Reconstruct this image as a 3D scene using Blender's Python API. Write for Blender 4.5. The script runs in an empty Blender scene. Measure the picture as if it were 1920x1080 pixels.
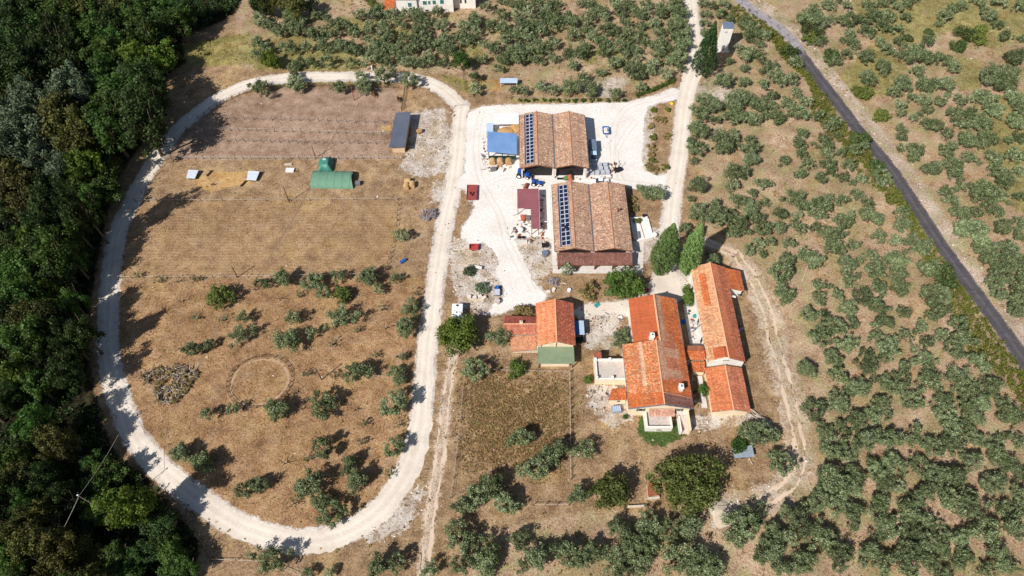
import bpy, math, random
import numpy as np
from mathutils import Vector
R = math.radians
# ---------------------------------------------------------------- camera, sky, sun, exposure
scn = bpy.context.scene
CAM_H, PITCH, LENS = 150.0, R(56), 24.0
cd = bpy.data.cameras.new('camera'); cam = bpy.data.objects.new('camera', cd)
scn.collection.objects.link(cam)
cam.location = (0, 0, CAM_H); cam.rotation_euler = (R(90) - PITCH, 0, 0)
cd.lens = LENS; cd.sensor_width = 36; cd.clip_start = 1; cd.clip_end = 3000
scn.camera = cam
SUN_AZ, SUN_EL = R(44), R(43)          # direction the shadows run (from +Y towards +X), sun height
w = bpy.data.worlds.new('World'); scn.world = w; w.use_nodes = True
sk = w.node_tree.nodes.new('ShaderNodeTexSky'); sk.sky_type = 'NISHITA'; sk.sun_disc = False
sk.sun_elevation = SUN_EL; sk.sun_rotation = SUN_AZ + math.pi
bg = w.node_tree.nodes['Background']; bg.inputs['Strength'].default_value = 0.058
w.node_tree.links.new(sk.outputs[0], bg.inputs[0])
sd = bpy.data.lights.new('sun', 'SUN'); sd.energy = 4.3; sd.angle = R(0.53); sd.color = (1.0, 0.965, 0.91)
sun = bpy.data.objects.new('sun', sd); scn.collection.objects.link(sun)
sun.location = (-60, -60, 120)
sun.rotation_euler = Vector((math.sin(SUN_AZ)*math.cos(SUN_EL), math.cos(SUN_AZ)*math.cos(SUN_EL), -math.sin(SUN_EL))).to_track_quat('-Z', 'Y').to_euler()
vs = scn.view_settings
vs.view_transform = 'Standard'; vs.look = 'None'; vs.gamma = 1; vs.exposure = 0.3; vs.use_curve_mapping = False
# ---------------------------------------------------------------- helpers
C = scn.collection
rnd = random.Random(7)
nr = np.random.default_rng(11)
FPX = 1280.0
def at(x, y, z=0.0):
    """survey helper: plan position of a photo point that lies at height z"""
    u, v = (x-960)/FPX, -(y-540)/FPX
    d = (u, math.cos(PITCH)+v*math.sin(PITCH), -math.sin(PITCH)+v*math.cos(PITCH))
    t = (z-CAM_H)/d[2]
    return (d[0]*t, d[1]*t)
def ppm(y):
    """photo pixels per metre across, at photo row y on the ground"""
    v = -(y-540)/FPX
    t = CAM_H/(math.sin(PITCH)-v*math.cos(PITCH))
    return FPX/t
def lin(c):
    return tuple(((v/255)/12.92 if v/255 <= .04045 else ((v/255+.055)/1.055)**2.4) for v in c)
def rgba(c): return (*lin(c), 1.0)
def tag(o, label=None, cat=None, group=None, kind=None):
    if label: o['label'] = label
    if cat: o['category'] = cat
    if group: o['group'] = group
    if kind: o['kind'] = kind
    return o
def empty(name, loc, rz=0, label=None, cat=None, group=None):
    o = bpy.data.objects.new(name, None); C.objects.link(o)
    o.location = (loc[0], loc[1], loc[2] if len(loc) > 2 else 0); o.rotation_euler = (0, 0, rz)
    o.empty_display_size = .3
    return tag(o, label, cat, group)
def obj(name, me, parent=None, loc=None, rot=None, scale=None):
    o = bpy.data.objects.new(name, me); C.objects.link(o)
    if parent is not None: o.parent = parent
    if loc is not None: o.location = loc
    if rot is not None: o.rotation_euler = rot
    if scale is not None: o.scale = scale
    return o
def np_mesh(name, verts, faces, mat=None, nper=4):
    """fast mesh from arrays, faces all with nper corners"""
    me = bpy.data.meshes.new(name)
    nf = len(faces)
    me.vertices.add(len(verts)); me.vertices.foreach_set('co', np.asarray(verts, np.float32).ravel())
    me.loops.add(nf*nper); me.loops.foreach_set('vertex_index', np.asarray(faces, np.int32).ravel())
    me.polygons.add(nf); me.polygons.foreach_set('loop_start', np.arange(0, nf*nper, nper, dtype=np.int32))
    me.update(calc_edges=True)
    if mat: me.materials.append(mat)
    return me
class MB:
    """collects shapes, then links them as ONE mesh object"""
    def __init__(s): s.v = []; s.f = []; s.m = []; s.k = 0
    def face(s, pts, mi=None):
        b = len(s.v); s.v += [tuple(p) for p in pts]; s.f.append(tuple(range(b, b+len(pts)))); s.m.append(s.k if mi is None else mi)
    def poly(s, verts, faces):
        b = len(s.v); s.v += [tuple(p) for p in verts]
        for f in faces: s.f.append(tuple(b+i for i in f)); s.m.append(s.k)
        return s
    def box(s, x0, x1, y0, y1, z0, z1):
        return s.poly([(x0,y0,z0),(x1,y0,z0),(x1,y1,z0),(x0,y1,z0),(x0,y0,z1),(x1,y0,z1),(x1,y1,z1),(x0,y1,z1)],
               [(3,2,1,0),(4,5,6,7),(0,1,5,4),(1,2,6,5),(2,3,7,6),(3,0,4,7)])
    def hexa(s, a, b):
        """a, b: two quads (4 points each), bottom and top"""
        return s.poly(list(a)+list(b), [(3,2,1,0),(4,5,6,7),(0,1,5,4),(1,2,6,5),(2,3,7,6),(3,0,4,7)])
    def slab(s, p0, p1, p2, p3, t):
        top = [Vector(p) for p in (p0,p1,p2,p3)]
        n = (top[1]-top[0]).cross(top[3]-top[0]).normalized()
        if n.z < 0: n = -n
        return s.hexa([tuple(p-n*t) for p in top], [tuple(p) for p in top])
    def prism(s, poly, z0, z1):
        n = len(poly)
        return s.poly([(x,y,z0) for x,y in poly]+[(x,y,z1) for x,y in poly],
            [tuple(range(n-1,-1,-1)), tuple(range(n,2*n))]+[(i,(i+1)%n,n+(i+1)%n,n+i) for i in range(n)])
    def tube(s, pts, rads, n=6):
        pts = [Vector(p) for p in pts]
        if not isinstance(rads, (list, tuple)): rads = [rads]*len(pts)
        b = len(s.v)
        for i, p in enumerate(pts):
            d = (pts[min(i+1,len(pts)-1)]-pts[max(i-1,0)]).normalized()
            a = d.cross(Vector((0,0,1)) if abs(d.z) < .9 else Vector((1,0,0))).normalized(); c = d.cross(a)
            for k in range(n):
                t = 2*math.pi*k/n; q = p+(a*math.cos(t)+c*math.sin(t))*rads[i]; s.v.append(tuple(q))
        for i in range(len(pts)-1):
            for k in range(n):
                s.f.append((b+i*n+k, b+i*n+(k+1)%n, b+(i+1)*n+(k+1)%n, b+(i+1)*n+k)); s.m.append(s.k)
        s.f.append(tuple(b+k for k in range(n-1,-1,-1))); s.m.append(s.k)
        s.f.append(tuple(b+(len(pts)-1)*n+k for k in range(n))); s.m.append(s.k)
        return s
    def cyl(s, p0, p1, r, n=16): return s.tube([p0, p1], r, n)
    def mesh(s, name, mats, off=(0,0,0), smooth=False):
        me = bpy.data.meshes.new(name)
        me.from_pydata([(x-off[0], y-off[1], z-off[2]) for x,y,z in s.v], [], s.f)
        for m in (mats if isinstance(mats, (list, tuple)) else [mats]): me.materials.append(m)
        me.polygons.foreach_set('material_index', s.m)
        if smooth: me.polygons.foreach_set('use_smooth', [True]*len(s.f))
        me.update(); return me
    def build(s, name, mats, parent=None, world=True, smooth=False):
        """world=True: shapes were given in world coordinates; they are put under parent's (unrotated) root"""
        off = (0,0,0)
        if parent is not None and world:
            p = parent
            while p.parent is not None: p = p.parent
            off = tuple(p.location)
        return obj(name, s.mesh(name, mats, off, smooth), parent)
def copy_tree(o, parent=None):
    c = o.copy(); C.objects.link(c)
    if parent is not None: c.parent = parent
    for ch in list(o.children): copy_tree(ch, c)
    return c
# ---------------------------------------------------------------- materials
def new_mat(name):
    m = bpy.data.materials.new(name); m.use_nodes = True
    nt = m.node_tree; return m, nt, nt.nodes, nt.links, nt.nodes['Principled BSDF']
def noise(nt, vec, scale, detail=4, rough=.6):
    n = nt.nodes.new('ShaderNodeTexNoise'); n.inputs['Scale'].default_value = scale
    n.inputs['Detail'].default_value = detail; n.inputs['Roughness'].default_value = rough
    nt.links.new(vec, n.inputs['Vector']); return n.outputs['Fac']
def ramp(nt, fac, stops):
    r = nt.nodes.new('ShaderNodeValToRGB'); e = r.color_ramp.elements
    while len(e) < len(stops): e.new(.5)
    for i, (p, c) in enumerate(stops): e[i].position = p; e[i].color = c if len(c) == 4 else rgba(c)
    nt.links.new(fac, r.inputs[0]); return r.outputs[0]
def mathn(nt, op, a, b=None, c=None, clamp=False):
    n = nt.nodes.new('ShaderNodeMath'); n.operation = op; n.use_clamp = clamp
    for i, v in enumerate((a, b, c)):
        if v is None: continue
        if isinstance(v, (int, float)): n.inputs[i].default_value = v
        else: nt.links.new(v, n.inputs[i])
    return n.outputs[0]
def mixc(nt, fac, a, b, blend='MIX'):
    n = nt.nodes.new('ShaderNodeMix'); n.data_type = 'RGBA'; n.blend_type = blend
    for s, v in ((n.inputs[0], fac), (n.inputs[6], a), (n.inputs[7], b)):
        if isinstance(v, (int, float)): s.default_value = v
        elif isinstance(v, tuple): s.default_value = v
        else: nt.links.new(v, s)
    return n.outputs[2]
def pos(nt, kind='Object'):
    n = nt.nodes.new('ShaderNodeTexCoord'); return n.outputs[kind]
def attr(nt, name, out='Fac'):
    n = nt.nodes.new('ShaderNodeAttribute'); n.attribute_name = name; return n.outputs[out]
def bump(nt, h, bsdf, strength=.5, dist=.1):
    b = nt.nodes.new('ShaderNodeBump'); b.inputs['Strength'].default_value = strength; b.inputs['Distance'].default_value = dist
    nt.links.new(h, b.inputs['Height']); nt.links.new(b.outputs[0], bsdf.inputs['Normal'])
def pmat(name, c1, c2, scale=1.2, rough=.85, spec=.2, metal=0, fine=9., bstr=.25, c3=None):
    """weathered paint / plaster / wood / metal: two tones in broad noise with a fine grain"""
    m, nt, N, L, b = new_mat(name)
    p = pos(nt); n1 = noise(nt, p, scale, 5, .65); n2 = noise(nt, p, fine, 3, .6)
    f = mathn(nt, 'ADD', mathn(nt, 'MULTIPLY', n1, .7), mathn(nt, 'MULTIPLY', n2, .3))
    st = [(.36, c1), (.62, c2)]
    if c3: st = [(.32, c1), (.52, c2), (.68, c3)]
    L.new(ramp(nt, f, st), b.inputs['Base Color'])
    b.inputs['Roughness'].default_value = rough; b.inputs['Metallic'].default_value = metal
    b.inputs['Specular IOR Level'].default_value = spec
    bump(nt, n2, b, bstr, .03)
    return m
def leaf_mat(name, dark, mid, light, trans=.22, hue=.03, rough=.55):
    hue *= .7
    m, nt, N, L, b = new_mat(name)
    t = attr(nt, 'tint'); oi = N.new('ShaderNodeObjectInfo')
    t2 = mathn(nt, 'ADD', mathn(nt, 'MULTIPLY', t, .8), mathn(nt, 'MULTIPLY', oi.outputs['Random'], .2))
    col = ramp(nt, t2, [(.12, dark), (.5, mid), (.92, light)])
    h = N.new('ShaderNodeHueSaturation')
    L.new(mathn(nt, 'ADD', .5-hue/2, mathn(nt, 'MULTIPLY', oi.outputs['Random'], hue)), h.inputs['Hue'])
    rr = mathn(nt, 'FRACT', mathn(nt, 'MULTIPLY', oi.outputs['Random'], 7.31))
    L.new(mathn(nt, 'ADD', .82, mathn(nt, 'MULTIPLY', rr, .36)), h.inputs['Value'])
    L.new(col, h.inputs['Color'])
    L.new(h.outputs[0], b.inputs['Base Color']); b.inputs['Roughness'].default_value = rough
    b.inputs['Specular IOR Level'].default_value = .25
    tr = N.new('ShaderNodeBsdfTranslucent'); L.new(h.outputs[0], tr.inputs[0])
    mx = N.new('ShaderNodeMixShader'); mx.inputs[0].default_value = trans
    L.new(b.outputs[0], mx.inputs[1]); L.new(tr.outputs[0], mx.inputs[2])
    L.new(mx.outputs[0], N['Material Output'].inputs[0])
    return m
def tile_mat(name, rough=.85):
    m, nt, N, L, b = new_mat(name)
    c = attr(nt, 'tile', 'Color'); p = pos(nt)
    n1 = noise(nt, p, .8, 5, .7)
    col = mixc(nt, mathn(nt, 'MULTIPLY', ramp_f(nt, n1, .55, .75), .35), c, rgba((150,120,100)))
    L.new(col, b.inputs['Base Color']); b.inputs['Roughness'].default_value = rough
    b.inputs['Specular IOR Level'].default_value = .15
    return m
def ramp_f(nt, v, lo, hi):
    n = nt.nodes.new('ShaderNodeMapRange'); n.interpolation_type = 'SMOOTHSTEP'
    n.inputs[1].default_value = lo; n.inputs[2].default_value = hi
    nt.links.new(v, n.inputs[0]); return n.outputs[0]
M = {}
M['cream'] = pmat('cream_plaster', (222,200,168), (236,220,192), .7)
M['white'] = pmat('white_plaster', (222,216,206), (240,236,228), .6)
M['pinkwall'] = pmat('pale_pink_plaster', (214,200,194), (228,216,210), .5)
M['stone'] = pmat('rubble_stone_wall', (176,158,136), (222,208,188), 2.2, c3=(150,132,112), bstr=.6)
M['concrete'] = pmat('concrete', (196,188,180), (222,214,206), .8)
M['concrete_old'] = pmat('weathered_concrete', (168,154,144), (206,194,184), 1.1, c3=(142,128,120))
M['gutter'] = pmat('grey_gutter_metal', (120,122,130), (150,152,160), 2, .5, .4, .5)
M['ridge'] = pmat('ridge_tile_mortar', (214,150,110), (232,186,150), 2.5)
M['ridge_br'] = pmat('brown_ridge_tile', (176,120,92), (205,155,122), 2.5)
M['deck'] = pmat('roof_deck', (120,78,58), (140,95,70), 1)
M['beam'] = pmat('brown_timber', (92,58,42), (122,82,60), 2, .8)
M['oldwood'] = pmat('bleached_timber', (176,160,142), (206,192,176), 3, .9)
M['darkwood'] = pmat('dark_timber', (74,58,46), (104,84,68), 3, .9)
M['blue_sheet'] = pmat('blue_metal_sheet', (100,134,182), (122,154,198), .25, .45, .4)
M['white_sheet'] = pmat('white_metal_sheet', (224,222,226), (240,238,240), .3, .5, .4)
M['pale_blue_sheet'] = pmat('pale_blue_sheet', (168,186,210), (192,206,226), .4, .5, .4)
M['grey_sheet'] = pmat('slate_grey_metal_sheet', (84,90,104), (98,104,118), .25, .5, .35)
M['maroon_sheet'] = pmat('maroon_metal_sheet', (138,84,90), (150,95,100), .3, .5, .3)
M['green_sheet'] = pmat('sage_green_roofing', (120,134,106), (132,146,118), .5, .8)
M['darkgreen'] = pmat('dark_green_panel', (14,46,40), (24,60,52), .6, .6)
M['blue_roof'] = pmat('bright_blue_sheet', (44,112,186), (60,132,204), .5, .4, .4)
M['green_net'] = pmat('green_shade_net', (92,130,108), (112,150,126), 1.4, .9, c3=(80,114,96))
M['teal_tarp'] = pmat('teal_tarpaulin', (44,104,92), (72,140,122), .9, .5, .4)
M['glass'] = pmat('dark_window_glass', (30,38,44), (48,60,66), 1, .12, .6, bstr=0)
M['shutter'] = pmat('grey_green_shutter', (84,98,84), (102,116,100), 2)
M['teal_shutter'] = pmat('teal_shutter', (56,104,106), (72,122,122), 2)
M['rubber'] = pmat('black_rubber', (26,26,28), (40,40,42), 3, .9)
M['tblue'] = pmat('blue_machine_paint', (22,66,140), (38,92,176), 1.5, .4, .5)
M['tred'] = pmat('faded_red_paint', (142,66,62), (160,82,76), 1.2, .6, .3)
M['red'] = pmat('red_paint', (168,58,54), (184,76,70), 1.2, .5, .4)
M['twhite'] = pmat('white_vehicle_paint', (232,234,238), (244,246,248), .5, .3, .5, bstr=.05)
M['tgrey'] = pmat('grey_machine_metal', (98,98,100), (128,126,126), 2, .6, .4)
M['lightblue'] = pmat('pale_blue_paint', (172,206,226), (192,222,238), 1, .4, .5, bstr=.05)
M['orange'] = pmat('orange_machine_paint', (180,90,66), (204,122,94), 1.5, .5, .4)
M['green_paint'] = pmat('green_machine_paint', (86,122,60), (112,150,84), 1.5, .5, .4)
M['black'] = pmat('black_metal', (28,26,28), (52,48,50), 2, .6)
M['block'] = pmat('grey_concrete_block', (176,178,188), (200,202,210), 2.2)
M['hay'] = pmat('golden_hay', (150,114,70), (186,150,100), 3.5, .95, c3=(126,94,56), bstr=.8)
M['bale'] = pmat('straw_bale', (180,144,98), (202,168,122), 3, .95, bstr=.8)
M['sand'] = pmat('pale_sand', (178,164,146), (200,186,168), 1.6, .95, bstr=.6)
M['bark'] = pmat('grey_bark', (92,78,62), (122,104,84), 2.5, .95, bstr=.7)
M['deadwood'] = pmat('bleached_dead_wood', (150,138,124), (196,184,170), 2.5, .95)
M['shed_sheet'] = pmat('dull_galvanised_sheet', (128,138,148), (160,168,176), .9, .5, .3)
M['kennel'] = pmat('pale_corrugated_sheet', (200,206,218), (222,228,238), 1, .5, .4)
M['post'] = pmat('weathered_post', (96,78,64), (138,118,100), 3, .9)
M['rail'] = pmat('pale_fence_rail', (176,160,144), (204,188,172), 3, .9)
M['rust'] = pmat('rusty_steel', (130,70,46), (160,92,62), 3, .8)
M['horse_dark'] = pmat('dark_bay_coat', (52,32,24), (72,46,34), 2, .6)
M['horse_pinto'] = pmat('brown_and_white_coat', (58,34,24), (64,40,30), .9, .6, c3=(226,214,202), fine=2)
M['horse_bay'] = pmat('bay_coat', (116,62,36), (136,78,46), 2, .6)
M['bluegrey'] = pmat('blue_grey_lid', (96,110,132), (116,130,150), 1, .5, .4)
M['yellow'] = pmat('yellow_plastic', (226,186,40), (240,204,70), 1, .5)
M['teal'] = pmat('teal_plastic', (46,132,130), (64,156,150), 1, .5)
M['blueplastic'] = pmat('blue_plastic', (34,84,160), (50,106,184), 1, .4)
M['stone_pale'] = pmat('pale_loose_stone', (196,180,164), (230,218,206), 4, .95, c3=(170,150,132))
M['tiles'] = tile_mat('clay_tiles')
M['lilac'] = pmat('lilac_cloth', (150,140,196), (176,166,214), 2)
M['olive'] = leaf_mat('olive_leaves', (66,78,48), (118,131,88), (190,198,156), .32, .025)
M['wood_dark'] = leaf_mat('wood_leaves_dark', (38,52,24), (60,78,38), (92,110,58), .34, .07)
M['wood_mid'] = leaf_mat('wood_leaves_green', (46,66,26), (72,98,40), (106,132,64), .36, .07)
M['wood_yellow'] = leaf_mat('wood_leaves_yellow_green', (66,86,28), (98,118,42), (136,150,64), .36, .06)
M['wood_brown'] = leaf_mat('wood_leaves_olive_brown', (58,60,26), (86,86,40), (120,116,64), .22, .05)
M['wood_grey'] = leaf_mat('wood_leaves_silver', (62,74,54), (92,106,78), (130,142,112), .22, .04)
M['cypress'] = leaf_mat('cypress_leaves', (82,106,54), (110,136,74), (140,162,100), .2, .02)
M['cypress_dk'] = leaf_mat('dark_cypress_leaves', (34,56,26), (54,80,40), (78,106,58), .12, .02)
M['shrub_dark'] = leaf_mat('dark_shrub_leaves', (50,64,34), (76,92,48), (108,120,70), .2, .05)
M['shrub_light'] = leaf_mat('light_shrub_leaves', (76,90,36), (106,118,54), (140,146,80), .22, .05)
M['fig'] = leaf_mat('fig_leaves', (60,74,26), (90,104,40), (128,140,66), .28, .03)
M['bushgreen'] = leaf_mat('bright_green_leaves', (60,84,32), (90,116,50), (126,148,76), .25, .04)
M['walnut'] = leaf_mat('walnut_leaves', (66,76,34), (98,108,54), (138,144,86), .3, .03)
M['scrub'] = leaf_mat('scrub_leaves', (72,84,32), (108,114,48), (144,142,72), .25, .06)
M['magenta'] = leaf_mat('magenta_flowers', (120,20,70), (180,40,110), (210,90,150), .2, .02)
M['lavender'] = leaf_mat('greyish_lilac_twigs', (140,128,128), (168,156,160), (196,186,190), .1, .02)
M['straw'] = leaf_mat('dry_grass', (178,144,100), (206,172,126), (226,198,154), .4, .0, .9)
M['weed'] = leaf_mat('green_brown_weeds', (128,118,72), (160,144,92), (190,170,120), .4, .0, .9)
M['tallweed'] = leaf_mat('matted_brown_weeds', (124,102,66), (158,130,88), (192,164,118), .4, .0, .9)
M['brush'] = pmat('dead_brush_wood', (96,86,72), (150,138,122), 2.5, .95, c3=(120,108,92))
M['lawn'] = leaf_mat('lawn_grass', (60,84,36), (82,106,50), (112,130,72), .2, .0, .9)
# ---------------------------------------------------------------- plan of the ground (surveyed outlines)
def W(pts, z=0): return [at(x, y, z) for x, y in pts]
TRACK = [(866,198),(863,225),(860,255),(857,290),(850,345),(838,400),(830,440),(822,490),(815,540),(809,590),(801,650),(797,700),(793,750),(787,800),(776,850),(755,900),(718,950),(670,988),(620,1008),(560,1016),(500,1004),(440,981),(390,948),(340,912),(290,867),(252,818),(227,760),(209,700),(201,640),(203,580),(207,530),(211,490),(219,440),(236,400),(258,355),(290,300),(330,245),(370,211),(412,182),(460,160),(510,149),(570,144),(640,144),(710,143),(770,146),(812,158),(842,177),(860,197)]
TRACK_W = [4.6,4.4,4.2,4.0,4.2,3.8,3.8,4.0,4.2,4.4,4.4,4.6,4.6,4.8,5.2,5.4,5.2,5.0,5.0,4.8,4.8,4.8,4.6,4.4,4.6,4.4,4.2,4.2,4.0,4.0,4.0,3.8,3.8,3.8,4.0,4.4,4.4,4.2,4.0,3.8,3.6,3.6,3.6,3.6,4.0,4.4,4.6,4.6]
DRIVE = [(1287,-60),(1292,-20),(1298,20),(1303,60),(1306,95),(1300,130),(1290,165),(1282,205),(1278,250),(1272,300),(1264,345),(1259,390),(1255,430),(1250,470),(1246,500),(1242,530),(1228,556)]
DRIVE_W = [4.2,4.0,3.8,3.6,4.2,6.,5.4,4.4,4.2,4.6,5.,4.,3.8,3.6,3.6,4.4,5.]
ROAD = [(1300,-60),(1375,-10),(1410,18),(1450,44),(1485,76),(1511,115),(1545,160),(1580,205),(1618,255),(1655,297),(1690,346),(1722,395),(1753,443),(1786,490),(1817,533),(1852,580),(1890,632),(1928,688),(1975,755),(2040,845)]
YARD = [(876,212),(905,200),(960,197),(1080,195),(1180,192),(1235,177),(1262,165),(1280,170),(1272,186),(1240,191),(1214,200),(1207,225),(1207,260),(1203,300),(1208,320),(1230,330),(1250,326),(1275,300),(1268,350),(1240,351),(1195,354),(1172,349),(1150,350),(1060,350),(1040,352),(1041,400),(1043,440),(1030,446),(1010,442),(985,446),(970,440),(964,450),(972,470),(984,498),(998,525),(1028,556),(1012,570),(975,573),(938,588),(908,590),(925,572),(948,556),(942,530),(930,510),(936,490),(922,468),(905,455),(886,460),(866,446),(868,425),(882,408),(890,388),(878,372),(872,352),(858,352),(858,340),(873,325),(874,290),(876,250)]
YARD_PATH = [(1078,581),(1110,571),(1150,568),(1182,562),(1212,550),(1226,520),(1250,508),(1268,510),(1274,530),(1276,556),(1262,580),(1180,592),(1150,586),(1112,592),(1084,597)]
FOREST = [(-700,-500),(470,-60),(452,20),(415,45),(345,75),(356,118),(318,142),(322,190),(298,245),(268,275),(228,335),(204,420),(190,500),(178,560),(172,650),(185,720),(205,800),(232,855),(290,890),(345,960),(385,1010),(375,1090),(400,1300),(-900,1300)]
NPAD = [(392,212),(440,184),(520,168),(600,163),(742,166),(752,200),(735,235),(728,285),(755,298),(600,300),(310,300),(345,250)]
MIDF = [(258,380),(480,378),(745,376),(742,440),(724,518),(480,521),(228,524),(240,450)]
FIELD = [(222,530),(480,524),(720,520),(800,520),(806,560),(795,650),(788,740),(780,800),(760,860),(715,935),(640,985),(560,1000),(460,975),(380,925),(300,860),(255,800),(235,740),(222,670),(215,600)]
TOPGREEN = [[(440,90),(560,60),(700,120),(660,135),(480,130)],[(590,95),(680,90),(660,128),(600,125)],[(800,80),(900,85),(915,115),(860,110)],[(985,95),(1010,100),(1005,120),(985,120)],[(1095,90),(1125,95),(1118,122),(1095,120)],[(700,55),(790,50),(780,70),(700,75)],[(1140,98),(1168,98),(1165,118),(1142,118)],[(640,30),(720,40),(690,62),(620,55)],[(330,85),(470,60),(480,120),(350,125)],[(500,148),(600,147),(740,150),(740,160),(600,158),(480,165)],[(820,140),(880,150),(890,175),(860,170)],[(960,185),(1180,188),(1180,193),(960,192)],[(1640,80),(1700,120),(1690,170),(1600,190),(1560,150)],[(1790,110),(1840,110),(1840,165),(1800,170)],[(1580,-40),(1960,-40),(1960,60),(1860,90),(1780,60),(1700,90),(1620,60)],[(1850,180),(1960,170),(1960,420),(1880,380),(1840,280)]]
RUBBLE = [[(770,215),(830,205),(840,260),(835,320),(790,330),(755,315),(775,270)],[(815,345),(845,340),(835,380),(812,375)],[(855,450),(905,462),(925,470),(950,545),(905,585),(870,570),(850,520),(848,480)],[(1090,590),(1150,585),(1165,625),(1140,650),(1105,650),(1095,620)],[(1110,725),(1170,730),(1180,780),(1150,800),(1110,760)],[(1290,800),(1400,790),(1440,800),(1430,790),(1380,775),(1300,790)],[(1340,985),(1400,930),(1450,925),(1500,900),(1510,850),(1490,840),(1470,900),(1380,930)],[(1210,195),(1225,195),(1210,330),(1196,300)],[(1310,160),(1360,140),(1360,190),(1320,190)],[(1200,440),(1225,430),(1240,470),(1200,490)],[(1245,500),(1300,500),(1290,560),(1262,555)],[(700,975),(760,945),(790,920),(760,985),(690,1010)],[(955,445),(1040,445),(1040,500),(1000,530)],[(1140,180),(1180,150),(1100,145),(1090,170)]]
TALLW = [(876,712),(930,704),(1000,716),(1058,722),(1062,790),(1046,850),(1010,890),(960,862),(905,880),(866,850),(874,780)]
LAWN = [(1194,795),(1207,780),(1212,812),(1258,812),(1262,790),(1274,790),(1282,815),(1262,828),(1240,838),(1212,830),(1198,815)]
STRAW = [[(365,335),(400,322),(470,322),(470,345),(430,350),(395,360),(360,345)],[(715,236),(735,236),(735,245),(715,245)],[(1120,790),(1145,775),(1165,800),(1150,815)],[(900,148),(940,150),(945,170),(905,172)],[(600,340),(640,330),(640,345)]]
LOWGREY = [(330,20),(480,10),(480,130),(330,130)]
RUT_A = [(852,640),(846,690),(838,740),(831,800),(824,860),(814,920),(806,970),(800,1020),(794,1085)]
RUT_B = [(1375,470),(1395,498),(1420,540),(1440,590),(1455,650),(1470,705),(1484,760),(1494,810),(1499,850),(1492,890),(1468,920),(1425,942),(1385,955)]
RUT_C = [(1320,452),(1345,462),(1380,478)]
# ground grid
GX = np.concatenate([np.array([-900,-600,-400,-320]), np.arange(-262, 262.1, .92), np.array([320,400,600,900])])
GY = np.concatenate([np.array([-500,-250,-100,-30]), np.arange(12, 262.1, .92), np.array([330,450,700,1100])])
XX, YY = np.meshgrid(GX, GY); P = np.stack([XX.ravel(), YY.ravel()], 1)
def seg_dist(P, a, b):
    a = np.array(a); b = np.array(b); d = b-a; L = max(d@d, 1e-9)
    t = np.clip(((P-a)@d)/L, 0, 1); return np.linalg.norm(P-a-t[:,None]*d, axis=1)
def line_dist(P, pts):
    r = np.full(len(P), 1e9)
    for a, b in zip(pts[:-1], pts[1:]): r = np.minimum(r, seg_dist(P, a, b))
    return r
def inside(P, poly):
    r = np.zeros(len(P), bool); n = len(poly)
    for i in range(n):
        (x0, y0), (x1, y1) = poly[i], poly[(i+1) % n]
        if y0 == y1: continue
        c = ((y0 > P[:,1]) != (y1 > P[:,1])) & (P[:,0] < (x1-x0)*(P[:,1]-y0)/(y1-y0)+x0); r ^= c
    return r
def sdf(P, poly):
    d = line_dist(P, list(poly)+[poly[0]]); return np.where(inside(P, poly), d, -d)
def msk(polys, soft, grow=0.):
    r = np.full(len(P), -1e9)
    for p in polys: r = np.maximum(r, sdf(P, W(p)))
    return np.clip(.5+(r+grow)/(2*soft), 0, 1)
def lmsk(pts, half, soft):
    return np.clip(.5+(half-line_dist(P, W(pts)))/(2*soft), 0, 1)
ZONES = {}
ZONES['gravel'] = np.maximum.reduce([msk([YARD, YARD_PATH], 1.6, .5), lmsk(TRACK, 2.7, 1.3), lmsk(DRIVE, 2.8, 1.4)])
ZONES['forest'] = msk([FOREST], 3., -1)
ZONES['paddock'] = msk([NPAD], 1.5)
ZONES['midfield'] = msk([MIDF], 1.2)
ZONES['field'] = msk([FIELD], 2.)
ZONES['green'] = msk(TOPGREEN, 2.)
ZONES['rubble'] = msk(RUBBLE, 2.2, .8)
ZONES['tall'] = msk([TALLW], 5., 0.)
ZONES['lawn'] = msk([LAWN], 1.6)
ZONES['straw'] = msk(STRAW, 1.6)
ZONES['roadside'] = lmsk([(x+16, y-8) for x, y in ROAD], 3.4, 1.6)
ZONES['rut'] = np.maximum.reduce([lmsk(RUT_A, 1.5, 1.2), lmsk(RUT_B, 3.2, 2.2), lmsk(RUT_C, 1.5, 1.5), lmsk([(1494,890),(1470,920),(1420,945),(1370,952)], 3., 2.)])
def grove_side():
    # pale stony soil of the groves on the right and at the top
    r = np.maximum(sdf(P, W([(1310,-300),(3200,-300),(3200,1400),(1000,1400),(830,1010),(1100,960),(1330,960),(1500,900),(1500,800),(1440,600),(1400,480),(1320,430),(1300,200)])),
                   sdf(P, W([(440,-300),(1300,-300),(1300,130),(1200,170),(900,175),(860,140),(440,125)])))
    return np.clip(.5+r/6, 0, 1)
ZONES['grove'] = grove_side()
nx, ny = len(GX), len(GY)
idx = np.arange(nx*ny).reshape(ny, nx)
quads = np.stack([idx[:-1,:-1], idx[:-1,1:], idx[1:,1:], idx[1:,:-1]], -1).reshape(-1, 4)
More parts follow.
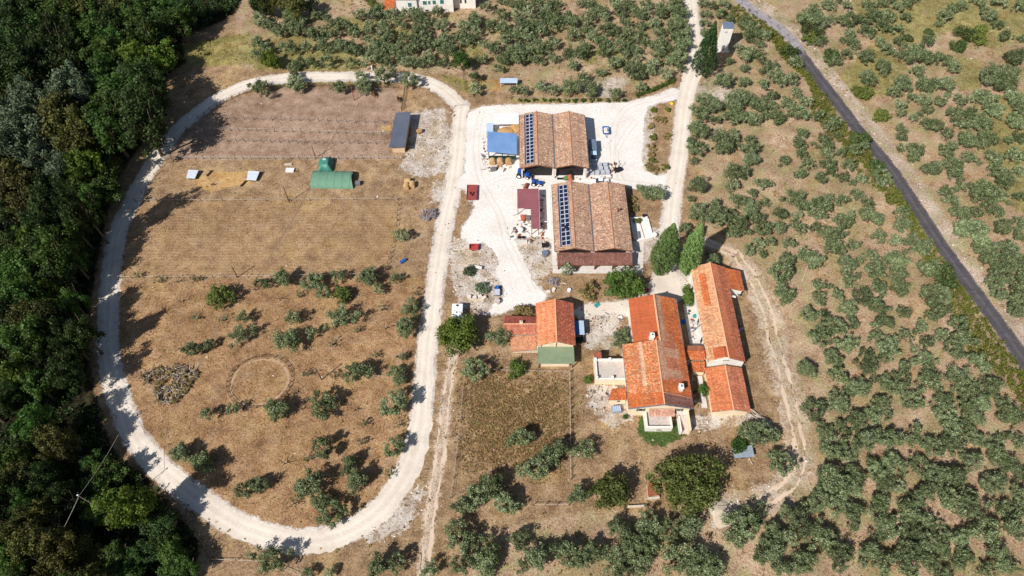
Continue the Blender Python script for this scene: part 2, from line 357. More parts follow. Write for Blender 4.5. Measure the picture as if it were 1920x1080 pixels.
def ground_material():
    m, nt, N, L, b = new_mat('ground_soil')
    p = pos(nt)
    nb = noise(nt, p, .045, 5, .6); nm = noise(nt, p, .3, 6, .68); nf = noise(nt, p, 2.1, 4, .72); nw = noise(nt, p, .7, 5, .7); nf2 = noise(nt, p, 5., 3, .7)
    mixn = mathn(nt, 'ADD', mathn(nt, 'ADD', mathn(nt, 'MULTIPLY', nm, .36), mathn(nt, 'MULTIPLY', nf, .36)), mathn(nt, 'MULTIPLY', nf2, .28))
    mixn = mathn(nt, 'ADD', mathn(nt, 'MULTIPLY', mathn(nt, 'SUBTRACT', mixn, .5), 2.3), .5)
    def grey(c):
        l = .3*c[0]+.55*c[1]+.15*c[2]; return tuple(l+(v-l)*.9 for v in c)
    def tone(*stops): return ramp(nt, mixn, [(p_, grey(c_)) for p_, c_ in stops])
    col = tone((.33,(126,98,70)), (.46,(166,132,98)), (.56,(184,150,112)), (.68,(206,176,138)))
    # edges of a patch are broken up by noise
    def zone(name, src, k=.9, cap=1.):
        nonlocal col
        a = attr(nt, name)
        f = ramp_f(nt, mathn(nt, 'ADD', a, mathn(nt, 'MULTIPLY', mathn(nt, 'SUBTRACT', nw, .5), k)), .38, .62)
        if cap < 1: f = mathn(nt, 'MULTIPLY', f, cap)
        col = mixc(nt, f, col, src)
    zone('grove', tone((.28,(132,102,76)), (.43,(186,151,119)), (.56,(210,178,147)), (.72,(234,212,188))))
    zone('field', tone((.3,(118,86,56)), (.44,(166,124,86)), (.56,(188,146,104)), (.7,(212,176,132))))
    # mown lines across the middle field
    wv = N.new('ShaderNodeTexWave'); wv.wave_type = 'BANDS'; wv.bands_direction = 'Y'
    wv.inputs['Scale'].default_value = .32; wv.inputs['Distortion'].default_value = 2.5; wv.inputs['Detail'].default_value = 3
    L.new(p, wv.inputs['Vector'])
    mid = tone((.3,(136,102,72)), (.44,(176,138,100)), (.56,(194,156,114)), (.7,(212,178,136)))
    mid = mixc(nt, mathn(nt, 'MULTIPLY', wv.outputs['Fac'], .3), mid, rgba((132,102,74)))
    zone('midfield', mid)
    zone('paddock', tone((.3,(130,102,82)), (.45,(170,138,114)), (.58,(190,158,134)), (.72,(208,180,158))))
    zone('green', tone((.34,(96,94,44)), (.5,(142,142,60)), (.66,(186,178,92))), 1.8, .75)
    zone('tall', tone((.3,(104,78,50)), (.46,(146,112,74)), (.64,(182,146,102))), 2.4, .7)
    zone('straw', tone((.34,(186,138,80)), (.5,(214,168,104)), (.66,(230,192,132))), 1.2)
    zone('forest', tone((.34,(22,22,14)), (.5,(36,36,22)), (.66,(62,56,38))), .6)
    zone('rubble', tone((.3,(150,128,104)), (.42,(200,182,162)), (.52,(230,218,206)), (.68,(242,234,226))), 1.8, .92)
    zone('roadside', tone((.36,(170,140,116)), (.47,(206,180,158)), (.58,(226,208,192))), .9)
    zone('rut', tone((.3,(160,130,102)), (.44,(206,178,150)), (.58,(232,214,194))), 2.0, .85)
    zone('gravel', tone((.36,(188,168,150)), (.46,(222,208,196)), (.56,(238,230,222))), 1.0)
    zone('lawn', tone((.34,(60,80,36)), (.5,(84,104,50)), (.68,(124,134,76))), 1.4)
    # golden straw drifts, bare dark clods and pale stones
    gold = noise(nt, p, .11, 5, .65)
    dry = mathn(nt, 'SUBTRACT', 1, mathn(nt, 'MAXIMUM', attr(nt, 'gravel'), mathn(nt, 'MAXIMUM', attr(nt, 'forest'), attr(nt, 'lawn'))), clamp=True)
    col = mixc(nt, mathn(nt, 'MULTIPLY', mathn(nt, 'MULTIPLY', ramp_f(nt, gold, .48, .66), mathn(nt, 'MULTIPLY', dry, mathn(nt, 'SUBTRACT', 1, attr(nt, 'paddock')))), .5), col, tone((.3,(150,116,70)), (.5,(196,158,100)), (.7,(222,190,136))))
    col = mixc(nt, mathn(nt, 'MULTIPLY', mathn(nt, 'MULTIPLY', ramp_f(nt, noise(nt, p, .19, 6, .7), .52, .64), dry), .4), col, tone((.3,(116,92,72)), (.5,(160,132,108)), (.7,(196,172,150))))
    col = mixc(nt, mathn(nt, 'MULTIPLY', mathn(nt, 'MULTIPLY', ramp_f(nt, noise(nt, p, 1.35, 3, .6), .6, .68), dry), .5), col, rgba((98,78,56)))
    col = mixc(nt, mathn(nt, 'MULTIPLY', mathn(nt, 'MULTIPLY', ramp_f(nt, noise(nt, p, 2.7, 2, .5), .64, .7), dry), .6), col, rgba((222,204,184)))
    # dry olive-green herb growing between the trees
    col = mixc(nt, mathn(nt, 'MULTIPLY', mathn(nt, 'MULTIPLY', ramp_f(nt, noise(nt, p, .15, 6, .7), .44, .6), mathn(nt, 'MULTIPLY', dry, attr(nt, 'grove'))), .72), col, tone((.3,(88,90,50)), (.5,(142,136,82)), (.7,(192,180,124))))
    # broad drift of tone
    col = mixc(nt, .6, col, mixc(nt, 1., col, ramp(nt, nb, [(.35,(205,200,196)),(.62,(255,255,255))]), 'MULTIPLY'))
    L.new(col, b.inputs['Base Color']); b.inputs['Roughness'].default_value = .95; b.inputs['Specular IOR Level'].default_value = .1
    bump(nt, mixn, b, .8, .35)
    return m
M['ground'] = ground_material()
gv = np.concatenate([P, np.zeros((len(P),1))], 1)
gme = np_mesh('ground', gv, quads, M['ground'])
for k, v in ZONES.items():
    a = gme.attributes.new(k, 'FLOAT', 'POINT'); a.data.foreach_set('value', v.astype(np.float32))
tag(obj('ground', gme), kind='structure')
# far hills are out of sight: the sheet above simply runs on
def smooth_line(pts, step=.6, closed=False):
    """Catmull-Rom through plan points, then even steps; returns points and parameter"""
    q = np.array(pts, float); out = []; par = []
    n = len(q)
    for i in range(n-1):
        p0 = q[max(i-1, 0)]; p1 = q[i]; p2 = q[i+1]; p3 = q[min(i+2, n-1)]
        k = max(2, int(np.linalg.norm(p2-p1)/step))
        for j in range(k):
            t = j/k
            out.append(.5*((2*p1)+(-p0+p2)*t+(2*p0-5*p1+4*p2-p3)*t*t+(-p0+3*p1-3*p2+p3)*t**3)); par.append(i+t)
    out.append(q[-1]); par.append(n-1)
    return np.array(out), np.array(par)
def wob(n, rng, amp, k=5):
    a = rng.normal(0, 1, n+k); return np.convolve(a, np.ones(k)/k, 'valid')[:n]*amp + rng.normal(0, 1, n)*amp*.35
def ribbon(name, pts, widths, mat, z, ragged=.3, seed=0, plan=None):
    rng = np.random.default_rng(seed)
    c, par = smooth_line(W(pts) if plan is None else plan)
    ww = np.interp(par, np.arange(len(pts)), widths) if isinstance(widths, (list, tuple)) else np.full(len(c), widths)
    d = np.gradient(c, axis=0); d /= np.linalg.norm(d, axis=1)[:,None]+1e-9; nrm = np.stack([-d[:,1], d[:,0]], 1)
    l = ww/2+wob(len(c), rng, ragged); r = ww/2+wob(len(c), rng, ragged)
    rows = []; ac = []
    for s in (-1., -.6, 0, .6, 1.):
        off = np.where(s < 0, s*l, s*r); q = c+nrm*off[:,None]
        rows.append(np.concatenate([q, np.full((len(c),1), z)], 1)); ac.append(np.full(len(c), s))
    n = len(c); v = np.concatenate(rows); f = []
    ii = np.arange(n-1)
    for k in range(4): f.append(np.stack([k*n+ii, k*n+ii+1, (k+1)*n+ii+1, (k+1)*n+ii], 1)[:, ::-1])
    me = np_mesh(name, v, np.concatenate(f), mat)
    a = me.attributes.new('across', 'FLOAT', 'POINT'); a.data.foreach_set('value', np.concatenate(ac).astype(np.float32))
    return tag(obj(name, me), kind='structure')
def sheet(name, pts, mat, z, ragged=.3, seed=0, plan=None):
    """ragged-edged flat sheet"""
    from mathutils.geometry import tessellate_polygon
    rng = np.random.default_rng(seed); pl = W(pts) if plan is None else plan
    q = []
    for i in range(len(pl)):
        a = np.array(pl[i]); b = np.array(pl[(i+1) % len(pl)]); k = max(1, int(np.linalg.norm(b-a)/.6))
        for j in range(k): q.append(a+(b-a)*j/k)
    q = np.array(q); q += np.stack([wob(len(q), rng, ragged), wob(len(q), rng, ragged)], 1)
    tri = tessellate_polygon([[Vector((x, y, 0)) for x, y in q]])
    v = [(x, y, z) for x, y in q]
    tri = [t if (Vector(v[t[1]])-Vector(v[t[0]])).cross(Vector(v[t[2]])-Vector(v[t[0]])).z > 0 else t[::-1] for t in tri]
    me = bpy.data.meshes.new(name); me.from_pydata(v, [], [tuple(t) for t in tri]); me.materials.append(mat)
    a = me.attributes.new('across', 'FLOAT', 'POINT'); a.data.foreach_set('value', np.zeros(len(v), np.float32))
    return tag(obj(name, me), kind='structure')
def gravel_mat(name, base, grey, stain=.3):
    m, nt, N, L, b = new_mat(name); p = pos(nt)
    n1 = noise(nt, p, .16, 6, .65); n2 = noise(nt, p, 1.6, 4, .7); n3 = noise(nt, p, 9, 2, .6)
    f = mathn(nt, 'ADD', mathn(nt, 'ADD', mathn(nt, 'MULTIPLY', n1, .5), mathn(nt, 'MULTIPLY', n2, .35)), mathn(nt, 'MULTIPLY', n3, .15))
    c = ramp(nt, f, [(.36, grey), (.48, base), (.62, tuple(min(255, v+8) for v in base))])
    ac = mathn(nt, 'ABSOLUTE', attr(nt, 'across'))
    wheel = mathn(nt, 'MULTIPLY', ramp_f(nt, ac, .75, .35), ramp_f(nt, ac, .1, .35))   # two driven strips are paler
    c = mixc(nt, mathn(nt, 'MULTIPLY', mathn(nt, 'MULTIPLY', mathn(nt, 'SUBTRACT', 1, wheel), ramp_f(nt, n2, .35, .6)), .4), c, rgba((184,166,148)))
    c = mixc(nt, mathn(nt, 'MULTIPLY', ramp_f(nt, noise(nt, p, .07, 6, .7), .5, .66), stain), c, rgba((190,174,158)))
    c = mixc(nt, mathn(nt, 'MULTIPLY', ramp_f(nt, noise(nt, p, 1.1, 5, .75), .6, .7), stain*1.2), c, rgba((166,146,122)))
    L.new(c, b.inputs['Base Color']); b.inputs['Roughness'].default_value = .95; b.inputs['Specular IOR Level'].default_value = .1
    bump(nt, f, b, .5, .12); return m
M['gravel'] = gravel_mat('white_gravel', (230,218,204), (206,190,172))
M['yard'] = gravel_mat('white_yard_gravel', (240,235,230), (226,216,206), .13)
M['rut'] = gravel_mat('pale_rut_soil', (216,192,168), (186,156,128))
def asphalt_mat():
    m, nt, N, L, b = new_mat('asphalt'); p = pos(nt)
    n1 = noise(nt, p, .25, 5, .6); n2 = noise(nt, p, 6, 3, .6)
    f = mathn(nt, 'ADD', mathn(nt, 'MULTIPLY', n1, .6), mathn(nt, 'MULTIPLY', n2, .4))
    dark = ramp(nt, f, [(.35,(70,66,69)),(.65,(96,91,94))])
    pale_asphalt = ramp(nt, f, [(.35,(146,138,140)),(.65,(176,168,170))])
    s = N.new('ShaderNodeSeparateXYZ'); L.new(p, s.inputs[0])
    yy = mathn(nt, 'ADD', s.outputs['Y'], mathn(nt, 'MULTIPLY', n1, 10))
    c = mixc(nt, ramp_f(nt, yy, 203, 207), dark, pale_asphalt)      # paler grey stretch at the far end
    ac = mathn(nt, 'ABSOLUTE', attr(nt, 'across'))
    c = mixc(nt, mathn(nt, 'MULTIPLY', mathn(nt, 'MULTIPLY', ramp_f(nt, ac, .28, .05), n1), .5), c, rgba((124,118,122)))
    c = mixc(nt, mathn(nt, 'MULTIPLY', ramp_f(nt, noise(nt, p, .5, 2, .4), .58, .6), .35), c, rgba((62,58,62)))     # repaired patches
    c = mixc(nt, mathn(nt, 'MULTIPLY', mathn(nt, 'MULTIPLY', ramp_f(nt, ac, .7, 1.), ramp_f(nt, noise(nt, p, 1.2, 5, .7), .4, .6)), .7), c, rgba((172,156,142)))   # dust from the verge
    vc = N.new('ShaderNodeTexVoronoi'); vc.feature = 'DISTANCE_TO_EDGE'; vc.inputs['Scale'].default_value = .22; L.new(p, vc.inputs['Vector'])
    c = mixc(nt, mathn(nt, 'MULTIPLY', ramp_f(nt, vc.outputs['Distance'], .03, .0), .5), c, rgba((52,48,52)))          # cracks
    L.new(c, b.inputs['Base Color']); b.inputs['Roughness'].default_value = .8; b.inputs['Specular IOR Level'].default_value = .3
    bump(nt, n2, b, .3, .03); return m
M['asphalt'] = asphalt_mat()
ribbon('gravel_track', TRACK, TRACK_W, M['gravel'], .010, .4, 1)
sheet('gravel_yard', YARD, M['yard'], .014, .35, 2)
ribbon('gravel_drive', DRIVE, DRIVE_W, M['gravel'], .018, .22, 3)
sheet('gravel_path', YARD_PATH, M['gravel'], .022, .25, 4)
def offset_plan(pts, d):
    q = np.array(W(pts)); t = np.gradient(q, axis=0); t /= np.linalg.norm(t, axis=1)[:,None]
    return q+np.stack([-t[:,1], t[:,0]], 1)*d
tyre = gravel_mat('tyre_marked_gravel', (226,217,207), (206,194,181), .1)
for pts in ([(1272,172),(1225,186),(1175,202),(1152,240),(1150,300),(1165,338)], [(1258,352),(1205,346),(1150,340),(1060,338),(1020,332),(955,330),(915,345)], [(905,205),(896,240),(893,290),(905,345),(935,400),(950,450),(975,500),(1000,545)], [(1165,338),(1155,290),(1175,250),(1195,225)]):
    for o_ in (-.8, .8): ribbon('tyre_mark', pts, .42, tyre, .0165+.0008*(o_ > 0)+.0002*len(pts), .1, int(pts[0][0]), plan=offset_plan(pts, o_))
ribbon('asphalt_road', ROAD, 4.5, M['asphalt'], .012, .17, 5)
line_mat = pmat('dark_line_soil', (126,104,84), (150,124,100), 1.5, .95)  # thin darker brown lines running diagonally across the fields
ribbon('thin_dark_line', [(646,222),(622,262),(600,302),(568,378),(522,455),(482,520),(440,566),(410,604)], .45, line_mat, .007, .12, 28)
ribbon('thin_dark_line', [(410,604),(392,645),(372,690),(345,735),(322,775)], .4, line_mat, .007, .12, 29)
for nm, pts, wd, offs, sd_ in (('wheel_rut', RUT_A, .6, (-.85, .85), 20), ('wheel_rut', RUT_B, .6, (-1.1, 1.1), 22), ('wheel_rut', RUT_C, .7, (-.8, .8), 24)):
    for k, o_ in enumerate(offs):
        ribbon(nm, pts, wd, M['rut'], .008, .38, sd_+k, plan=offset_plan(pts, o_))
# ---------------------------------------------------------------- foliage
def leaf_cloud(rng, blobs, per, size, flat=.0, out=.6, squash=1.):
    """blobs: array (n,4) x y z r.  Leaf-sized faces spread through each clump; returns verts, faces, tint"""
    B = np.asarray(blobs, float); n = len(B)*per
    c = np.repeat(B[:,:3], per, 0); r = np.repeat(B[:,3], per)
    d = rng.normal(size=(n,3)); d /= np.linalg.norm(d, axis=1)[:,None]
    rad = r*(rng.random(n)**.48)*(1+.4*(rng.random(n) < .12))
    ctr = c+d*rad[:,None]*np.array([1,1,squash])
    nrm = d*out+rng.normal(size=(n,3))*(1-out)*.8+np.array([0,0,flat]); nrm /= np.linalg.norm(nrm, axis=1)[:,None]
    a = np.cross(nrm, rng.normal(size=(n,3))); a /= np.linalg.norm(a, axis=1)[:,None]+1e-9
    b = np.cross(nrm, a)
    s = size*(.6+.8*rng.random(n)); asp = .45+.35*rng.random(n)
    a *= s[:,None]; b *= (s*asp)[:,None]
    v = np.stack([ctr-a, ctr-b*.9+a*.1, ctr+a, ctr+b*.9+a*.1], 1).reshape(-1,3)
    f = np.arange(n*4).reshape(-1,4)
    bt = np.repeat(rng.random(len(B)), per)
    tint = np.clip(.32*bt+.5*rng.random(n)+.18*np.clip(d[:,2], 0, 1), 0, 1)  # random leaf tone, plus a highlight painted on the top of each clump
    return v, f, tint
def foliage_mesh(name, parts, mat):
    vs_, fs_, ts_ = [], [], []; o = 0
    for v, f, t in parts: vs_.append(v); fs_.append(f+o); ts_.append(t); o += len(v)
    me = np_mesh(name, np.concatenate(vs_), np.concatenate(fs_), mat)
    a = me.attributes.new('tint', 'FLOAT', 'FACE'); a.data.foreach_set('value', np.concatenate(ts_).astype(np.float32))
    return me
def crown_blobs(rng, R_, h0, h1, n, rb, core=.25, lob=.22, ex=1., ey=1.):
    """clump centres through an uneven dome between heights h0 and h1"""
    out = []; ph = rng.random(3)*6.28; hc = (h0+h1)/2; hh = (h1-h0)/2
    while len(out) < n:
        d = rng.normal(size=3); d /= np.linalg.norm(d)
        az = math.atan2(d[1], d[0])
        k = 1+lob*(math.sin(2*az+ph[0])*.5+math.sin(3*az+ph[1])*.5+math.sin(5*az+ph[2])*.4)
        rr = (core+(1-core)*rng.random()**.5)*k
        q = np.array([d[0]*rr*(R_-rb*.6)*ex, d[1]*rr*(R_-rb*.6)*ey, hc+d[2]*rr*(hh-rb*.5)])
        if d[2] < -.55: continue
        out.append([*q, rb*(.7+.6*rng.random())])
    return np.array(out)
def trunk_mesh(name, rng, r, h, spread, nl=4, mat=None):
    mb = MB(); lean = (rng.normal()*.1*h, rng.normal()*.1*h)
    mb.tube([(0,0,-.2),(lean[0]*.4,lean[1]*.4,h*.5),(lean[0],lean[1],h)], [r*1.25, r*.85, r*.7], 7)
    for k in range(nl):
        a = 6.283*k/nl+rng.random(); s = spread*(.6+.5*rng.random())
        mb.tube([(lean[0]*.8,lean[1]*.8,h*.85),(lean[0]+math.cos(a)*s*.5,lean[1]+math.sin(a)*s*.5,h*1.25),(lean[0]+math.cos(a)*s,lean[1]+math.sin(a)*s,h*(1.5+.5*rng.random()))], [r*.55,r*.4,r*.15], 5)
    return mb.mesh(name, mat or M['bark'])
OLIVE_R = 2.5
OLIVE_CROWN, OLIVE_TRUNK = [], []
for k in range(12):
    rg = np.random.default_rng(100+k)
    bl = crown_blobs(rg, OLIVE_R, .7, 3.9, 32+5*(k % 4), .55+.06*(k % 3), .25, .24+.07*(k % 3), 1+.14*rg.normal(), 1+.12*rg.normal())
    OLIVE_CROWN.append(foliage_mesh('crown', [leaf_cloud(rg, bl, 84+6*(k % 3), .145, .14, .6)], M['olive']))
    OLIVE_TRUNK.append(trunk_mesh('trunk', rg, .2, 1.1, 1.3, 4))
# photo survey of the olive trees: (tile column, tile row) of a 4x4 survey sheet, then x, y, radius on that sheet (4 units per photo pixel)
SURVEY = {
(1,0): [(60,75,60),(30,160,55),(90,190,50),(270,120,60),(330,160,50),(430,50,50),(440,110,50),(250,190,60),(310,230,65),(180,240,55),(430,265,65),(560,240,60),(545,150,40),(660,190,50),(620,170,40),(740,255,55),(780,120,50),(900,115,60),(1010,125,55),(1120,130,55),(1190,120,50),(1230,150,60),(1350,110,55),(1390,190,60),(1290,190,50),(1080,190,40),(860,195,40),(960,190,50),(840,235,40),(965,270,65),(1110,290,55),(1220,250,60),(1260,290,50),(1420,285,55),(1545,270,45),(1560,330,45),(1630,300,45),(1560,200,50),(1640,150,50),(1730,60,50),(1650,190,55),(1760,210,50),(1850,210,55),(1650,250,45),(1840,120,55),(1900,20,40),(1900,270,50),(1850,330,50),(1720,330,50),(1780,370,50),(1870,440,60),(1690,450,50),(850,310,50),(870,370,55),(960,360,55),(1050,390,60),(1150,380,55),(1210,350,50),(1290,360,55),(1380,350,60),(1450,380,60),(1300,410,50),(680,360,60),(740,390,60),(640,340,50),(500,360,50),(380,355,45),(270,370,55),(200,350,40),(30,340,50),(80,380,50),(20,430,50),(320,475,50),(420,470,50),(530,475,55),(715,475,45),(860,440,60),(980,470,50),(1120,480,55),(1200,470,55),(1290,480,50),(1410,470,55),(940,410,50),(1100,440,40),(1825,520,45),(1640,590,55),(1640,670,60),(300,640,75),(290,570,45),(35,670,70),(620,660,65),(810,645,80),(790,580,55),(960,585,80),(1150,610,70)],
(2,0): [(40,60,45),(40,120,45),(130,100,55),(100,30,50),(180,50,50),(260,30,45),(340,40,45),(250,80,40),(210,160,60),(60,200,60),(130,200,45),(330,150,60),(320,200,50),(420,130,50),(430,180,55),(530,30,50),(590,50,50),(610,90,40),(570,150,55),(680,100,60),(680,140,45),(800,90,60),(790,30,50),(820,120,40),(900,90,40),(975,110,55),(870,20,35),(1010,40,50),(1120,80,55),(1110,120,40),(1240,20,60),(1200,70,50),(850,185,45),(970,195,40),(1065,180,45),(730,230,65),(220,240,60),(100,270,60),(40,280,50),(460,270,55),(460,240,40),(560,220,50),(600,280,55),(690,330,60),(640,300,45),(820,290,45),(870,250,50),(880,320,50),(960,280,45),(1000,330,45),(1100,250,50),(1230,130,60),(1270,90,60),(1190,200,45),(1260,200,65),(1290,270,60),(1230,290,55),(1110,330,55),(1090,400,60),(930,385,45),(800,365,60),(680,400,55),(540,350,45),(520,410,60),(430,400,50),(300,330,55),(180,350,55),(230,380,50),(60,360,55),(50,430,75),(210,455,45),(310,440,45),(150,300,40),(1280,350,65),(1250,440,70),(1180,370,40),(850,410,40),(940,440,40),(450,495,45),(660,540,50),(765,495,60),(880,490,45),(920,560,75),(960,520,50),(1045,500,55),(1040,540,50),(1155,570,60),(1265,520,40),(530,595,55),(90,680,55),(20,680,40),(220,660,60),(310,680,55),(440,660,80),(590,670,70),(780,705,60),(970,665,55),
        (1590,40,50),(1560,110,50),(1450,110,45),(1440,180,45),(1430,30,45),(1450,260,45),(1500,50,40),(1630,150,40),(1750,170,60),(1720,190,45),(1800,220,60),(1850,260,55),(1900,270,50),(1770,280,55),(1850,330,45),(1780,400,60),(1720,390,60),(1850,430,60),(1740,520,45),(1740,440,60),(1620,460,40),(1590,620,70),(1740,625,50),(1880,645,50),(1890,540,50),(1440,750,70),(1400,850,75),(1520,810,70),(1660,770,90),(1660,880,80),(1780,760,70),(1790,900,70),(1880,830,60),(1870,760,50),(1520,910,50),(1390,990,80),(1560,1050,80),(1660,1040,60),(1780,1060,50),(1340,1060,40),(1910,880,40)],
(3,0): [(30,500,60),(200,470,60),(60,590,70),(170,600,60),(30,720,60),(130,770,60),(200,700,50),(270,770,60),(220,850,80),(60,890,70),(30,800,50),(370,880,55),(460,960,60),(510,920,55),(250,1010,60),(410,1050,60),(220,1070,50),(330,100,70),(450,40,60),(280,160,70),(400,170,70),(390,320,50),(510,460,50),(560,160,60),(590,40,45),(660,150,65),(740,40,50),(800,130,70),(850,30,55),(900,130,60),(860,210,60),(740,240,60),(600,265,50),(630,330,60),(950,230,60),(970,60,50),(1040,30,60),(820,320,50),(880,370,60),(730,430,70),(590,410,50),(860,510,70),(970,320,45),(990,420,60),(1080,380,50),(1120,430,80),(1210,450,65),(1110,540,60),(1190,310,60),(1030,140,50),(1320,130,60),(1380,70,50),(1650,120,70),(1720,190,50),(1780,280,60),(1900,290,40),(1340,460,60),(1380,510,60),(1650,580,90),(1750,640,90),(1820,560,70),(1840,440,80),(1330,640,75),(1260,640,60),(1150,650,60),(1000,630,70),(940,690,65),(1030,660,50),(740,590,70),(990,790,50),(1000,850,50),(1170,760,60),(1070,740,45),(1290,760,55),(1180,830,50),(1440,760,60),(1390,840,65),(1520,840,50),(1580,740,70),(1700,840,70),(1680,760,60),(1440,930,65),(1580,930,75),(1230,940,70),(1340,1010,50),(1080,890,40),(990,970,45),(1000,1030,45),(1490,1050,70),(1640,1040,75),(1850,920,80),(1880,1030,60),(1880,820,60),(1840,740,70),(1730,30,60),(1880,50,60),(1590,30,50),(1460,40,50)],
(1,1): [(200,1020,80),(50,1050,60),(430,1045,80),(620,1010,60),(850,1000,90),(1050,1010,50),(1090,690,65)],
(2,1): [(1380,40,70),(1590,30,80),(1780,40,70),(1790,120,70),(1360,130,35),(1660,220,80),(1740,220,50),(1640,320,60),(1390,320,80),(1870,300,60),(1800,375,45),(1690,430,65),(1520,465,65),(1390,540,75),(1380,490,50),(1530,560,80),(1650,550,70),(1780,490,80),(1820,570,70),(1700,620,90),(1640,670,60),(1880,650,70),(1780,800,55),(1850,760,60),(1880,830,40),(1900,440,40),(1300,640,55),(1500,880,70),(1010,375,70),(1090,380,70),(410,940,60),(1340,420,35)],
(3,1): [(240,10,55),(430,20,60),(440,70,50),(120,135,50),(260,90,50),(290,160,60),(240,230,55),(440,160,65),(380,265,60),(550,255,50),(600,160,60),(550,70,50),(640,50,60),(20,300,30),(200,420,80),(250,470,60),(220,540,50),(80,530,60),(390,440,60),(430,480,60),(380,540,60),(530,430,60),(660,380,55),(750,450,55),(770,550,90),(700,270,50),(850,260,80),(1000,610,70),(1000,520,60),(80,630,60),(210,630,65),(560,590,75),(500,680,75),(350,640,50),(430,690,50),(640,755,55),(480,780,80),(160,750,55),(20,740,45),(820,710,60),(940,740,55),(760,840,65),(590,900,70),(1080,760,90),(1150,800,60),(330,890,80),(270,830,60),(140,880,75),(90,980,90),(800,960,90),(950,900,90),(960,1000,90),(370,1060,60),(600,1040,60),(580,960,60),(1180,960,90),(1240,900,50),(830,1070,60),
        (1080,50,70),(1080,110,55),(1330,55,75),(1215,195,75),(1500,110,60),(1380,165,70),(1400,240,65),(1470,310,60),(1330,380,65),(1380,440,65),(1700,120,60),(1720,205,75),(1490,10,60),(1840,100,80),(1880,210,50),(1620,330,70),(1600,400,90),(1760,280,75),(1740,390,65),(1440,530,80),(1560,520,60),(1450,640,80),(1560,650,90),(1600,740,80),(1700,510,60),(1880,400,50),(1900,600,60),(1750,640,70),(1590,790,70),(1720,820,80),(1830,780,60),(1640,880,70),(1740,930,80),(1850,880,70),(1700,1030,80),(1850,1030,90),(1880,960,60),(1880,700,50)],
(1,2): [(505,45,65),(920,20,50),(290,230,65),(630,230,95),(240,410,110),(420,350,55),(1160,165,75),(1120,300,85),(760,640,100),(1060,660,80),(1090,520,40),(500,890,110),(160,920,100),(1040,870,125),(1830,380,85),(1640,620,95)],
(0,2): [(1830,230,60),(1800,360,80),(1450,470,70),(1570,430,50),(1560,960,60),(1750,910,65)],
(2,2): [(810,390,85)],
(3,2): [(110,60,90),(380,80,65),(520,50,60),(680,80,70),(820,20,60),(990,20,70),(310,200,70),(420,220,55),(600,160,75),(820,150,75),(1010,190,60),(870,260,70),(620,270,65),(500,300,80),(380,370,90),(580,430,80),(480,530,75),(730,510,60),(740,610,75),(280,610,80),(510,670,80),(670,750,90),(800,380,65),(900,460,95),(1040,360,60),(1140,300,60),(1180,420,60),(1170,530,70),(1200,600,50),(1020,590,60),(1000,680,75),(900,740,75),(1190,700,90),(1290,360,60),(1280,180,80),(1200,70,80),(1300,60,80),(1420,280,70),(1430,390,75),(1400,470,85),(1540,410,50),(1580,570,85),(1400,680,85),(1480,790,80),(1680,740,80),(1570,740,50),(1080,850,85),(530,850,85),(340,920,90),(830,870,70),(760,960,80),(880,960,60),(650,1000,80),(540,1040,60),(1300,850,80),(1320,950,80),(1480,900,80),(1600,870,80),(1550,980,70),(1780,930,90),(1880,960,60),(1720,850,50),(400,1050,50),(1100,1060,50),(1350,1050,70),(1480,1040,60),(1730,40,80),(1850,100,80),(1850,180,70),(1900,30,50)],
(0,3): [(1360,160,85),(1520,230,95),(1860,440,80)],
(1,3): [(500,130,100),(1040,110,95),(400,400,110),(700,230,70),(680,310,60),(760,370,90),(560,600,115),(480,510,70),(20,400,70),(130,960,110),(920,1020,100),(1060,990,90),(560,1050,50),(1550,560,80),(1640,500,90),(1760,400,110),(1860,540,90),(1900,580,60),(1530,800,110),(1740,890,100),(1560,1000,80),(1720,990,100),(1310,1030,70),(390,1060,60),(1905,80,40)],
(2,3): [(80,50,80),(190,280,100),(270,190,90),(350,130,75),(70,300,60),(30,530,60),(540,140,80),(500,470,85),(60,810,80),(190,950,100),(90,1000,60),(420,920,110),(510,960,70),(620,900,80),(800,730,80),(880,840,90),(1010,700,90),(980,900,100),(770,960,80),(820,1040,70),(950,1040,60),(1170,740,80),(1330,710,90),(1210,960,110),(1410,960,110),(1330,1030,80),(1500,1020,100),(1700,700,110),(1680,800,80),(1790,660,90),(1880,930,70),(1890,820,50),(1870,20,95)],
(3,3): [(90,230,90),(40,20,60),(430,30,70),(620,100,80),(470,150,75),(600,180,60),(730,60,80),(880,60,80),(980,60,60),(1100,60,60),(1220,120,70),(1350,110,90),(1450,50,60),(1580,60,70),(1700,180,80),(1780,240,80),(1720,60,50),(1860,60,60),(930,230,80),(830,310,80),(760,240,50),(640,330,80),(480,370,110),(620,420,70),(870,400,80),(960,420,60),(1140,270,80),(1280,330,80),(1400,330,80),(1530,230,80),(1240,400,70),(1180,460,80),(1100,520,70),(1050,620,90),(1350,520,90),(1480,560,110),(1500,470,60),(1670,390,80),(1890,330,70),(1880,480,70),(1750,590,70),(1880,590,60),(1620,750,100),(1810,720,90),(820,540,70),(380,510,80),(500,560,80),(640,600,80),(300,560,60),(150,610,70),(230,700,90),(60,760,80),(40,900,80),(160,800,60),(380,780,80),(450,830,90),(520,930,90),(270,980,90),(100,1020,70),(640,720,50),(840,690,70),(830,780,60),(960,720,80),(1080,760,80),(1030,880,80),(1180,840,80),(1260,760,70),(1180,680,60),(1420,800,70),(1300,880,70),(760,900,80),(820,960,70),(1000,970,90),(1150,960,70),(1440,900,60),(1420,980,60),(1290,1050,80),(1060,1060,60),(1720,950,90),(1800,1010,60),(1640,1040,60),(700,990,40),(850,1050,60)],
}
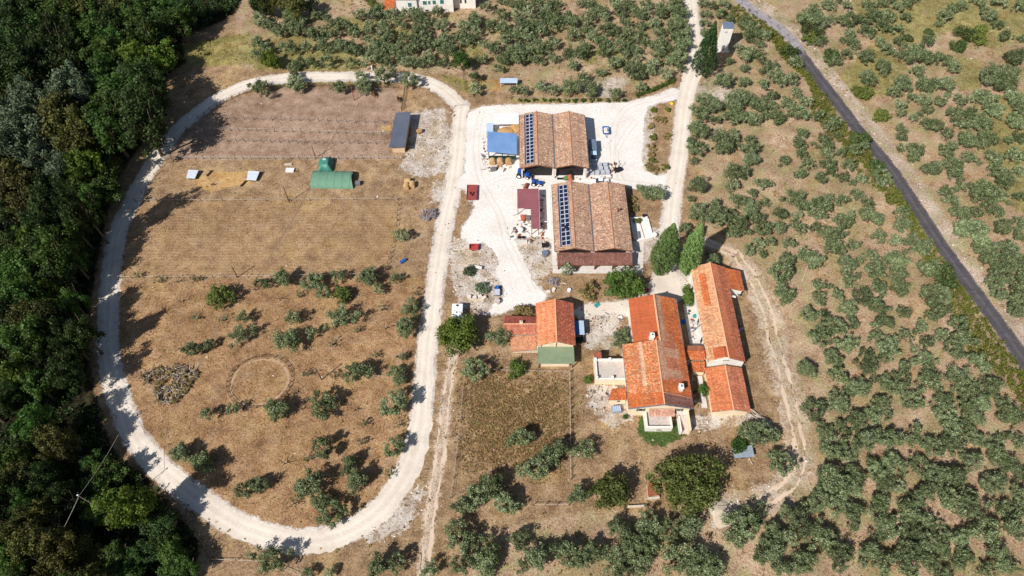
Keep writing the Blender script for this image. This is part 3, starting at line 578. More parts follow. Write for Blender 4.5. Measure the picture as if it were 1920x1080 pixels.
LANDMARKS = [('the round pen',487,715),('the brush pile',315,720),('the bottom bend of the gravel track',620,1010),('the white box van',858,585),('the fig tree',857,630),
 ('the green tunnel',630,338),('the slate grey shed',750,245),('the white house at the top',810,12),('the small white-roofed shelter',953,155),('the top of the gravel loop',640,144),
 ('the junction by the tall cypress',1295,140),('the white tower',1358,75),('the first barn',1040,265),('the second barn',1110,405),('the twin cypresses',1270,460),('the long house',1350,590),
 ('the dirt track bend',1495,870),('the sand heap',1357,958),('the walnut tree',1290,902),('the tall weed paddock',965,800),('the pole lying in the grove',1510,510),
 ('the top bend of the asphalt road',1480,75),('the pale stretch of the road',1430,30),('the middle of the asphalt road',1655,295),('the lower stretch of the asphalt road',1850,580),
 ('the top right corner',1900,20),('the right edge beside the road end',1905,700),('the lower right corner',1900,1060),('the bottom edge below the dirt track',1500,1065),('the bottom edge under the sand heap',1180,1065),
 ('the top right thicket',1800,90),('the wood edge at the top left',440,60),('the left bend of the gravel track',205,620),('the dirt track by the long house',1450,640),('the open patch in the right grove',1700,580),
 ('the right edge above the road',1900,330),('the middle of the right grove',1600,420),('the lower right grove',1690,900),('the middle of the top grove',1050,50),('the left of the top grove',620,60)]
ORD = ['nearest','second nearest','third nearest','fourth nearest','fifth nearest','sixth nearest','seventh nearest','eighth nearest','ninth nearest','tenth nearest','eleventh nearest','twelfth nearest']
ORD += ['%dth nearest' % k for k in range(13, 60)]
def place_labels(items, what):
    """items: [(px, py)] -> unique label per item from the nearest landmark, the side it lies on and its rank there"""
    sec = {}
    for i, (x, y) in enumerate(items):
        l = min(range(len(LANDMARKS)), key=lambda k: (LANDMARKS[k][1]-x)**2+(LANDMARKS[k][2]-y)**2)
        dx, dy = x-LANDMARKS[l][1], y-LANDMARKS[l][2]
        s = int(round(math.atan2(-dy, dx)/(math.pi/4))) % 8
        sec.setdefault((l, s), []).append((dx*dx+dy*dy, i))
    side = ['to the right of','above right of','above','above left of','to the left of','below left of','below','below right of']
    out = [None]*len(items)
    for (l, s), v in sec.items():
        v.sort()
        for r_, (_, i) in enumerate(v):
            out[i] = '%s %s %s' % (what, side[s], LANDMARKS[l][0]) + (', %s' % ORD[r_] if len(v) > 1 else '')
    return out
OL = []
for (cx_, cy_), lst in SURVEY.items():
    for x, y, r in lst:
        px_, py_ = 480*cx_+x/4, 270*cy_+y/4; top = py_ < 128 and px_ < 1296
        OL.append((px_, py_, r/4*(1.12 if top else (1.1 if (py_ > 800 and px_ > 830) else 1.))))
        if not top and (cx_ == 3 or (cy_ == 3 and px_ > 1000 and py_ > 985)) and rnd.random() < (.5 if cy_ == 0 else .33) and (px_ > 1530 or py_ > 960): OL.append((px_+rnd.choice((-1,1))*rnd.uniform(10,20), py_+rnd.choice((-1,1))*rnd.uniform(6,14), r/4*rnd.uniform(.45,.75)))
        if top and rnd.random() < .42: OL.append((px_+rnd.uniform(-17,17), min(126, py_+rnd.uniform(-10,10)), r/4*rnd.uniform(.7,1.)))
OL.sort(key=lambda t: -t[2])
RDW = W(ROAD); OL = [o_ for o_ in OL if line_dist(np.array([at(o_[0], o_[1], 1.5)]), RDW)[0] > 2.0+.55*o_[2]/ppm(o_[1])]
labels = place_labels([(x, y) for x, y, r in OL], 'olive tree')
big_group = 'olive trees of the farm groves'
rest = []
rg = np.random.default_rng(5)
for i, (x, y, r) in enumerate(OL):
    rw = r/ppm(y)*1.02; sc = rw/OLIVE_R
    X, Y = at(x, y, 1.5*sc**.8+.3)
    k = i % 12; rz = rg.random()*6.28; hz = sc**.75*(.95+.25*rg.random())
    if i < 300:
        t = empty('olive_tree', (X, Y, 0), rz, labels[i], 'olive tree', big_group)
        obj('trunk', OLIVE_TRUNK[k], t, scale=(sc, sc, hz)); obj('crown', OLIVE_CROWN[k], t, scale=(sc, sc, hz))
    else: rest.append((X, Y, sc, hz, rz))
# the smaller, farther ones of the groves as one mass
parts_ = []
for j, (X, Y, sc, hz, rz) in enumerate(rest):
    bl = crown_blobs(rg, OLIVE_R, .6, 3.9, 24, .66, .25, .28)
    v, f, t = leaf_cloud(rg, bl, 36, .215, .14, .55)
    c_, s_ = math.cos(rz), math.sin(rz)
    v = np.stack([(v[:,0]*c_-v[:,1]*s_)*sc+X, (v[:,0]*s_+v[:,1]*c_)*sc+Y, np.maximum(v[:,2]*hz, .05)], 1)
    g = rg.normal()*.1
    parts_.append((v, f, np.clip(t+g, 0, 1)))
tag(obj('olive_grove', foliage_mesh('olive_grove', parts_, M['olive'])), 'smaller grey green olive trees filling the groves around the farm', 'olive grove', kind='stuff')
# ---------------------------------------------------------------- the wood on the left
WOOD_CROWN = {}; WOOD_TRUNK = []
for k in range(6):
    rg = np.random.default_rng(300+k)
    WOOD_TRUNK.append(trunk_mesh('trunk', rg, .38, 6.5, 3.2, 5))
KIND = {'d': 'wood_dark', 'g': 'wood_mid', 'y': 'wood_yellow', 'o': 'wood_brown', 'b': 'wood_grey'}
for key, mn in KIND.items():
    WOOD_CROWN[key] = []
    for k in range(4):
        rg = np.random.default_rng(400+k+37*ord(key))
        bl = crown_blobs(rg, 5, 2.5, 13.5, 62, 1.2, .35, .34)
        WOOD_CROWN[key].append(foliage_mesh('crown', [leaf_cloud(rg, bl, 92, .28, .2, .58)], M[mn]))
WOODS = {
(0,0): [(60,60,120,'d'),(180,90,130,'d'),(330,60,130,'d'),(480,90,130,'g'),(640,40,110,'o'),(100,230,130,'d'),(250,250,120,'g'),(400,280,110,'d'),(60,400,130,'d'),(220,420,120,'d'),(120,560,140,'d'),(720,230,120,'g'),(850,200,110,'d'),(880,60,120,'o'),(1060,90,130,'g'),(1200,100,120,'g'),(1320,150,115,'g'),(1180,220,110,'d'),(1400,60,90,'d'),(1050,250,100,'g'),(780,400,120,'g'),(870,320,90,'g'),(1000,420,110,'y'),(1190,430,125,'y'),(1080,500,90,'g'),(800,520,90,'g'),(900,660,165,'g'),(1060,620,140,'d'),(760,640,100,'g'),(980,830,185,'d'),(1120,760,110,'d'),(1080,940,150,'d'),(800,800,140,'g'),(820,960,150,'g'),(560,660,130,'b'),(460,740,110,'b'),(640,740,100,'b'),(440,880,160,'o'),(560,960,130,'o'),(120,860,150,'b'),(80,1000,130,'b'),(300,1000,120,'b'),(200,700,90,'b'),(520,420,100,'d'),(560,250,100,'d')],
(0,1): [(60,60,130,'b'),(270,130,140,'b'),(420,80,110,'b'),(450,200,110,'b'),(100,230,140,'o'),(180,330,140,'o'),(60,350,130,'o'),(560,50,110,'o'),(620,160,110,'y'),(560,280,90,'y'),(720,230,130,'g'),(820,180,80,'o'),(760,350,120,'g'),(640,430,90,'g'),(330,420,130,'d'),(220,480,130,'o'),(80,560,120,'d'),(330,560,120,'d'),(300,680,120,'d'),(440,720,110,'g'),(220,720,90,'y'),(100,740,110,'d'),(400,860,130,'g'),(520,850,90,'g'),(280,860,120,'g'),(130,920,130,'g'),(50,860,80,'d'),(220,1000,110,'g'),(450,980,100,'d'),(560,620,90,'d'),(60,680,100,'b')],
(0,2): [(350,30,90,'y'),(180,80,120,'g'),(540,110,90,'g'),(60,180,110,'d'),(250,230,110,'o'),(420,220,100,'d'),(160,380,140,'g'),(320,360,120,'g'),(460,330,90,'d'),(60,450,100,'d'),(220,500,100,'d'),(130,640,110,'y'),(250,720,110,'g'),(480,640,110,'d'),(40,660,70,'g'),(350,600,80,'d'),(60,880,70,'d'),(260,1010,110,'g'),(540,420,80,'d'),(460,480,80,'d'),(620,350,100,'d'),(120,800,80,'d')],
(0,3): [(60,200,90,'g'),(200,220,90,'g'),(400,60,110,'o'),(500,60,80,'o'),(250,40,70,'g'),(450,150,90,'o'),(680,220,80,'g'),(780,330,120,'g'),(700,380,90,'g'),(740,560,130,'y'),(980,560,140,'y'),(1100,620,120,'d'),(1220,700,110,'d'),(200,560,90,'g'),(300,640,110,'o'),(180,720,120,'o'),(330,780,130,'o'),(480,860,120,'o'),(250,850,120,'o'),(60,820,110,'g'),(80,980,110,'g'),(560,960,120,'o'),(720,980,100,'o'),(860,940,100,'g'),(980,1010,110,'g'),(1130,880,90,'d'),(1250,830,80,'g'),(1290,960,110,'g'),(1380,1020,90,'g'),(420,1010,110,'o'),(200,1050,90,'g'),(600,780,90,'d'),(80,420,110,'d'),(330,330,100,'d'),(160,330,100,'o'),(500,480,90,'d'),(330,460,90,'d')],
(1,0): [(100,15,70,'o'),(300,30,80,'o'),(30,10,70,'d'),(200,0,70,'o')]}
KLAB = {'d': 'dark green tree', 'g': 'mid green tree', 'y': 'yellow green tree', 'o': 'olive brown tree', 'b': 'silver grey tree'}
WL = []
for (cx_, cy_), lst in WOODS.items():
    for x, y, r, k in lst: WL.append((480*cx_+x/4, 270*cy_+y/4, r/4, k))
# beyond the photo's edge the wood goes on, and it throws its shade into view
for x, y in [(-30,60),(-40,150),(-30,250),(-45,350),(-30,450),(-40,560),(-30,660),(-40,760),(-30,860),(-30,960),(40,1100),(130,1110),(220,1105),(310,1110),(-90,1040)]:
    WL.append((x, y, 30, 'dgo'[int(abs(x+y)) % 3]))
WOODMARK = [('upper left corner',20,20),('upper edge',280,15),('grassy clearing',400,80),('top left bend of the gravel track',310,230),('sunlit left stretch of track',265,320),('shaded left track',215,430),('fence corner of the mown field',228,520),('shaded track beside the brush pile',205,630),('left edge at mid height',15,420),('lower left edge',15,720),('lower left corner',20,1050),('overhead cable',170,900),('lower bend of the gravel track',330,890),('bottom edge',300,1060),('silver grey trees',60,230),('middle of the wood',120,560)]
sec = {}
for i, (x, y, r, k) in enumerate(WL):
    l = min(range(len(WOODMARK)), key=lambda q: (WOODMARK[q][1]-x)**2+(WOODMARK[q][2]-y)**2)
    sec.setdefault((l, k), []).append(((x-WOODMARK[l][1])**2+(y-WOODMARK[l][2])**2, i))
wl = [None]*len(WL)
for (l, k), v in sec.items():
    v.sort()
    for r_, (_, i) in enumerate(v):
        wl[i] = '%s of the wood, %s the %s' % (KLAB[k], ORD[r_], WOODMARK[l][0])
rg = np.random.default_rng(77)
for i, (x, y, r, k) in enumerate(WL):
    rw = r/ppm(y)*1.1; h = min(19, 7+2.0*rw)*(.9+.2*rg.random())
    if (y > 740 and x > 130 and (x, y) != (245, 950)) or (165 < x < 250 and 268 < y < 392): h *= .52
    if (x, y) == (245, 950): h = 18
    if x > 270 and y < 150: h *= .7
    X, Y = at(x, y, h*.62)
    sc = rw/5; hz = h/13.8
    t = empty('broadleaf_tree', (X, Y, 0), rg.random()*6.28, wl[i], 'tree', 'trees of the wood left of the track')
    obj('trunk', WOOD_TRUNK[i % 6], t, scale=(sc**.6, sc**.6, hz)); obj('crown', WOOD_CROWN[k][i % 4], t, scale=(sc, sc, hz))

# one tall slim tree close to the track throws the long shadow across the mown field
X, Y = at(203, 456); t = empty('broadleaf_tree', (X, Y, 0), 1.0, 'tallest slim tree at the track, shading the corner of the mown field', 'tree', 'trees of the wood left of the track')
obj('trunk', WOOD_TRUNK[2], t, scale=(.8,.8,1.9)); obj('crown', WOOD_CROWN['d'][1], t, scale=(.8,.8,1.88))
# ---------------------------------------------------------------- buildings
def pick(rng, cols, wts):
    c = .5*np.array(lin(cols[rng.choice(len(cols), p=wts)]))+.5*sum(np.array(lin(q))*w_ for q, w_ in zip(cols, wts)); l = c.mean(); c = (l+(c-l)*.98)*.84*np.array([1.0,1.12,1.12]); return np.clip(c*(.82+.36*rng.random()), 0, 1)
def pal_orange(u, v, g):  return pick(g, [(208,100,54),(222,128,74),(196,82,46),(226,158,112),(170,96,66)], [.36,.28,.2,.1,.06])
def pal_weath(u, v, g):   return pick(g, [(216,132,84),(226,164,120),(204,104,62),(232,186,148),(140,92,66)], [.3,.26,.22,.14,.08])
def pal_mauve(u, v, g):   return 1.1*pick(g, [(184,98,68),(200,122,90),(170,92,72),(212,150,120)], [.4,.3,.2,.1])
def pal_new(u, v, g):     return pick(g, [(206,104,64),(210,110,70)], [.5,.5])*.6+np.array(lin((206,104,64)))*.3
def pal_barn(u, v, g):    return np.array([.98,.96,.94])*(1.+.2*g.normal()*(g.random() < .5))*pick(g, [(192,142,116),(216,176,150),(172,118,98),(232,204,182),(128,90,76),(204,158,136)], [.26,.2,.2,.08,.12,.14])
def pal_lean(u, v, g):    return pick(g, [(140,90,80),(156,104,92),(126,80,72),(172,122,108)], [.38,.3,.22,.1])
def pal_red(u, v, g):     return pick(g, [(184,88,62),(200,112,84),(168,76,56),(214,146,116)], [.36,.28,.22,.14])
def tiles(parent, e0, e1, r1, r0, pal, seed, tw=.25, tl=.34, h=.055, lift=.05):
    """clay tiles laid as real arches; e0-e1 the eave, r0-r1 the ridge (world points)"""
    g = np.random.default_rng(seed)
    e0, e1, r0, r1 = [np.array(p, float) for p in (e0, e1, r0, r1)]
    nu = max(1, int(round(np.linalg.norm(e1-e0)/tw))); nv = max(1, int(round(np.linalg.norm(r0-e0)/tl)))
    n = np.cross(e1-e0, r0-e0); n /= np.linalg.norm(n)
    if n[2] < 0: n = -n
    sg = min(.1, np.linalg.norm(e1-e0)*.006)
    def S(u, v): return (e0*(1-u)+e1*u)*(1-v)+(r0*(1-u)+r1*u)*v+n*(sg*(math.sin(u*9+seed)*.5+math.sin(u*4+v*5+seed*2)*.5)*4*v*(1-v)+0)
    lo = g.normal(size=(nv//5+3, nu//7+3)); colv = 1+.06*g.normal(size=nu); rowv = 1+.05*g.normal(size=nv)
    V, F, Cc = [], [], []; prof = ((0,0),(.22,1),(.6,1),(.82,0))
    for j in range(nv):
        v0, v1 = j/nv, min(1., (j+1.12)/nv)
        for i in range(nu):
            jl = g.normal()*.012; b = len(V); q0 = lift+.028+jl; q1 = lift-.004+jl; du = g.normal()*.06/nu; dv = g.normal()*.05/nv
            for (pu, ph) in prof:
                u = min(1, max(0, (i+pu)/nu+du))
                V.append(S(u, max(0, v0+dv))+n*(q0+ph*h)); V.append(S(u, v1)+n*(q1+ph*h))
            c = np.clip(pal((i+.5)/nu, (j+.5)/nv, g)*colv[i]*rowv[j]*(1+.05*lo[int((j+i*.13)/5) % lo.shape[0], i//7]), 0, 1)
            for k in range(3): F.append((b+2*k, b+2*k+2, b+2*k+3, b+2*k+1)); Cc.append((*c, 1))
            # channel tile between two arches
            u2 = min(1, (i+1)/nu); b2 = len(V)
            V += [S(min(1,(i+.8)/nu+du), max(0, v0+dv))+n*(q0*.9), S(min(1,u2+.03/nu), max(0, v0))+n*(q0*.9), S(min(1,u2+.03/nu), v1)+n*(q1), S(min(1,(i+.8)/nu+du), v1)+n*q1]
            F.append((b2, b2+1, b2+2, b2+3)); Cc.append((*(np.array(c)*.8), 1))
    root = parent
    while root.parent is not None: root = root.parent
    V = np.array(V)-np.array(root.location)
    me = np_mesh('tiles', V, np.array(F), M['tiles'])
    a = me.attributes.new('tile', 'FLOAT_COLOR', 'FACE'); a.data.foreach_set('color', np.array(Cc, np.float32).ravel())
    return tag(obj('tiles', me, parent), kind='stuff')
def roof_plane(root, e0, e1, r1, r0, pal, seed, th=.16, **kw):
    o = MB().slab(e0, e1, r1, r0, th).build('roof_slope', M['deck'], root)
    if pal: tiles(o, e0, e1, r1, r0, pal, seed, **kw)
    return o
def ridge_line(root, a, b, mat, r=.15):
    return MB().tube([a, b], r, 6).build('ridge', mat, root)
def gable_walls(root, x0, x1, y0, y1, ze, zr, xr, mat, t=.3):
    """walls of a house whose ridge runs along y (at x = xr)"""
    pent = lambda y: [(x0,y,-.1),(x1,y,-.1),(x1,y,ze),(xr,y,zr),(x0,y,ze)]
    mb = MB(); a = pent(y0); b = pent(y1)
    mb.poly(a+b, [(0,1,2,3,4),(9,8,7,6,5),(1,0,5,6),(2,1,6,7),(3,2,7,8),(4,3,8,9),(0,4,9,5)])
    return mb.build('wall', mat, root)
def chimney(root, x, y, z0, z1, sx=.5, sy=.5, mat=None):
    c = MB().box(x-sx, x+sx, y-sy, y+sy, z0, z1-.15).build('chimney', mat or M['white'], root)
    MB().box(x-sx-.1, x+sx+.1, y-sy-.1, y+sy+.1, z1-.15, z1).box(x-sx*.5, x+sx*.5, y-sy*.5, y+sy*.5, z1, z1+.18).build('chimney_cap', mat or M['white'], c)
    MB().box(x-sx*.35, x+sx*.35, y-sy*.35, y+sy*.35, z1+.181, z1+.2).build('flue', M['black'], c)
def window_s(root, xc, y, zc, w, h, shut=None, face=-1, open_=True):
    """window in a wall facing -y (face=-1)"""
    f = MB(); e = .07
    f.box(xc-w/2-e, xc+w/2+e, y-.05, y+.05, zc+h/2, zc+h/2+e).box(xc-w/2-e, xc+w/2+e, y-.05, y+.05, zc-h/2-e, zc-h/2)
    f.box(xc-w/2-e, xc-w/2, y-.05, y+.05, zc-h/2, zc+h/2).box(xc+w/2, xc+w/2+e, y-.05, y+.05, zc-h/2, zc+h/2)
    o = f.build('window', M['oldwood'], root)
    MB().box(xc-w/2, xc+w/2, y-.02, y+.02, zc-h/2, zc+h/2).build('pane', M['glass'], o)
    MB().box(xc-w/2-.15, xc+w/2+.15, y-.16, y+.02, zc-h/2-.14, zc-h/2-.07).build('sill', M['concrete'], o)
    if shut:
        for s in (-1, 1):
            cx = xc+s*(w/2+e+w*.28)
            MB().box(cx-w*.25, cx+w*.25, y-.09, y-.03, zc-h/2, zc+h/2).build('shutter', shut, o)
def twin_barn(label, x0, x1, y0, y1, ze, zr, zv, seed, wall_h=None, lean=None):
    root = empty('barn', ((x0+x1)/2, (y0+y1)/2, 0), 0, label, 'barn', 'twin gabled barns with solar panels')
    xa, xv, xb = x0+(x1-x0)*.255, x0+(x1-x0)*.505, x0+(x1-x0)*.755
    ov = .5
    # walls set in from the eaves; the south gable is an open bay
    wx0, wx1, wy0, wy1 = x0+ov, x1-ov, y0+ov+1.2, y1-ov
    prof = lambda y, d=.25: [(wx0,y,-.1),(wx1,y,-.1),(wx1,y,ze-d+.12),(xb,y,zr-d),(xv,y,zv-d),(xa,y,zr-d),(wx0,y,ze-d+.12)]
    n = 7
    a, b = prof(wy0), prof(wy1)
    MB().poly(a+b, [tuple(range(n)), tuple(range(2*n-1, n-1, -1))]+[((i+1)%n, i, n+i, n+(i+1)%n) for i in range(n)]).build('wall', M['pinkwall'], root)
    for xs, xe in ((wx0+.8, xv-.6), (xv+.6, wx1-.8)):
        d = MB().box(xs, xe, wy0-.04, wy0+.02, 0, ze-.9).build('bay_opening', M['black'], root)
    for xp in (x0+.6, xv, x1-.6):
        MB().box(xp-.2, xp+.2, y0+.35, y0+.75, -.1, (zv if xp == xv else ze)-.3).build('pillar', M['concrete'], root)
    sl = [((x0,ze),(xa,zr)), ((xv-.22,zv),(xa,zr)), ((xv+.22,zv),(xb,zr)), ((x1,ze),(xb,zr))]
    for k, ((ex, ez), (rx, rz)) in enumerate(sl):
        roof_plane(root, (ex,y0,ez), (ex,y1,ez), (rx,y1,rz), (rx,y0,rz), pal_barn, seed+k, tw=.26, tl=.34, h=.07)
    for xr_ in (xa, xb): ridge_line(root, (xr_,y0-.05,zr+.1), (xr_,y1+.05,zr+.1), M['ridge_br'], .2)
    # valley gutter and eaves gutters
    MB().box(xv-.2, xv+.2, y0-.08, y1+.08, zv-.12, zv+.0).build('gutter', M['gutter'], root)
    MB().box(x0-.16, x0+.03, y0, y1, ze-.2, ze-.02).build('gutter', M['gutter'], root)
    MB().box(x1-.03, x1+.16, y0, y1, ze-.2, ze-.02).build('gutter', M['gutter'], root)
    # fascia along the south gable
    for (p, q) in (((x0,ze),(xa,zr)), ((xa,zr),(xv,zv)), ((xv,zv),(xb,zr)), ((xb,zr),(x1,ze))):
        MB().hexa([(p[0],y0-.05,p[1]-.34),(q[0],y0-.05,q[1]-.34),(q[0],y0+.06,q[1]-.34),(p[0],y0+.06,p[1]-.34)],
                  [(p[0],y0-.05,p[1]+.02),(q[0],y0-.05,q[1]+.02),(q[0],y0+.06,q[1]+.02),(p[0],y0+.06,p[1]+.02)]).build('fascia', M['beam'], root)
    return root, (xa, xv, xb)
def solar_mat():
    m, nt, N, L, b = new_mat('solar_cells')
    b.inputs['Base Color'].default_value = rgba((34,38,66)); b.inputs['Roughness'].default_value = .3; b.inputs['Specular IOR Level'].default_value = .3
    return m
M['cells'] = solar_mat(); M['frame'] = pmat('aluminium_frame', (186,190,200), (206,210,218), 2, .6, .3)
M['panel_edge'] = pmat('blue_black_metal', (48,54,84), (64,70,100), 1, .4, .4)
def solar_array(label, x0, x1, z0, z1, y0, y1, ny_, tilt_in):
    """two columns of panels on a slope that rises from (x0,z0) to (x1,z1)"""
    root = empty('solar_array', ((x0+x1)/2, (y0+y1)/2, (z0+z1)/2), 0, label, 'solar panels', 'solar arrays on the barn roofs')
    d = Vector((x1-x0, 0, z1-z0)); Lw = d.length; d.normalize(); up = Vector((-d.z, 0, d.x))
    pw, pl = Lw/2-.05, (y1-y0)/ny_-.05
    mb = MB(); t = .05; e = .09
    o = [(-pw/2,-pl/2),(pw/2,-pl/2),(pw/2,pl/2),(-pw/2,pl/2)]; i_ = [(x*(1-2*e/pw), y*(1-2*e/pl)) for x, y in o]
    top = [(x,y,t) for x,y in o]; inn = [(x,y,t) for x,y in i_]; bot = [(x,y,0) for x,y in o]
    mb.face(inn, 0)
    for k in range(4): mb.face([top[k], top[(k+1)%4], inn[(k+1)%4], inn[k]], 1); mb.face([bot[k], bot[(k+1)%4], top[(k+1)%4], top[k]], 1)
    me = mb.mesh('solar_panel', [M['cells'], M['frame']])
    ang = -math.atan2(z1-z0, x1-x0)
    for c in range(2):
        for k in range(ny_):
            p = Vector((x0, 0, z0))+d*(Lw*(c+.5)/2)+up*.28; yy = y0+(y1-y0)*(k+.5)/ny_
            obj('solar_panel', me, root, (p.x-root.location.x, yy-root.location.y, p.z-root.location.z), (0, ang, 0))
    # mounting rails, plus the dark skirt along the low side
    for f in (.22, .5, .78):
        p = Vector((x0,0,z0))+d*(Lw*f)+up*.2; q = p+up*.06
        MB().box(p.x-.05, p.x+.05, y0, y1, p.z-.1, q.z-.02).build('mounting_rail', M['frame'], root)
    p = Vector((x0,0,z0))-d*.22
    MB().slab((p.x-.22,y0-.1,p.z+.2),(p.x+.2,y0-.1,p.z+.3),(p.x+.2,y1+.1,p.z+.3),(p.x-.22,y1+.1,p.z+.2),.05).build('skirt', M['panel_edge'], root)
b1, (xa, xv, xb) = twin_barn('north barn with twin brown tiled gables beside the blue roofed hay shelter', 2.35, 22.4, 140.0, 162.6, 4.8, 6.2, 4.95, 10)
sl = lambda f: (2.35+(xa-2.35)*f, 4.8+1.4*f)
solar_array('solar panels along the left slope of the barn nearest the hay shelter', *[v for v in (sl(.36)[0], sl(.82)[0], sl(.36)[1], sl(.82)[1])], 140.9, 161.6, 14, 0)
b2, (xa2, xv2, xb2) = twin_barn('south barn with twin brown tiled gables and a maroon lean-to', 11.5, 32.3, 110.4, 134.4, 3.9, 5.3, 4.05, 30)
sl2 = lambda f: (11.5+(xa2-11.5)*f, 3.9+1.4*f)
solar_array('solar panels along the left slope of the barn with the lean-to', sl2(.36)[0], sl2(.82)[0], sl2(.36)[1], sl2(.82)[1], 111.6, 133.2, 14, 0)
# lean-to on the south barn
roof_plane(b2, (12.1,106.9,2.5), (32.2,106.9,2.5), (32.2,110.3,3.45), (12.1,110.3,3.45), pal_lean, 50, tw=.34, tl=.42)
MB().box(12.0, 32.3, 106.78, 106.92, 2.28, 2.46).build('fascia', M['beam'], b2)
for xp in (12.5, 17.4, 22.3, 27.1, 31.8):
    p = MB().box(xp-.16, xp+.16, 107.1, 107.42, 0, 2.35).build('post', M['beam'], b2)
    MB().hexa([(xp+.1,107.18,1.2),(xp+.26,107.18,1.2),(xp+.26,107.34,1.2),(xp+.1,107.34,1.2)],[(xp+1.0,107.18,2.3),(xp+1.2,107.18,2.3),(xp+1.2,107.34,2.3),(xp+1.0,107.34,2.3)]).build('brace', M['beam'], p)
tag(MB().prism([(11.0,105.9),(35.2,105.9),(36.6,116.4),(33.4,117.),(32.2,117.2),(32.2,110.),(12.,110.),(12.,134.),(10.9,134.)], -.1, .06).build('concrete_apron', M['concrete']), kind='structure')
for x, y, z, h, mt in ((29.3, 123.4, 4.6, 1.5, 'rust'), (14.4, 117.3, 4.55, 1.4, 'black')):
    v = MB().tube([(x,y,z-.3),(x,y,z+h)], .2, 8).build('flue_pipe', M[mt], b2)
    MB().tube([(x,y,z+h),(x,y,z+h+.12)], .34, 8).build('cowl', M[mt], v)
MB().box(9.0, 12.2, 121.25, 121.45, 3.0, 3.18).build('pipe_bridge', M['white_sheet'], b2)
# loading platform and frame behind the north barn
t = empty('platform_trailer', (15.6, 164.6, 0), 0, 'grey flat platform trailer behind the north barn', 'trailer')
MB().box(13.7,17.5,163.9,165.3,.7,.9).build('bed', M['tgrey'], t)
for dx in (-1, 1): MB().cyl((15.6+dx,163.95,.38),(15.6+dx,164.2,.38),.38,12).build('wheel', M['rubber'], t)
# ---------- hay shelter with blue roof
h = empty('hay_shelter', (-3, 152, 0), 0, 'open hay shelter with a blue metal roof and dark green side', 'shelter')
def sheet_roof(root, a, b, c, d, mat, ribs=12, name='roof', along=True):
    o = MB().slab(a, b, c, d, .08).build(name, mat, root)
    A, B, Cc, D = [Vector(p) for p in (a, b, c, d)]; n = (B-A).cross(D-A).normalized(); n = n if n.z > 0 else -n
    mb = MB()
    for k in range(ribs+1):
        f = min(.995, max(.005, k/ribs)); p = (A.lerp(B, f), D.lerp(Cc, f)) if along else (A.lerp(D, f), B.lerp(Cc, f))
        w_ = (p[1]-p[0]).cross(n).normalized()*.035
        mb.hexa([p[0]-w_-n*.02, p[0]+w_-n*.02, p[1]+w_-n*.02, p[1]-w_-n*.02], [p[0]-w_*.5+n*.05, p[0]+w_*.5+n*.05, p[1]+w_*.5+n*.05, p[1]-w_*.5+n*.05])
    mb.build('rib', mat, o); return o
sheet_roof(h, (-7.45,148.2,3.3), (1.5,147.1,3.3), (1.45,155.0,4.2), (-7.5,155.9,4.2), M['blue_sheet'], 10, along=False)
for x in (-7.0, -2.9, 1.1):
    for y in (148.6, 155.0): MB().box(x-.12, x+.12, y-.12-(x+7)*.1, y+.12-(x+7)*.1, 0, 3.3 if y < 150 else 4.0).build('post', M['darkgreen'], h)
MB().box(-7.0, 1.1, 147.1, 147.25, 1.3, 2.6).build('side_panel', M['darkgreen'], h)
t = empty('sheet_shelter', (-1.7, 163.4, 0), 0, 'flat white sheet roof beside the north barn wall', 'shelter')
sheet_roof(t, (-5.9,160.9,2.5), (2.1,160.9,2.6), (2.1,165.6,2.9), (-5.9,165.6,2.8), M['white_sheet'], 8)
for x, y in ((-5.6,161.2),(-5.6,165.2),(1.8,161.2),(1.8,165.2)): MB().box(x-.08,x+.08,y-.08,y+.08,0,2.5).build('post', M['tgrey'], t)
t = empty('lean_shelter', (-6.9, 159.4, 0), 0, 'narrow pale blue sheet roof above the blue roofed hay shelter', 'shelter')
sheet_roof(t, (-8.0,157.2,2.3), (-5.85,157.2,2.5), (-5.85,161.6,2.5), (-8.0,161.6,2.3), M['pale_blue_sheet'], 6, along=False)
for x, y in ((-7.8,157.5),(-7.8,161.3),(-6.0,157.5),(-6.0,161.3)): MB().box(x-.07,x+.07,y-.07,y+.07,0,2.3).build('post', M['tgrey'], t)
# ---------- maroon L-shaped shelter
t = empty('machine_shelter', (5, 126, 0), 0, 'L-shaped maroon metal roof shelter left of the south barn', 'shelter')
sheet_roof(t, (1.5,126.35,2.85), (7.66,126.35,3.0), (7.66,133.7,3.0), (1.5,133.7,2.85), M['maroon_sheet'], 14, along=False)
sheet_roof(t, (5.3,118.9,2.94), (7.655,118.9,3.0), (7.655,126.35,3.0), (5.3,126.35,2.94), M['maroon_sheet'], 12, along=False)
MB().box(7.67,7.75,118.8,133.8,2.75,3.02).build('fascia', M['pinkwall'], t)
for x, y in ((1.7,126.6),(1.7,133.4),(7.4,119.2),(5.5,119.2),(7.4,126.4),(7.4,133.4),(5.5,126.1)): MB().box(x-.09,x+.09,y-.09,y+.09,0,2.86).build('post', M['beam'], t)
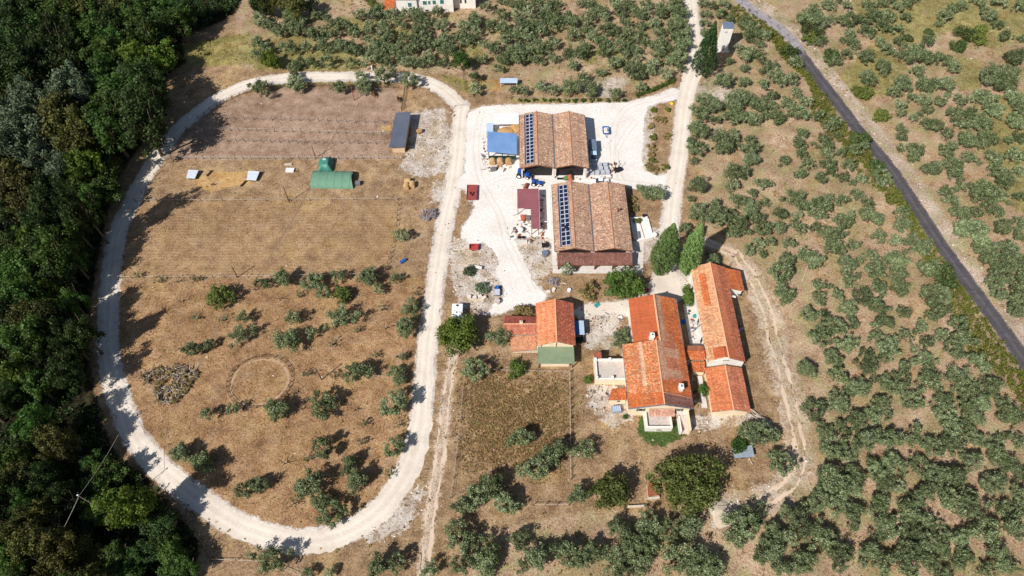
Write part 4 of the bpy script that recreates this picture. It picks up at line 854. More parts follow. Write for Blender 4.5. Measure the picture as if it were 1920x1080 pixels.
# ---------- slate grey stable on the paddock
t = empty('stable', (-34.4, 157.8, 0), 0, 'long slate grey metal roofed stable on the ploughed paddock', 'stable')
sheet_roof(t, (-37.2,150.3,2.9), (-32.35,150.3,3.3), (-31.75,165.7,3.3), (-36.55,165.7,2.9), M['grey_sheet'], 26, along=False)
MB().hexa([(-36.4,151.2,0),(-32.7,151.2,0),(-32.15,164.9,0),(-35.85,164.9,0)],[(-36.4,151.2,2.8),(-32.7,151.2,3.1),(-32.15,164.9,3.1),(-35.85,164.9,2.8)]).build('wall', pmat('pale_board', (196,170,138), (214,190,158), 1.5), t)
for k in range(5):
    y = 152.2+k*2.7; x = -36.44+.04*(y-151.2)
    MB().box(x-.06,x+.02,y,y+1.4,.05,2.2).build('door', M['darkwood'], t)
# ---------- tower by the cypress
tw = empty('tower', (72.7, 201.4, 0), 0, 'tall narrow white tower with a blue grey roof beside the pointed cypress', 'tower')
MB().box(71.0,74.3,200.0,202.6,-.1,9.1).build('wall', M['white'], tw)
MB().box(70.2,75.0,199.0,203.2,-.1,.35).build('plinth', M['concrete'], tw)
sheet_roof(tw, (70.8,199.8,9.15), (74.5,199.8,9.15), (74.5,202.8,9.55), (70.8,202.8,9.55), M['bluegrey'], 8)
for dx in (1.0, 1.5): MB().box(70.9+dx-.12,70.9+dx+.12,199.94,200.02,7.4,7.8).build('insulator_hole', M['black'], tw)
MB().box(72.2,73.2,199.93,200.02,.4,2.4).build('door', M['tgrey'], tw)
# ---------- main farmhouse
H1 = empty('farmhouse', (34.5, 79.5, 0), 0, 'main farmhouse with two joined orange tiled gables and cream walls', 'farmhouse')
gable_walls(H1, 27.2, 41.1, 65.0, 81.0, 5.15, 7.25, 34.5, M['cream'])
gable_walls(H1, 29.9, 41.1, 80.9, 94.1, 4.85, 6.85, 35.6, M['white'])
def pal_S_left(u, v, g):
    if u < .2: return pal_orange(u, v, g)*np.array([1.02,1,.9])
    if .44 < v < .6 and u > .3 : return pick(g, [(222,168,134),(212,146,108),(230,190,160)], [.5,.3,.2])
    return pal_weath(u, v, g) if g.random() < .6 else pal_orange(u, v, g)
def pal_S_right(u, v, g):
    if u < .16: return pick(g, [(142,92,82),(158,106,94),(128,82,74)], [.4,.35,.25])
    if u < .38: return pal_orange(u, v, g)*.88
    if v < .22: return pal_orange(u, v, g)*.9
    if v > .72 or .44 < u < .55 or .74 < u < .9: return pick(g, [(196,142,114),(212,162,134),(184,122,96)], [.4,.3,.3])
    return pal_mauve(u, v, g)
def pal_N_right(u, v, g):
    if v > .72: return pick(g, [(186,134,106),(204,160,132),(166,112,88)], [.4,.3,.3])
    if u < .2 and v > .4: return pal_mauve(u, v, g)
    return pal_orange(u, v, g)*.92
ex, zr = 26.8, 7.45
roof_plane(H1, (26.75,64.55,5.15), (26.75,81.2,5.15), (34.5,81.2,7.45), (34.5,64.55,7.45), pal_S_left, 60)
roof_plane(H1, (41.55,81.2,5.15), (41.55,64.55,5.15), (34.5,64.55,7.45), (34.5,81.2,7.45), lambda u,v,g: pal_S_right(1-u,v,g), 61)
roof_plane(H1, (29.5,81.25,4.9), (29.5,94.5,4.9), (35.6,94.5,7.0), (35.6,81.25,7.0), pal_new, 62, tw=.26, tl=.36, h=.03)
roof_plane(H1, (41.5,94.5,4.9), (41.5,81.25,4.9), (35.6,81.25,7.0), (35.6,94.5,7.0), lambda u,v,g: pal_N_right(1-u,v,g), 63)
ridge_line(H1, (34.5,64.5,7.55), (34.5,81.25,7.55), M['ridge'], .17)
ridge_line(H1, (35.6,81.25,7.12), (35.6,94.6,7.12), M['ridge'], .24)
for p, q in (((26.7,5.15),(34.5,7.45)), ((34.5,7.45),(41.6,5.15))):
    MB().hexa([(p[0],64.3,p[1]-.18),(q[0],64.3,q[1]-.18),(q[0],64.54,q[1]-.18),(p[0],64.54,p[1]-.18)],[(p[0],64.3,p[1]+.0),(q[0],64.3,q[1]+.0),(q[0],64.54,q[1]+.0),(p[0],64.54,p[1]+.0)]).build('gutter', M['gutter'], H1)
MB().tube([(26.7,64.4,5.1),(26.7,81.2,5.1)], .09, 6).build('gutter', M['gutter'], H1)
MB().tube([(41.6,64.4,5.1),(41.6,94.5,5.0)], .09, 6).build('gutter', M['gutter'], H1)
chimney(H1, 33.6, 82.0, 6.2, 8.4, .45, .55)
chimney(H1, 38.9, 68.9, 5.8, 7.6, .45, .6)
MB().tube([(34.6,67.4,7.6),(41.4,66.9,5.42)], .05, 5).build('mortar_seam', M['ridge'], H1)
window_s(H1, 29.8, 64.97, 3.3, .9, 1.3, M['shutter']); window_s(H1, 38.6, 64.97, 3.3, .9, 1.3, M['shutter'])
window_s(H1, 34.2, 64.97, 6.2, .5, .5)
# tiled porch and terrace on the south front
roof_plane(H1, (31.7,63.4,3.1), (37.5,63.4,3.1), (37.5,64.9,3.9), (31.7,64.9,3.9), lambda u,v,g: pick(g,[(206,150,130),(190,122,104),(220,176,156)],[.4,.3,.3]), 64)
tr = MB().box(30.8,36.9,61.0,64.95,-.1,1.5).build('terrace', M['white'], H1)
MB().box(31.25,36.45,61.45,64.9,1.5,1.56).build('terrace_floor', M['concrete_old'], tr)
MB().box(30.8,36.9,61.0,61.42,1.5,2.3).box(30.8,31.22,61.42,64.95,1.5,2.3).box(36.48,36.9,61.42,64.95,1.5,2.3).build('parapet', M['white'], tr)
MB().box(33.4,34.5,60.93,61.02,.75,1.05).build('vent', M['black'], tr)
st = empty
stp = MB()
for k in range(11): stp.box(39.0,40.6,60.4+k*.4,60.4+(k+1)*.4+.02,-.1,.2+k*.2)
MBs = stp.build('stair', M['concrete_old'], H1)
MB().box(40.6,40.95,60.2,64.95,-.1,2.9).build('stair_wall', M['cream'], MBs)
MB().box(38.6,38.98,60.2,64.0,-.1,2.0).build('stair_wall', M['white'], MBs)
MB().box(36.92,40.9,64.2,64.94,2.2,2.4).build('landing', M['concrete'], MBs)
# terrace wing on the west side
wt = empty('terrace_wing', (23.6, 76, 0), 0, 'flat terrace with white parapets left of the main farmhouse', 'terrace')
MB().box(20.0,27.15,73.0,78.3,-.1,2.6).build('wall', M['cream'], wt)
MB().box(20.45,27.1,73.4,77.9,2.6,2.66).build('floor', M['concrete_old'], wt)
MB().box(20.0,20.42,73.0,78.3,2.6,3.35).box(20.42,27.15,77.93,78.3,2.6,3.35).box(20.42,27.15,73.0,73.38,2.6,2.95).build('parapet', M['white'], wt)
for x, y in ((20.2,73.2),(23.9,73.2),(20.2,78.1),(23.7,78.1)): MB().box(x-.3,x+.3,y-.3,y+.3,2.6,3.75).build('pier', M['white'], wt)
roof_plane(wt, (19.9,78.4,3.0), (21.8,78.4,3.0), (21.8,80.0,3.3), (19.9,80.0,3.3), pal_red, 65)
MB().box(20.0,21.7,78.5,79.9,-.1,2.8).build('wall', M['cream'], wt)
sh = empty('tiled_lean_to', (24.8, 69.3, 0), 0, 'small orange tiled lean-to at the left wall of the farmhouse', 'lean-to')
roof_plane(sh, (22.6,67.9,2.1), (26.9,68.0,2.1), (27.0,70.7,2.7), (23.7,70.7,2.7), pal_orange, 66)
MB().hexa([(22.9,68.1,-.1),(26.85,68.2,-.1),(27.0,70.6,-.1),(23.8,70.6,-.1)],[(22.9,68.1,1.9),(26.85,68.2,1.9),(27.0,70.6,2.45),(23.8,70.6,2.45)]).build('wall', M['cream'], sh)
MB().box(24.9,25.5,68.05,68.12,.9,1.4).build('opening', M['black'], sh)
# ---------- long house
L1 = empty('long_house', (51.5, 91, 0), 0, 'long narrow house with weathered orange tiles right of the main farmhouse', 'house')
gable_walls(L1, 47.4, 55.7, 77.4, 104.6, 4.1, 6.0, 51.6, M['white'])
roof_plane(L1, (46.95,77.0,4.2), (46.95,104.95,4.2), (51.6,104.95,6.15), (51.6,77.0,6.15), lambda u,v,g: pal_orange(u,v,g) if (.55<u<.9 and .35<v<.7) else pick(g, [(222,150,106),(230,172,130),(208,120,80),(236,194,158),(168,110,80)], [.34,.28,.2,.12,.06]), 70)
def pal_L_right(u, v, g):
    if v > .55: return pick(g, [(200,112,78),(212,128,92)], [.5,.5])
    return pal_mauve(u, v, g) if g.random() < .5 else pal_red(u, v, g)
roof_plane(L1, (56.0,104.95,4.2), (56.0,77.0,4.2), (51.6,77.0,6.15), (51.6,104.95,6.15), pal_L_right, 71)
ridge_line(L1, (51.6,76.9,6.24), (51.6,105.05,6.24), M['ridge'], .17)
roof_plane(L1, (60.2,104.7,2.9), (60.2,98.2,2.9), (55.95,98.2,4.23), (55.95,104.7,4.23), lambda u,v,g: pal_orange(u,v,g)*.92, 72)
MB().poly([(55.7,98.6,-.1),(59.8,98.6,-.1),(59.8,104.4,-.1),(55.7,104.4,-.1),(55.7,98.6,4.0),(59.8,98.6,2.75),(59.8,104.4,2.75),(55.7,104.4,4.0)], [(3,2,1,0),(4,5,6,7),(0,1,5,4),(1,2,6,5),(2,3,7,6),(3,0,4,7)]).build('wall', M['white'], L1)
roof_plane(L1, (48.4,77.2,5.35), (48.4,80.0,5.35), (50.8,80.0,6.35), (50.8,77.2,6.35), pal_new, 73)
roof_plane(L1, (53.2,80.0,5.45), (53.2,77.2,5.45), (50.8,77.2,6.35), (50.8,80.0,6.35), pal_new, 74)
MB().poly([(47.4,76.9,-.1),(55.7,76.9,-.1),(55.7,76.9,4.1),(51.3,76.9,6.15),(47.4,76.9,4.4),(47.4,77.39,-.1),(55.7,77.39,-.1),(55.7,77.39,4.1),(51.3,77.39,6.15),(47.4,77.39,4.4)], [(0,1,2,3,4),(9,8,7,6,5),(1,0,5,6),(2,1,6,7),(3,2,7,8),(4,3,8,9),(0,4,9,5)]).build('gable_wall', M['white'], L1)
MB().box(50.4,52.0,76.85,76.92,4.9,5.06).build('slot_window', M['black'], L1)
dsh = MB(); dsh.tube([(55.9,95.6,4.1),(56.4,95.6,4.7)], .04, 5); dsh.build('aerial_arm', M['tgrey'], L1)
dd = MB(); nn = 14
for k in range(nn):
    a0, a1 = 6.283*k/nn, 6.283*(k+1)/nn
    dd.face([(56.5,95.5,4.75),(56.5+math.cos(a0)*.45,95.3-.2*math.cos(a0),4.85+math.sin(a0)*.45),(56.5+math.cos(a1)*.45,95.3-.2*math.cos(a1),4.85+math.sin(a1)*.45)])
dd.build('satellite_dish', M['white_sheet'], L1)
for y in (82, 87.5): MB().tube([(46.9,y,4.1),(45.4,y,0)], .07, 6).build('prop', M['black'], L1)
for y in (84.6, 90, 100): MB().box(47.32,47.42,y-.5,y+.5,0,2.1).build('door', M['darkwood'], L1)
tag(MB().box(44.6,47.35,79.,96.,-.1,.12).build('paved_terrace', M['concrete']), kind='structure')
# tiled annexe below it
A1 = empty('tiled_annexe', (51, 70, 0), 0, 'low annexe with a clean orange tiled gable below the long house', 'annexe')
gable_walls(A1, 46.9, 54.9, 65.0, 75.5, 2.75, 4.0, 51.0, M['cream'])
roof_plane(A1, (46.4,64.6,2.85), (46.4,76.0,2.85), (51.0,76.0,4.2), (51.0,64.6,4.2), lambda u,v,g: pick(g,[(214,116,72),(222,132,88),(204,100,60),(228,160,120)],[.4,.32,.18,.1]), 75)
roof_plane(A1, (55.3,76.0,2.85), (55.3,64.6,2.85), (51.0,64.6,4.2), (51.0,76.0,4.2), lambda u,v,g: pal_mauve(u,v,g)*1.06, 76)
ridge_line(A1, (51.0,64.5,4.28), (51.0,76.0,4.28), M['ridge'], .16)
# link roofs between farmhouse and long house
K1 = empty('link_passage', (44.6, 79, 0), 0, 'narrow tiled passage roofs linking the farmhouse to the long house', 'passage')
roof_plane(K1, (42.0,81.9,3.1), (46.9,81.9,3.1), (46.9,80.3,3.7), (42.0,80.3,3.7), pal_mauve, 77)
roof_plane(K1, (42.0,78.1,3.0), (46.9,78.1,3.0), (46.9,80.3,3.7), (42.0,80.3,3.7), pal_orange, 78)
MB().box(42.1,46.85,78.5,81.6,-.1,2.85).build('wall', M['cream'], K1)
roof_plane(K1, (43.7,75.2,2.3), (46.5,75.2,2.3), (46.8,77.9,2.7), (43.4,77.9,2.7), pal_orange, 79)
MB().box(43.9,46.5,75.5,77.8,-.1,2.15).build('wall', M['cream'], K1)
MB().box(44.9,46.2,66.8,75.1,-.1,.5).build('step', M['concrete'], K1)
# ---------- west cottage with its wings
E1 = empty('cottage', (10.8, 87.5, 0), 0, 'square cottage with a bright orange gable and a green felt lean-to', 'cottage')
gable_walls(E1, 6.5, 15.0, 81.8, 93.2, 4.1, 6.0, 10.85, M['cream'])
roof_plane(E1, (6.05,81.4,4.2), (6.05,93.7,4.2), (10.85,93.7,6.15), (10.85,81.4,6.15), lambda u,v,g: pick(g,[(228,128,84),(236,154,112),(216,108,66),(240,180,144)],[.4,.3,.2,.1]), 80)
roof_plane(E1, (15.5,93.7,4.2), (15.5,81.4,4.2), (10.85,81.4,6.15), (10.85,93.7,6.15), pal_red, 81, tw=.4)
ridge_line(E1, (10.85,81.3,6.25), (10.85,93.8,6.25), M['ridge'], .15)
sheet_roof(E1, (6.3,77.3,2.6), (15.2,77.3,2.6), (15.2,81.7,3.0), (6.3,81.7,3.0), M['green_sheet'], 1)
MB().box(6.8,14.0,77.9,78.1,-.1,2.45).build('wall', M['brick'] if 'brick' in M else M['cream'], E1)
for x in (6.6, 14.8): MB().box(x-.1,x+.1,77.5,77.7,0,2.5).build('post', M['beam'], E1)
for x, h_ in ((7.2,4.3),(10.85,5.9)): MB().box(x-.06,x+.06,81.7,81.8,3,h_-.2).build('timber', M['darkwood'], E1)
G1 = empty('cottage_wing', (2, 87.5, 0), 0, 'low red tiled wing with a small chimney left of the cottage', 'cottage wing')
roof_plane(G1, (-1.9,91.0,2.5), (6.0,90.6,2.5), (6.0,88.1,3.3), (-2.0,88.1,3.3), lambda u,v,g: pick(g,[(170,86,72),(184,104,86),(156,76,66)],[.4,.3,.3]), 82)
roof_plane(G1, (-1.2,85.3,2.45), (6.0,85.6,2.45), (6.0,88.1,3.3), (-2.0,88.1,3.3), lambda u,v,g: pick(g,[(210,120,92),(222,146,118),(196,100,78)],[.4,.3,.3]), 83)
ridge_line(G1, (-2.0,88.1,3.36), (6.0,88.1,3.36), M['ridge'], .13)
roof_plane(G1, (-.2,81.0,1.9), (6.0,81.5,1.9), (6.0,85.4,2.4), (-.4,85.0,2.4), lambda u,v,g: pick(g,[(232,152,112),(238,176,142),(220,126,84)],[.4,.35,.25]), 84)
MB().box(-1.6,6.45,85.9,90.3,-.1,2.5).build('wall', M['stone'], G1)
MB().box(.2,6.45,81.7,85.88,-.1,1.85).build('wall', M['stone'], G1)
chimney(G1, 2.3, 88.2, 2.9, 4.1, .3, .3, M['cream'])
# blue sheet shelter and green skip at the cottage's right wall
t = empty('blue_roof_shelter', (16.9, 87.3, 0), 0, 'small two tone blue sheet roof at the right wall of the cottage', 'shelter')
MB().slab((15.6,85.6,2.45),(16.8,85.6,2.45),(16.8,89.6,2.45),(15.6,89.6,2.45),.06).build('roof_sheet', M['blue_roof'], t)
MB().slab((16.8,85.5,2.52),(18.1,85.5,2.45),(18.1,89.6,2.45),(16.8,89.6,2.52),.06).build('roof_sheet', M['pale_blue_sheet'], t)
for x, y in ((15.8,85.8),(17.9,85.8),(15.8,89.4),(17.9,89.4)): MB().box(x-.06,x+.06,y-.06,y+.06,0,2.38).build('post', M['tgrey'], t)
t = empty('skip_bin', (16.7, 84.8, 0), 0, 'dark green metal bin under the blue sheet roof', 'bin')
MB().poly([(15.8,84.5,0),(17.6,84.5,0),(17.6,85.4,0),(15.8,85.4,0),(15.65,84.4,1.2),(17.75,84.4,1.2),(17.75,85.5,1.2),(15.65,85.5,1.2)],[(3,2,1,0),(0,1,5,4),(1,2,6,5),(2,3,7,6),(3,0,4,7),(4,5,6,7)]).build('body', M['darkgreen'], t)
MB().box(15.6,17.8,84.35,84.42,1.1,1.24).build('rim', M['darkgreen'], t)
# ---------- house at the top edge
N1 = empty('white_house', (-28, 227, 0), 0, 'white house with teal shutters at the top edge', 'house')
MB().box(-41.6,-34.2,221.6,231,-.1,6.6).build('wall', M['white'], N1)
roof_plane(N1, (-42.4,221.0,6.1), (-34.3,221.0,6.1), (-34.3,227,8.0), (-42.4,227,8.0), pal_orange, 90)
MB().box(-34.15,-21.2,222.3,232,-.1,8.0).build('wall', M['white'], N1)
roof_plane(N1, (-34.3,221.8,8.0), (-21.0,221.8,8.0), (-21.0,228,9.8), (-34.3,228,9.8), pal_orange, 91)
MB().box(-21.1,-13.3,224.6,233,-.1,7.4).build('wall', M['white'], N1)
roof_plane(N1, (-21.2,224.2,7.4), (-13.0,224.2,7.4), (-13.0,229,8.8), (-21.2,229,8.8), pal_orange, 92)
roof_plane(N1, (-46.0,219.5,2.6), (-42.2,219.5,2.6), (-42.2,226,4.6), (-46.0,226,4.6), pal_orange, 93)
MB().box(-45.6,-41.7,220.2,226,-.1,2.5).build('wall', M['white'], N1)
for x, y, z, ww, hh in ((-36.8,221.57,3.6,1.2,1.5),(-31.4,222.27,3.9,1.4,1.4),(-29.8,222.27,4.0,.7,1.4),(-28.0,222.27,4.1,1.1,1.5),(-25.2,222.27,4.3,1.3,1.5)):
    o = MB().box(x-ww/2-.06,x+ww/2+.06,y-.05,y+.05,z-hh/2-.06,z+hh/2+.06).build('window', M['white'], N1)
    MB().box(x-ww/2,x-.02,y-.09,y-.052,z-hh/2,z+hh/2).build('shutter', M['teal_shutter'], o); MB().box(x+.02,x+ww/2,y-.09,y-.052,z-hh/2,z+hh/2).build('shutter', M['teal_shutter'], o)
for x, y, z in ((-36.5,221.56,.8),(-31.0,222.26,.8),(-25.0,222.26,1.0)):
    o = MB().box(x-.6,x+.6,y-.06,y+.04,z-.4,z+.4).build('cellar_window', M['oldwood'], N1); MB().box(x-.5,x+.5,y-.08,y-.061,z-.3,z+.3).build('pane', M['glass'], o)
for x in (-18.6,-16.9): MB().box(x-.3,x+.3,224.52,224.62,2.2,5.0).build('slit_window', M['glass'], N1)
MB().box(-34.4,-34.1,221.5,222.2,.2,2.4).build('pipe_recess', M['darkwood'], N1)
t = empty('goat_shelter', (-1.1, 181.9, 0), 0, 'small open shelter with a white sheet roof in the top paddock', 'shelter')
sheet_roof(t, (-4.0,180.9,2.0), (1.8,180.9,2.0), (1.8,183.0,2.3), (-4.0,183.0,2.3), M['pale_blue_sheet'], 6)
for x, y in ((-3.7,181.2),(1.5,181.2),(-3.7,182.8),(1.5,182.8)): MB().box(x-.09,x+.09,y-.09,y+.09,0,2.0).build('post', M['oldwood'], t)
MB().box(-3.7,1.5,182.85,182.92,0,1.9).build('back_wall', M['darkwood'], t)
# ---------------------------------------------------------------- machines and yard things
def wheel(root, x, y, r, w, mat=None, hub=None):
    """wheel with its axle along local y"""
    o = MB().cyl((x, y-w/2, r), (x, y+w/2, r), r, 16).build('wheel', M['rubber'], root, world=False)
    MB().cyl((x, y-w/2-.02, r), (x, y+w/2+.02, r), r*.55, 12).build('rim', hub or M['twhite'], o, world=False)
def tractor(loc, rz, label, loader=True, cab=True, s=1.0):
    t = empty('tractor', loc, rz, label, 'tractor', 'blue tractors in the yard')
    b = MB().hexa([(.2,-.38,.75),(2.3,-.36,.75),(2.3,.36,.75),(.2,.38,.75)],[(.2,-.36,1.6),(2.2,-.3,1.42),(2.2,.3,1.42),(.2,.36,1.6)])
    b.build('bonnet', M['tblue'], t, world=False)
    MB().box(-1.2,2.1,-.28,.28,.5,.8).build('chassis', M['tgrey'], t, world=False)
    MB().tube([(1.4,.3,1.4),(1.4,.3,2.3)], .05, 6).build('exhaust', M['black'], t, world=False)
    if cab:
        c = MB().hexa([(-1.15,-.7,.95),(.2,-.7,.95),(.2,.7,.95),(-1.15,.7,.95)],[(-1.0,-.62,2.35),(.1,-.62,2.35),(.1,.62,2.35),(-1.0,.62,2.35)]).build('cab', M['glass'], t, world=False)
        MB().box(-1.12,.2,-.72,.72,2.35,2.5).build('cab_roof', M['tblue'], c, world=False)
    else:
        MB().box(-.9,-.2,-.3,.3,.95,1.2).box(-.95,-.82,-.3,.3,1.2,1.65).build('seat', M['black'], t, world=False)
        MB().tube([(-1.1,-.55,.9),(-1.1,-.55,2.3),(-1.1,.55,2.3),(-1.1,.55,.9)], .05, 6).build('roll_bar', M['tblue'], t, world=False)
    for sy in (-1, 1):
        MB().hexa([(-1.3,sy*.55-.2,1.35),(0,sy*.55-.2,1.35),(0,sy*.55+.2,1.35),(-1.3,sy*.55+.2,1.35)],[(-1.1,sy*.55-.2,1.7),(-.25,sy*.55-.2,1.7),(-.25,sy*.55+.2,1.7),(-1.1,sy*.55+.2,1.7)]).build('mudguard', M['tblue'], t, world=False)
        wheel(t, -.65, sy*.85, .78, .42); wheel(t, 1.75, sy*.75, .5, .3)
    if loader:
        for sy in (-1, 1): MB().tube([(.1,sy*.5,1.3),(1.6,sy*.5,1.7),(2.9,sy*.5,.6)], .08, 6).build('loader_arm', M['tblue'], t, world=False)
        MB().poly([(2.9,-.9,.1),(2.9,.9,.1),(2.9,.9,.9),(2.9,-.9,.9),(3.6,-.9,.12),(3.6,.9,.12)],[(0,1,5,4),(0,3,2,1),(0,4,3),(1,2,5)]).build('bucket', M['tgrey'], t, world=False)
    t.scale = (s, s, s); return t
tractor((2.9, 141.3, 0), R(-12), 'blue tractor with cab and white wheels in front of the north barn', True, True, 1.05)
t2 = tractor((7.0, 138.1, 0), R(-6), 'small blue open tractor with a rusty mower behind it, above the maroon shelter', False, False, .9)
t = empty('flail_mower', (4.1, 136.9, 0), R(70), 'rusty round-backed flail mower behind the small blue tractor', 'mower')
MB().poly([(-1,-.5,0),(1,-.5,0),(1,.5,0),(-1,.5,0),(-1,-.55,.5),(1,-.55,.5),(1,.5,.6),(-1,.5,.6),(-1,-.2,.95),(1,-.2,.95),(1,.3,.9),(-1,.3,.9)],[(3,2,1,0),(0,1,5,4),(4,5,9,8),(8,9,10,11),(11,10,6,7),(7,6,2,3),(0,4,8,11,7,3),(1,2,6,10,9,5)]).build('housing', M['rust'], t, world=False)
MB().tube([(-.6,.5,.5),(0,1.5,.6),(.6,.5,.5)], .06, 6).build('hitch', M['black'], t, world=False)
def trailer(name, loc, rz, L_, W_, hs, mat, label, cat='trailer', floor=None, bar=True, zb=.55, group=None, cargo=None):
    t = empty(name, loc, rz, label, cat, group)
    MB().box(-L_/2,L_/2,-W_/2,W_/2,zb,zb+.1).build('bed', floor or mat, t, world=False)
    for s in (-1, 1):
        MB().box(-L_/2,L_/2,s*W_/2-.05,s*W_/2+.05,zb+.102,zb+.1+hs).build('side_board', mat, t, world=False)
        MB().box(s*L_/2-.05,s*L_/2+.05,-W_/2+.051,W_/2-.051,zb+.102,zb+.1+hs).build('end_board', mat, t, world=False)
        wheel(t, -.25, s*(W_/2-.12), .38, .25, hub=M['tgrey'])
    if bar: MB().tube([(L_/2,-.4,zb),(L_/2+1.3,0,zb-.1)], .06, 6).tube([(L_/2,.4,zb),(L_/2+1.3,0,zb-.1)], .06, 6).build('drawbar', M['black'], t, world=False)
    return t
t = trailer('flatbed_trailer', (-11.7, 134.3, 0), R(-90), 5.6, 2.9, .25, M['tred'], 'faded red flatbed trailer beside the gravel track')
for x, y in ((.3,-.4),(.4,.5),(1.0,.1)): MB().box(x-.35,x+.35,y-.15,y+.15,.66,.95).build('clamp', M['black'], t, world=False)
trailer('tipping_box', (-10.5, 114.3, 0), 0, 2.4, 1.7, .55, M['red'], 'small bright red tipping box at the edge of the white yard', 'trailer', bar=False, zb=.4)
t = trailer('box_trailer', (29.3, 160.0, 0), R(-90), 3.0, 1.9, .5, M['blueplastic'], 'small blue trailer with a pale load on the white yard', 'trailer', floor=M['twhite'])
MB().poly([(-1.2,-.7,.68),(1.2,-.8,.68),(1.2,.8,.68),(-1.2,.8,.68),(-.7,-.3,1.15),(.6,-.4,1.2),(.7,.4,1.1),(-.6,.4,1.2)],[(0,1,5,4),(1,2,6,5),(2,3,7,6),(3,0,4,7),(4,5,6,7)]).build('load', M['stone_pale'], t, world=False)
# truck parked along the north barn
t = empty('truck', (24.6, 150.6, 0), R(-90), 'white truck with a grey load box parked beside the north barn', 'truck')
MB().box(-3.6,3.4,-.95,.95,.5,.75).build('chassis', M['tgrey'], t, world=False)
MB().box(-3.7,.6,-1.1,1.1,.752,2.5).build('load_box', M['bluegrey'], t, world=False)
c = MB().hexa([(.9,-1.02,.6),(3.4,-1.02,.6),(3.4,1.02,.6),(.9,1.02,.6)],[(1.0,-.9,2.3),(2.5,-.9,2.3),(2.5,.9,2.3),(1.0,.9,2.3)]).build('cab', M['lightblue'], t, world=False)
MB().slab((2.58,-.85,2.2),(3.3,-.92,1.1),(3.3,.92,1.1),(2.58,.85,2.2),.06).build('windscreen', M['glass'], c, world=False)
MB().box(3.2,3.55,-1.0,1.0,.5,1.0).build('bumper', M['lightblue'], c, world=False)
for x in (-2.4, 2.5):
    for s in (-1, 1): wheel(t, x, s*.9, .45, .3, hub=M['tgrey'])
# pick-up behind the south barn
def car(name, loc, rz, label, mat, cat, L_=4.8, van=False):
    t = empty(name, loc, rz, label, cat)
    MB().hexa([(-L_/2,-.85,.35),(L_/2,-.85,.35),(L_/2,.85,.35),(-L_/2,.85,.35)],[(-L_/2+.05,-.82,1.0),(L_/2-.12,-.78,.9),(L_/2-.12,.78,.9),(-L_/2+.05,.82,1.0)]).build('body', mat, t, world=False)
    g = MB().hexa([(-.9,-.8,.98),(1.3,-.78,.95),(1.3,.78,.95),(-.9,.8,.98)],[(-.7,-.65,1.6),(.6,-.65,1.6),(.6,.65,1.6),(-.7,.65,1.6)]).build('cabin', M['glass'], t, world=False)
    MB().box(-.72,.62,-.68,.68,1.6,1.66).build('roof', mat, g, world=False)
    for x in (-L_/2+.8, L_/2-.85):
        for s in (-1, 1): wheel(t, x, s*.75, .34, .22, hub=M['tgrey'])
    return t
car('pickup', (26.0, 138.6, 0), R(180), 'white pick-up parked between the two barns', M['twhite'], 'pick-up', 5.2)
t = empty('flatbed_machine', (15.9, 140.0, 0), R(0), 'green and orange soil machine lying between the two barns', 'machine')
MB().box(-2.6,-.6,-.25,.25,.3,.6).build('drawbar', M['black'], t, world=False)
MB().hexa([(-.7,-.55,.3),(.9,-.6,.3),(.9,.6,.3),(-.7,.55,.3)],[(-.5,-.4,1.0),(.8,-.45,1.1),(.8,.45,1.1),(-.5,.4,1.0)]).build('hopper', M['green_paint'], t, world=False)
MB().cyl((1.3,-.75,.7),(1.3,.75,.7),.7,16).build('drum', M['orange'], t, world=False)
for s in (-1, 1): wheel(t, .3, s*.75, .4, .22)
# blue and white utility vehicle, bottom of yard
t = empty('dump_cart', (-3.9, 99.6, 0), R(90), 'small blue and white motor cart at the bottom of the white yard', 'cart')
MB().hexa([(-1.1,-.6,.45),(.6,-.6,.45),(.6,.6,.45),(-1.1,.6,.45)],[(-1.3,-.7,1.0),(.6,-.7,1.0),(.6,.7,1.0),(-1.3,.7,1.0)]).build('tray', M['block'], t, world=False)
MB().hexa([(.7,-.6,.4),(1.9,-.55,.4),(1.9,.55,.4),(.7,.6,.4)],[(.8,-.5,1.3),(1.5,-.45,1.25),(1.5,.45,1.25),(.8,.5,1.3)]).build('hood', M['blueplastic'], t, world=False)
MB().box(-1.25,1.8,-.25,.25,.3,.46).build('chassis', M['black'], t, world=False)
for x in (-.8, 1.4):
    for s in (-1, 1): wheel(t, x, s*.6, .34, .26, hub=M['tgrey'])
t = empty('water_drum', (-3.9, 96.5, 0), 0, 'round pale drum below the blue and white motor cart', 'drum')
MB().cyl((0,0,0),(0,0,1.0),.75,20).build('shell', M['concrete'], t, world=False); MB().cyl((0,0,1.0),(0,0,1.06),.8,20).build('rim', M['concrete_old'], t, world=False)
# white box van beside the fig tree
t = empty('box_van', (-14.0, 92.4, 0), R(-90), 'white box van parked beside the fig tree', 'van')
MB().box(-2.3,2.1,-1.35,1.35,.5,2.4).build('body', M['twhite'], t, world=False)
MB().hexa([(2.1,-1.2,.5),(3.3,-1.15,.5),(3.3,1.15,.5),(2.1,1.2,.5)],[(2.1,-1.1,2.0),(2.6,-1.05,1.9),(2.6,1.05,1.9),(2.1,1.1,2.0)]).build('cab', M['twhite'], t, world=False)
MB().box(-2.0,-1.5,-.3,.3,2.4,2.5).build('roof_vent', M['black'], t, world=False)
for x in (-1.4, 2.6):
    for s in (-1, 1): wheel(t, x, s*1.15, .4, .25, hub=M['tgrey'])
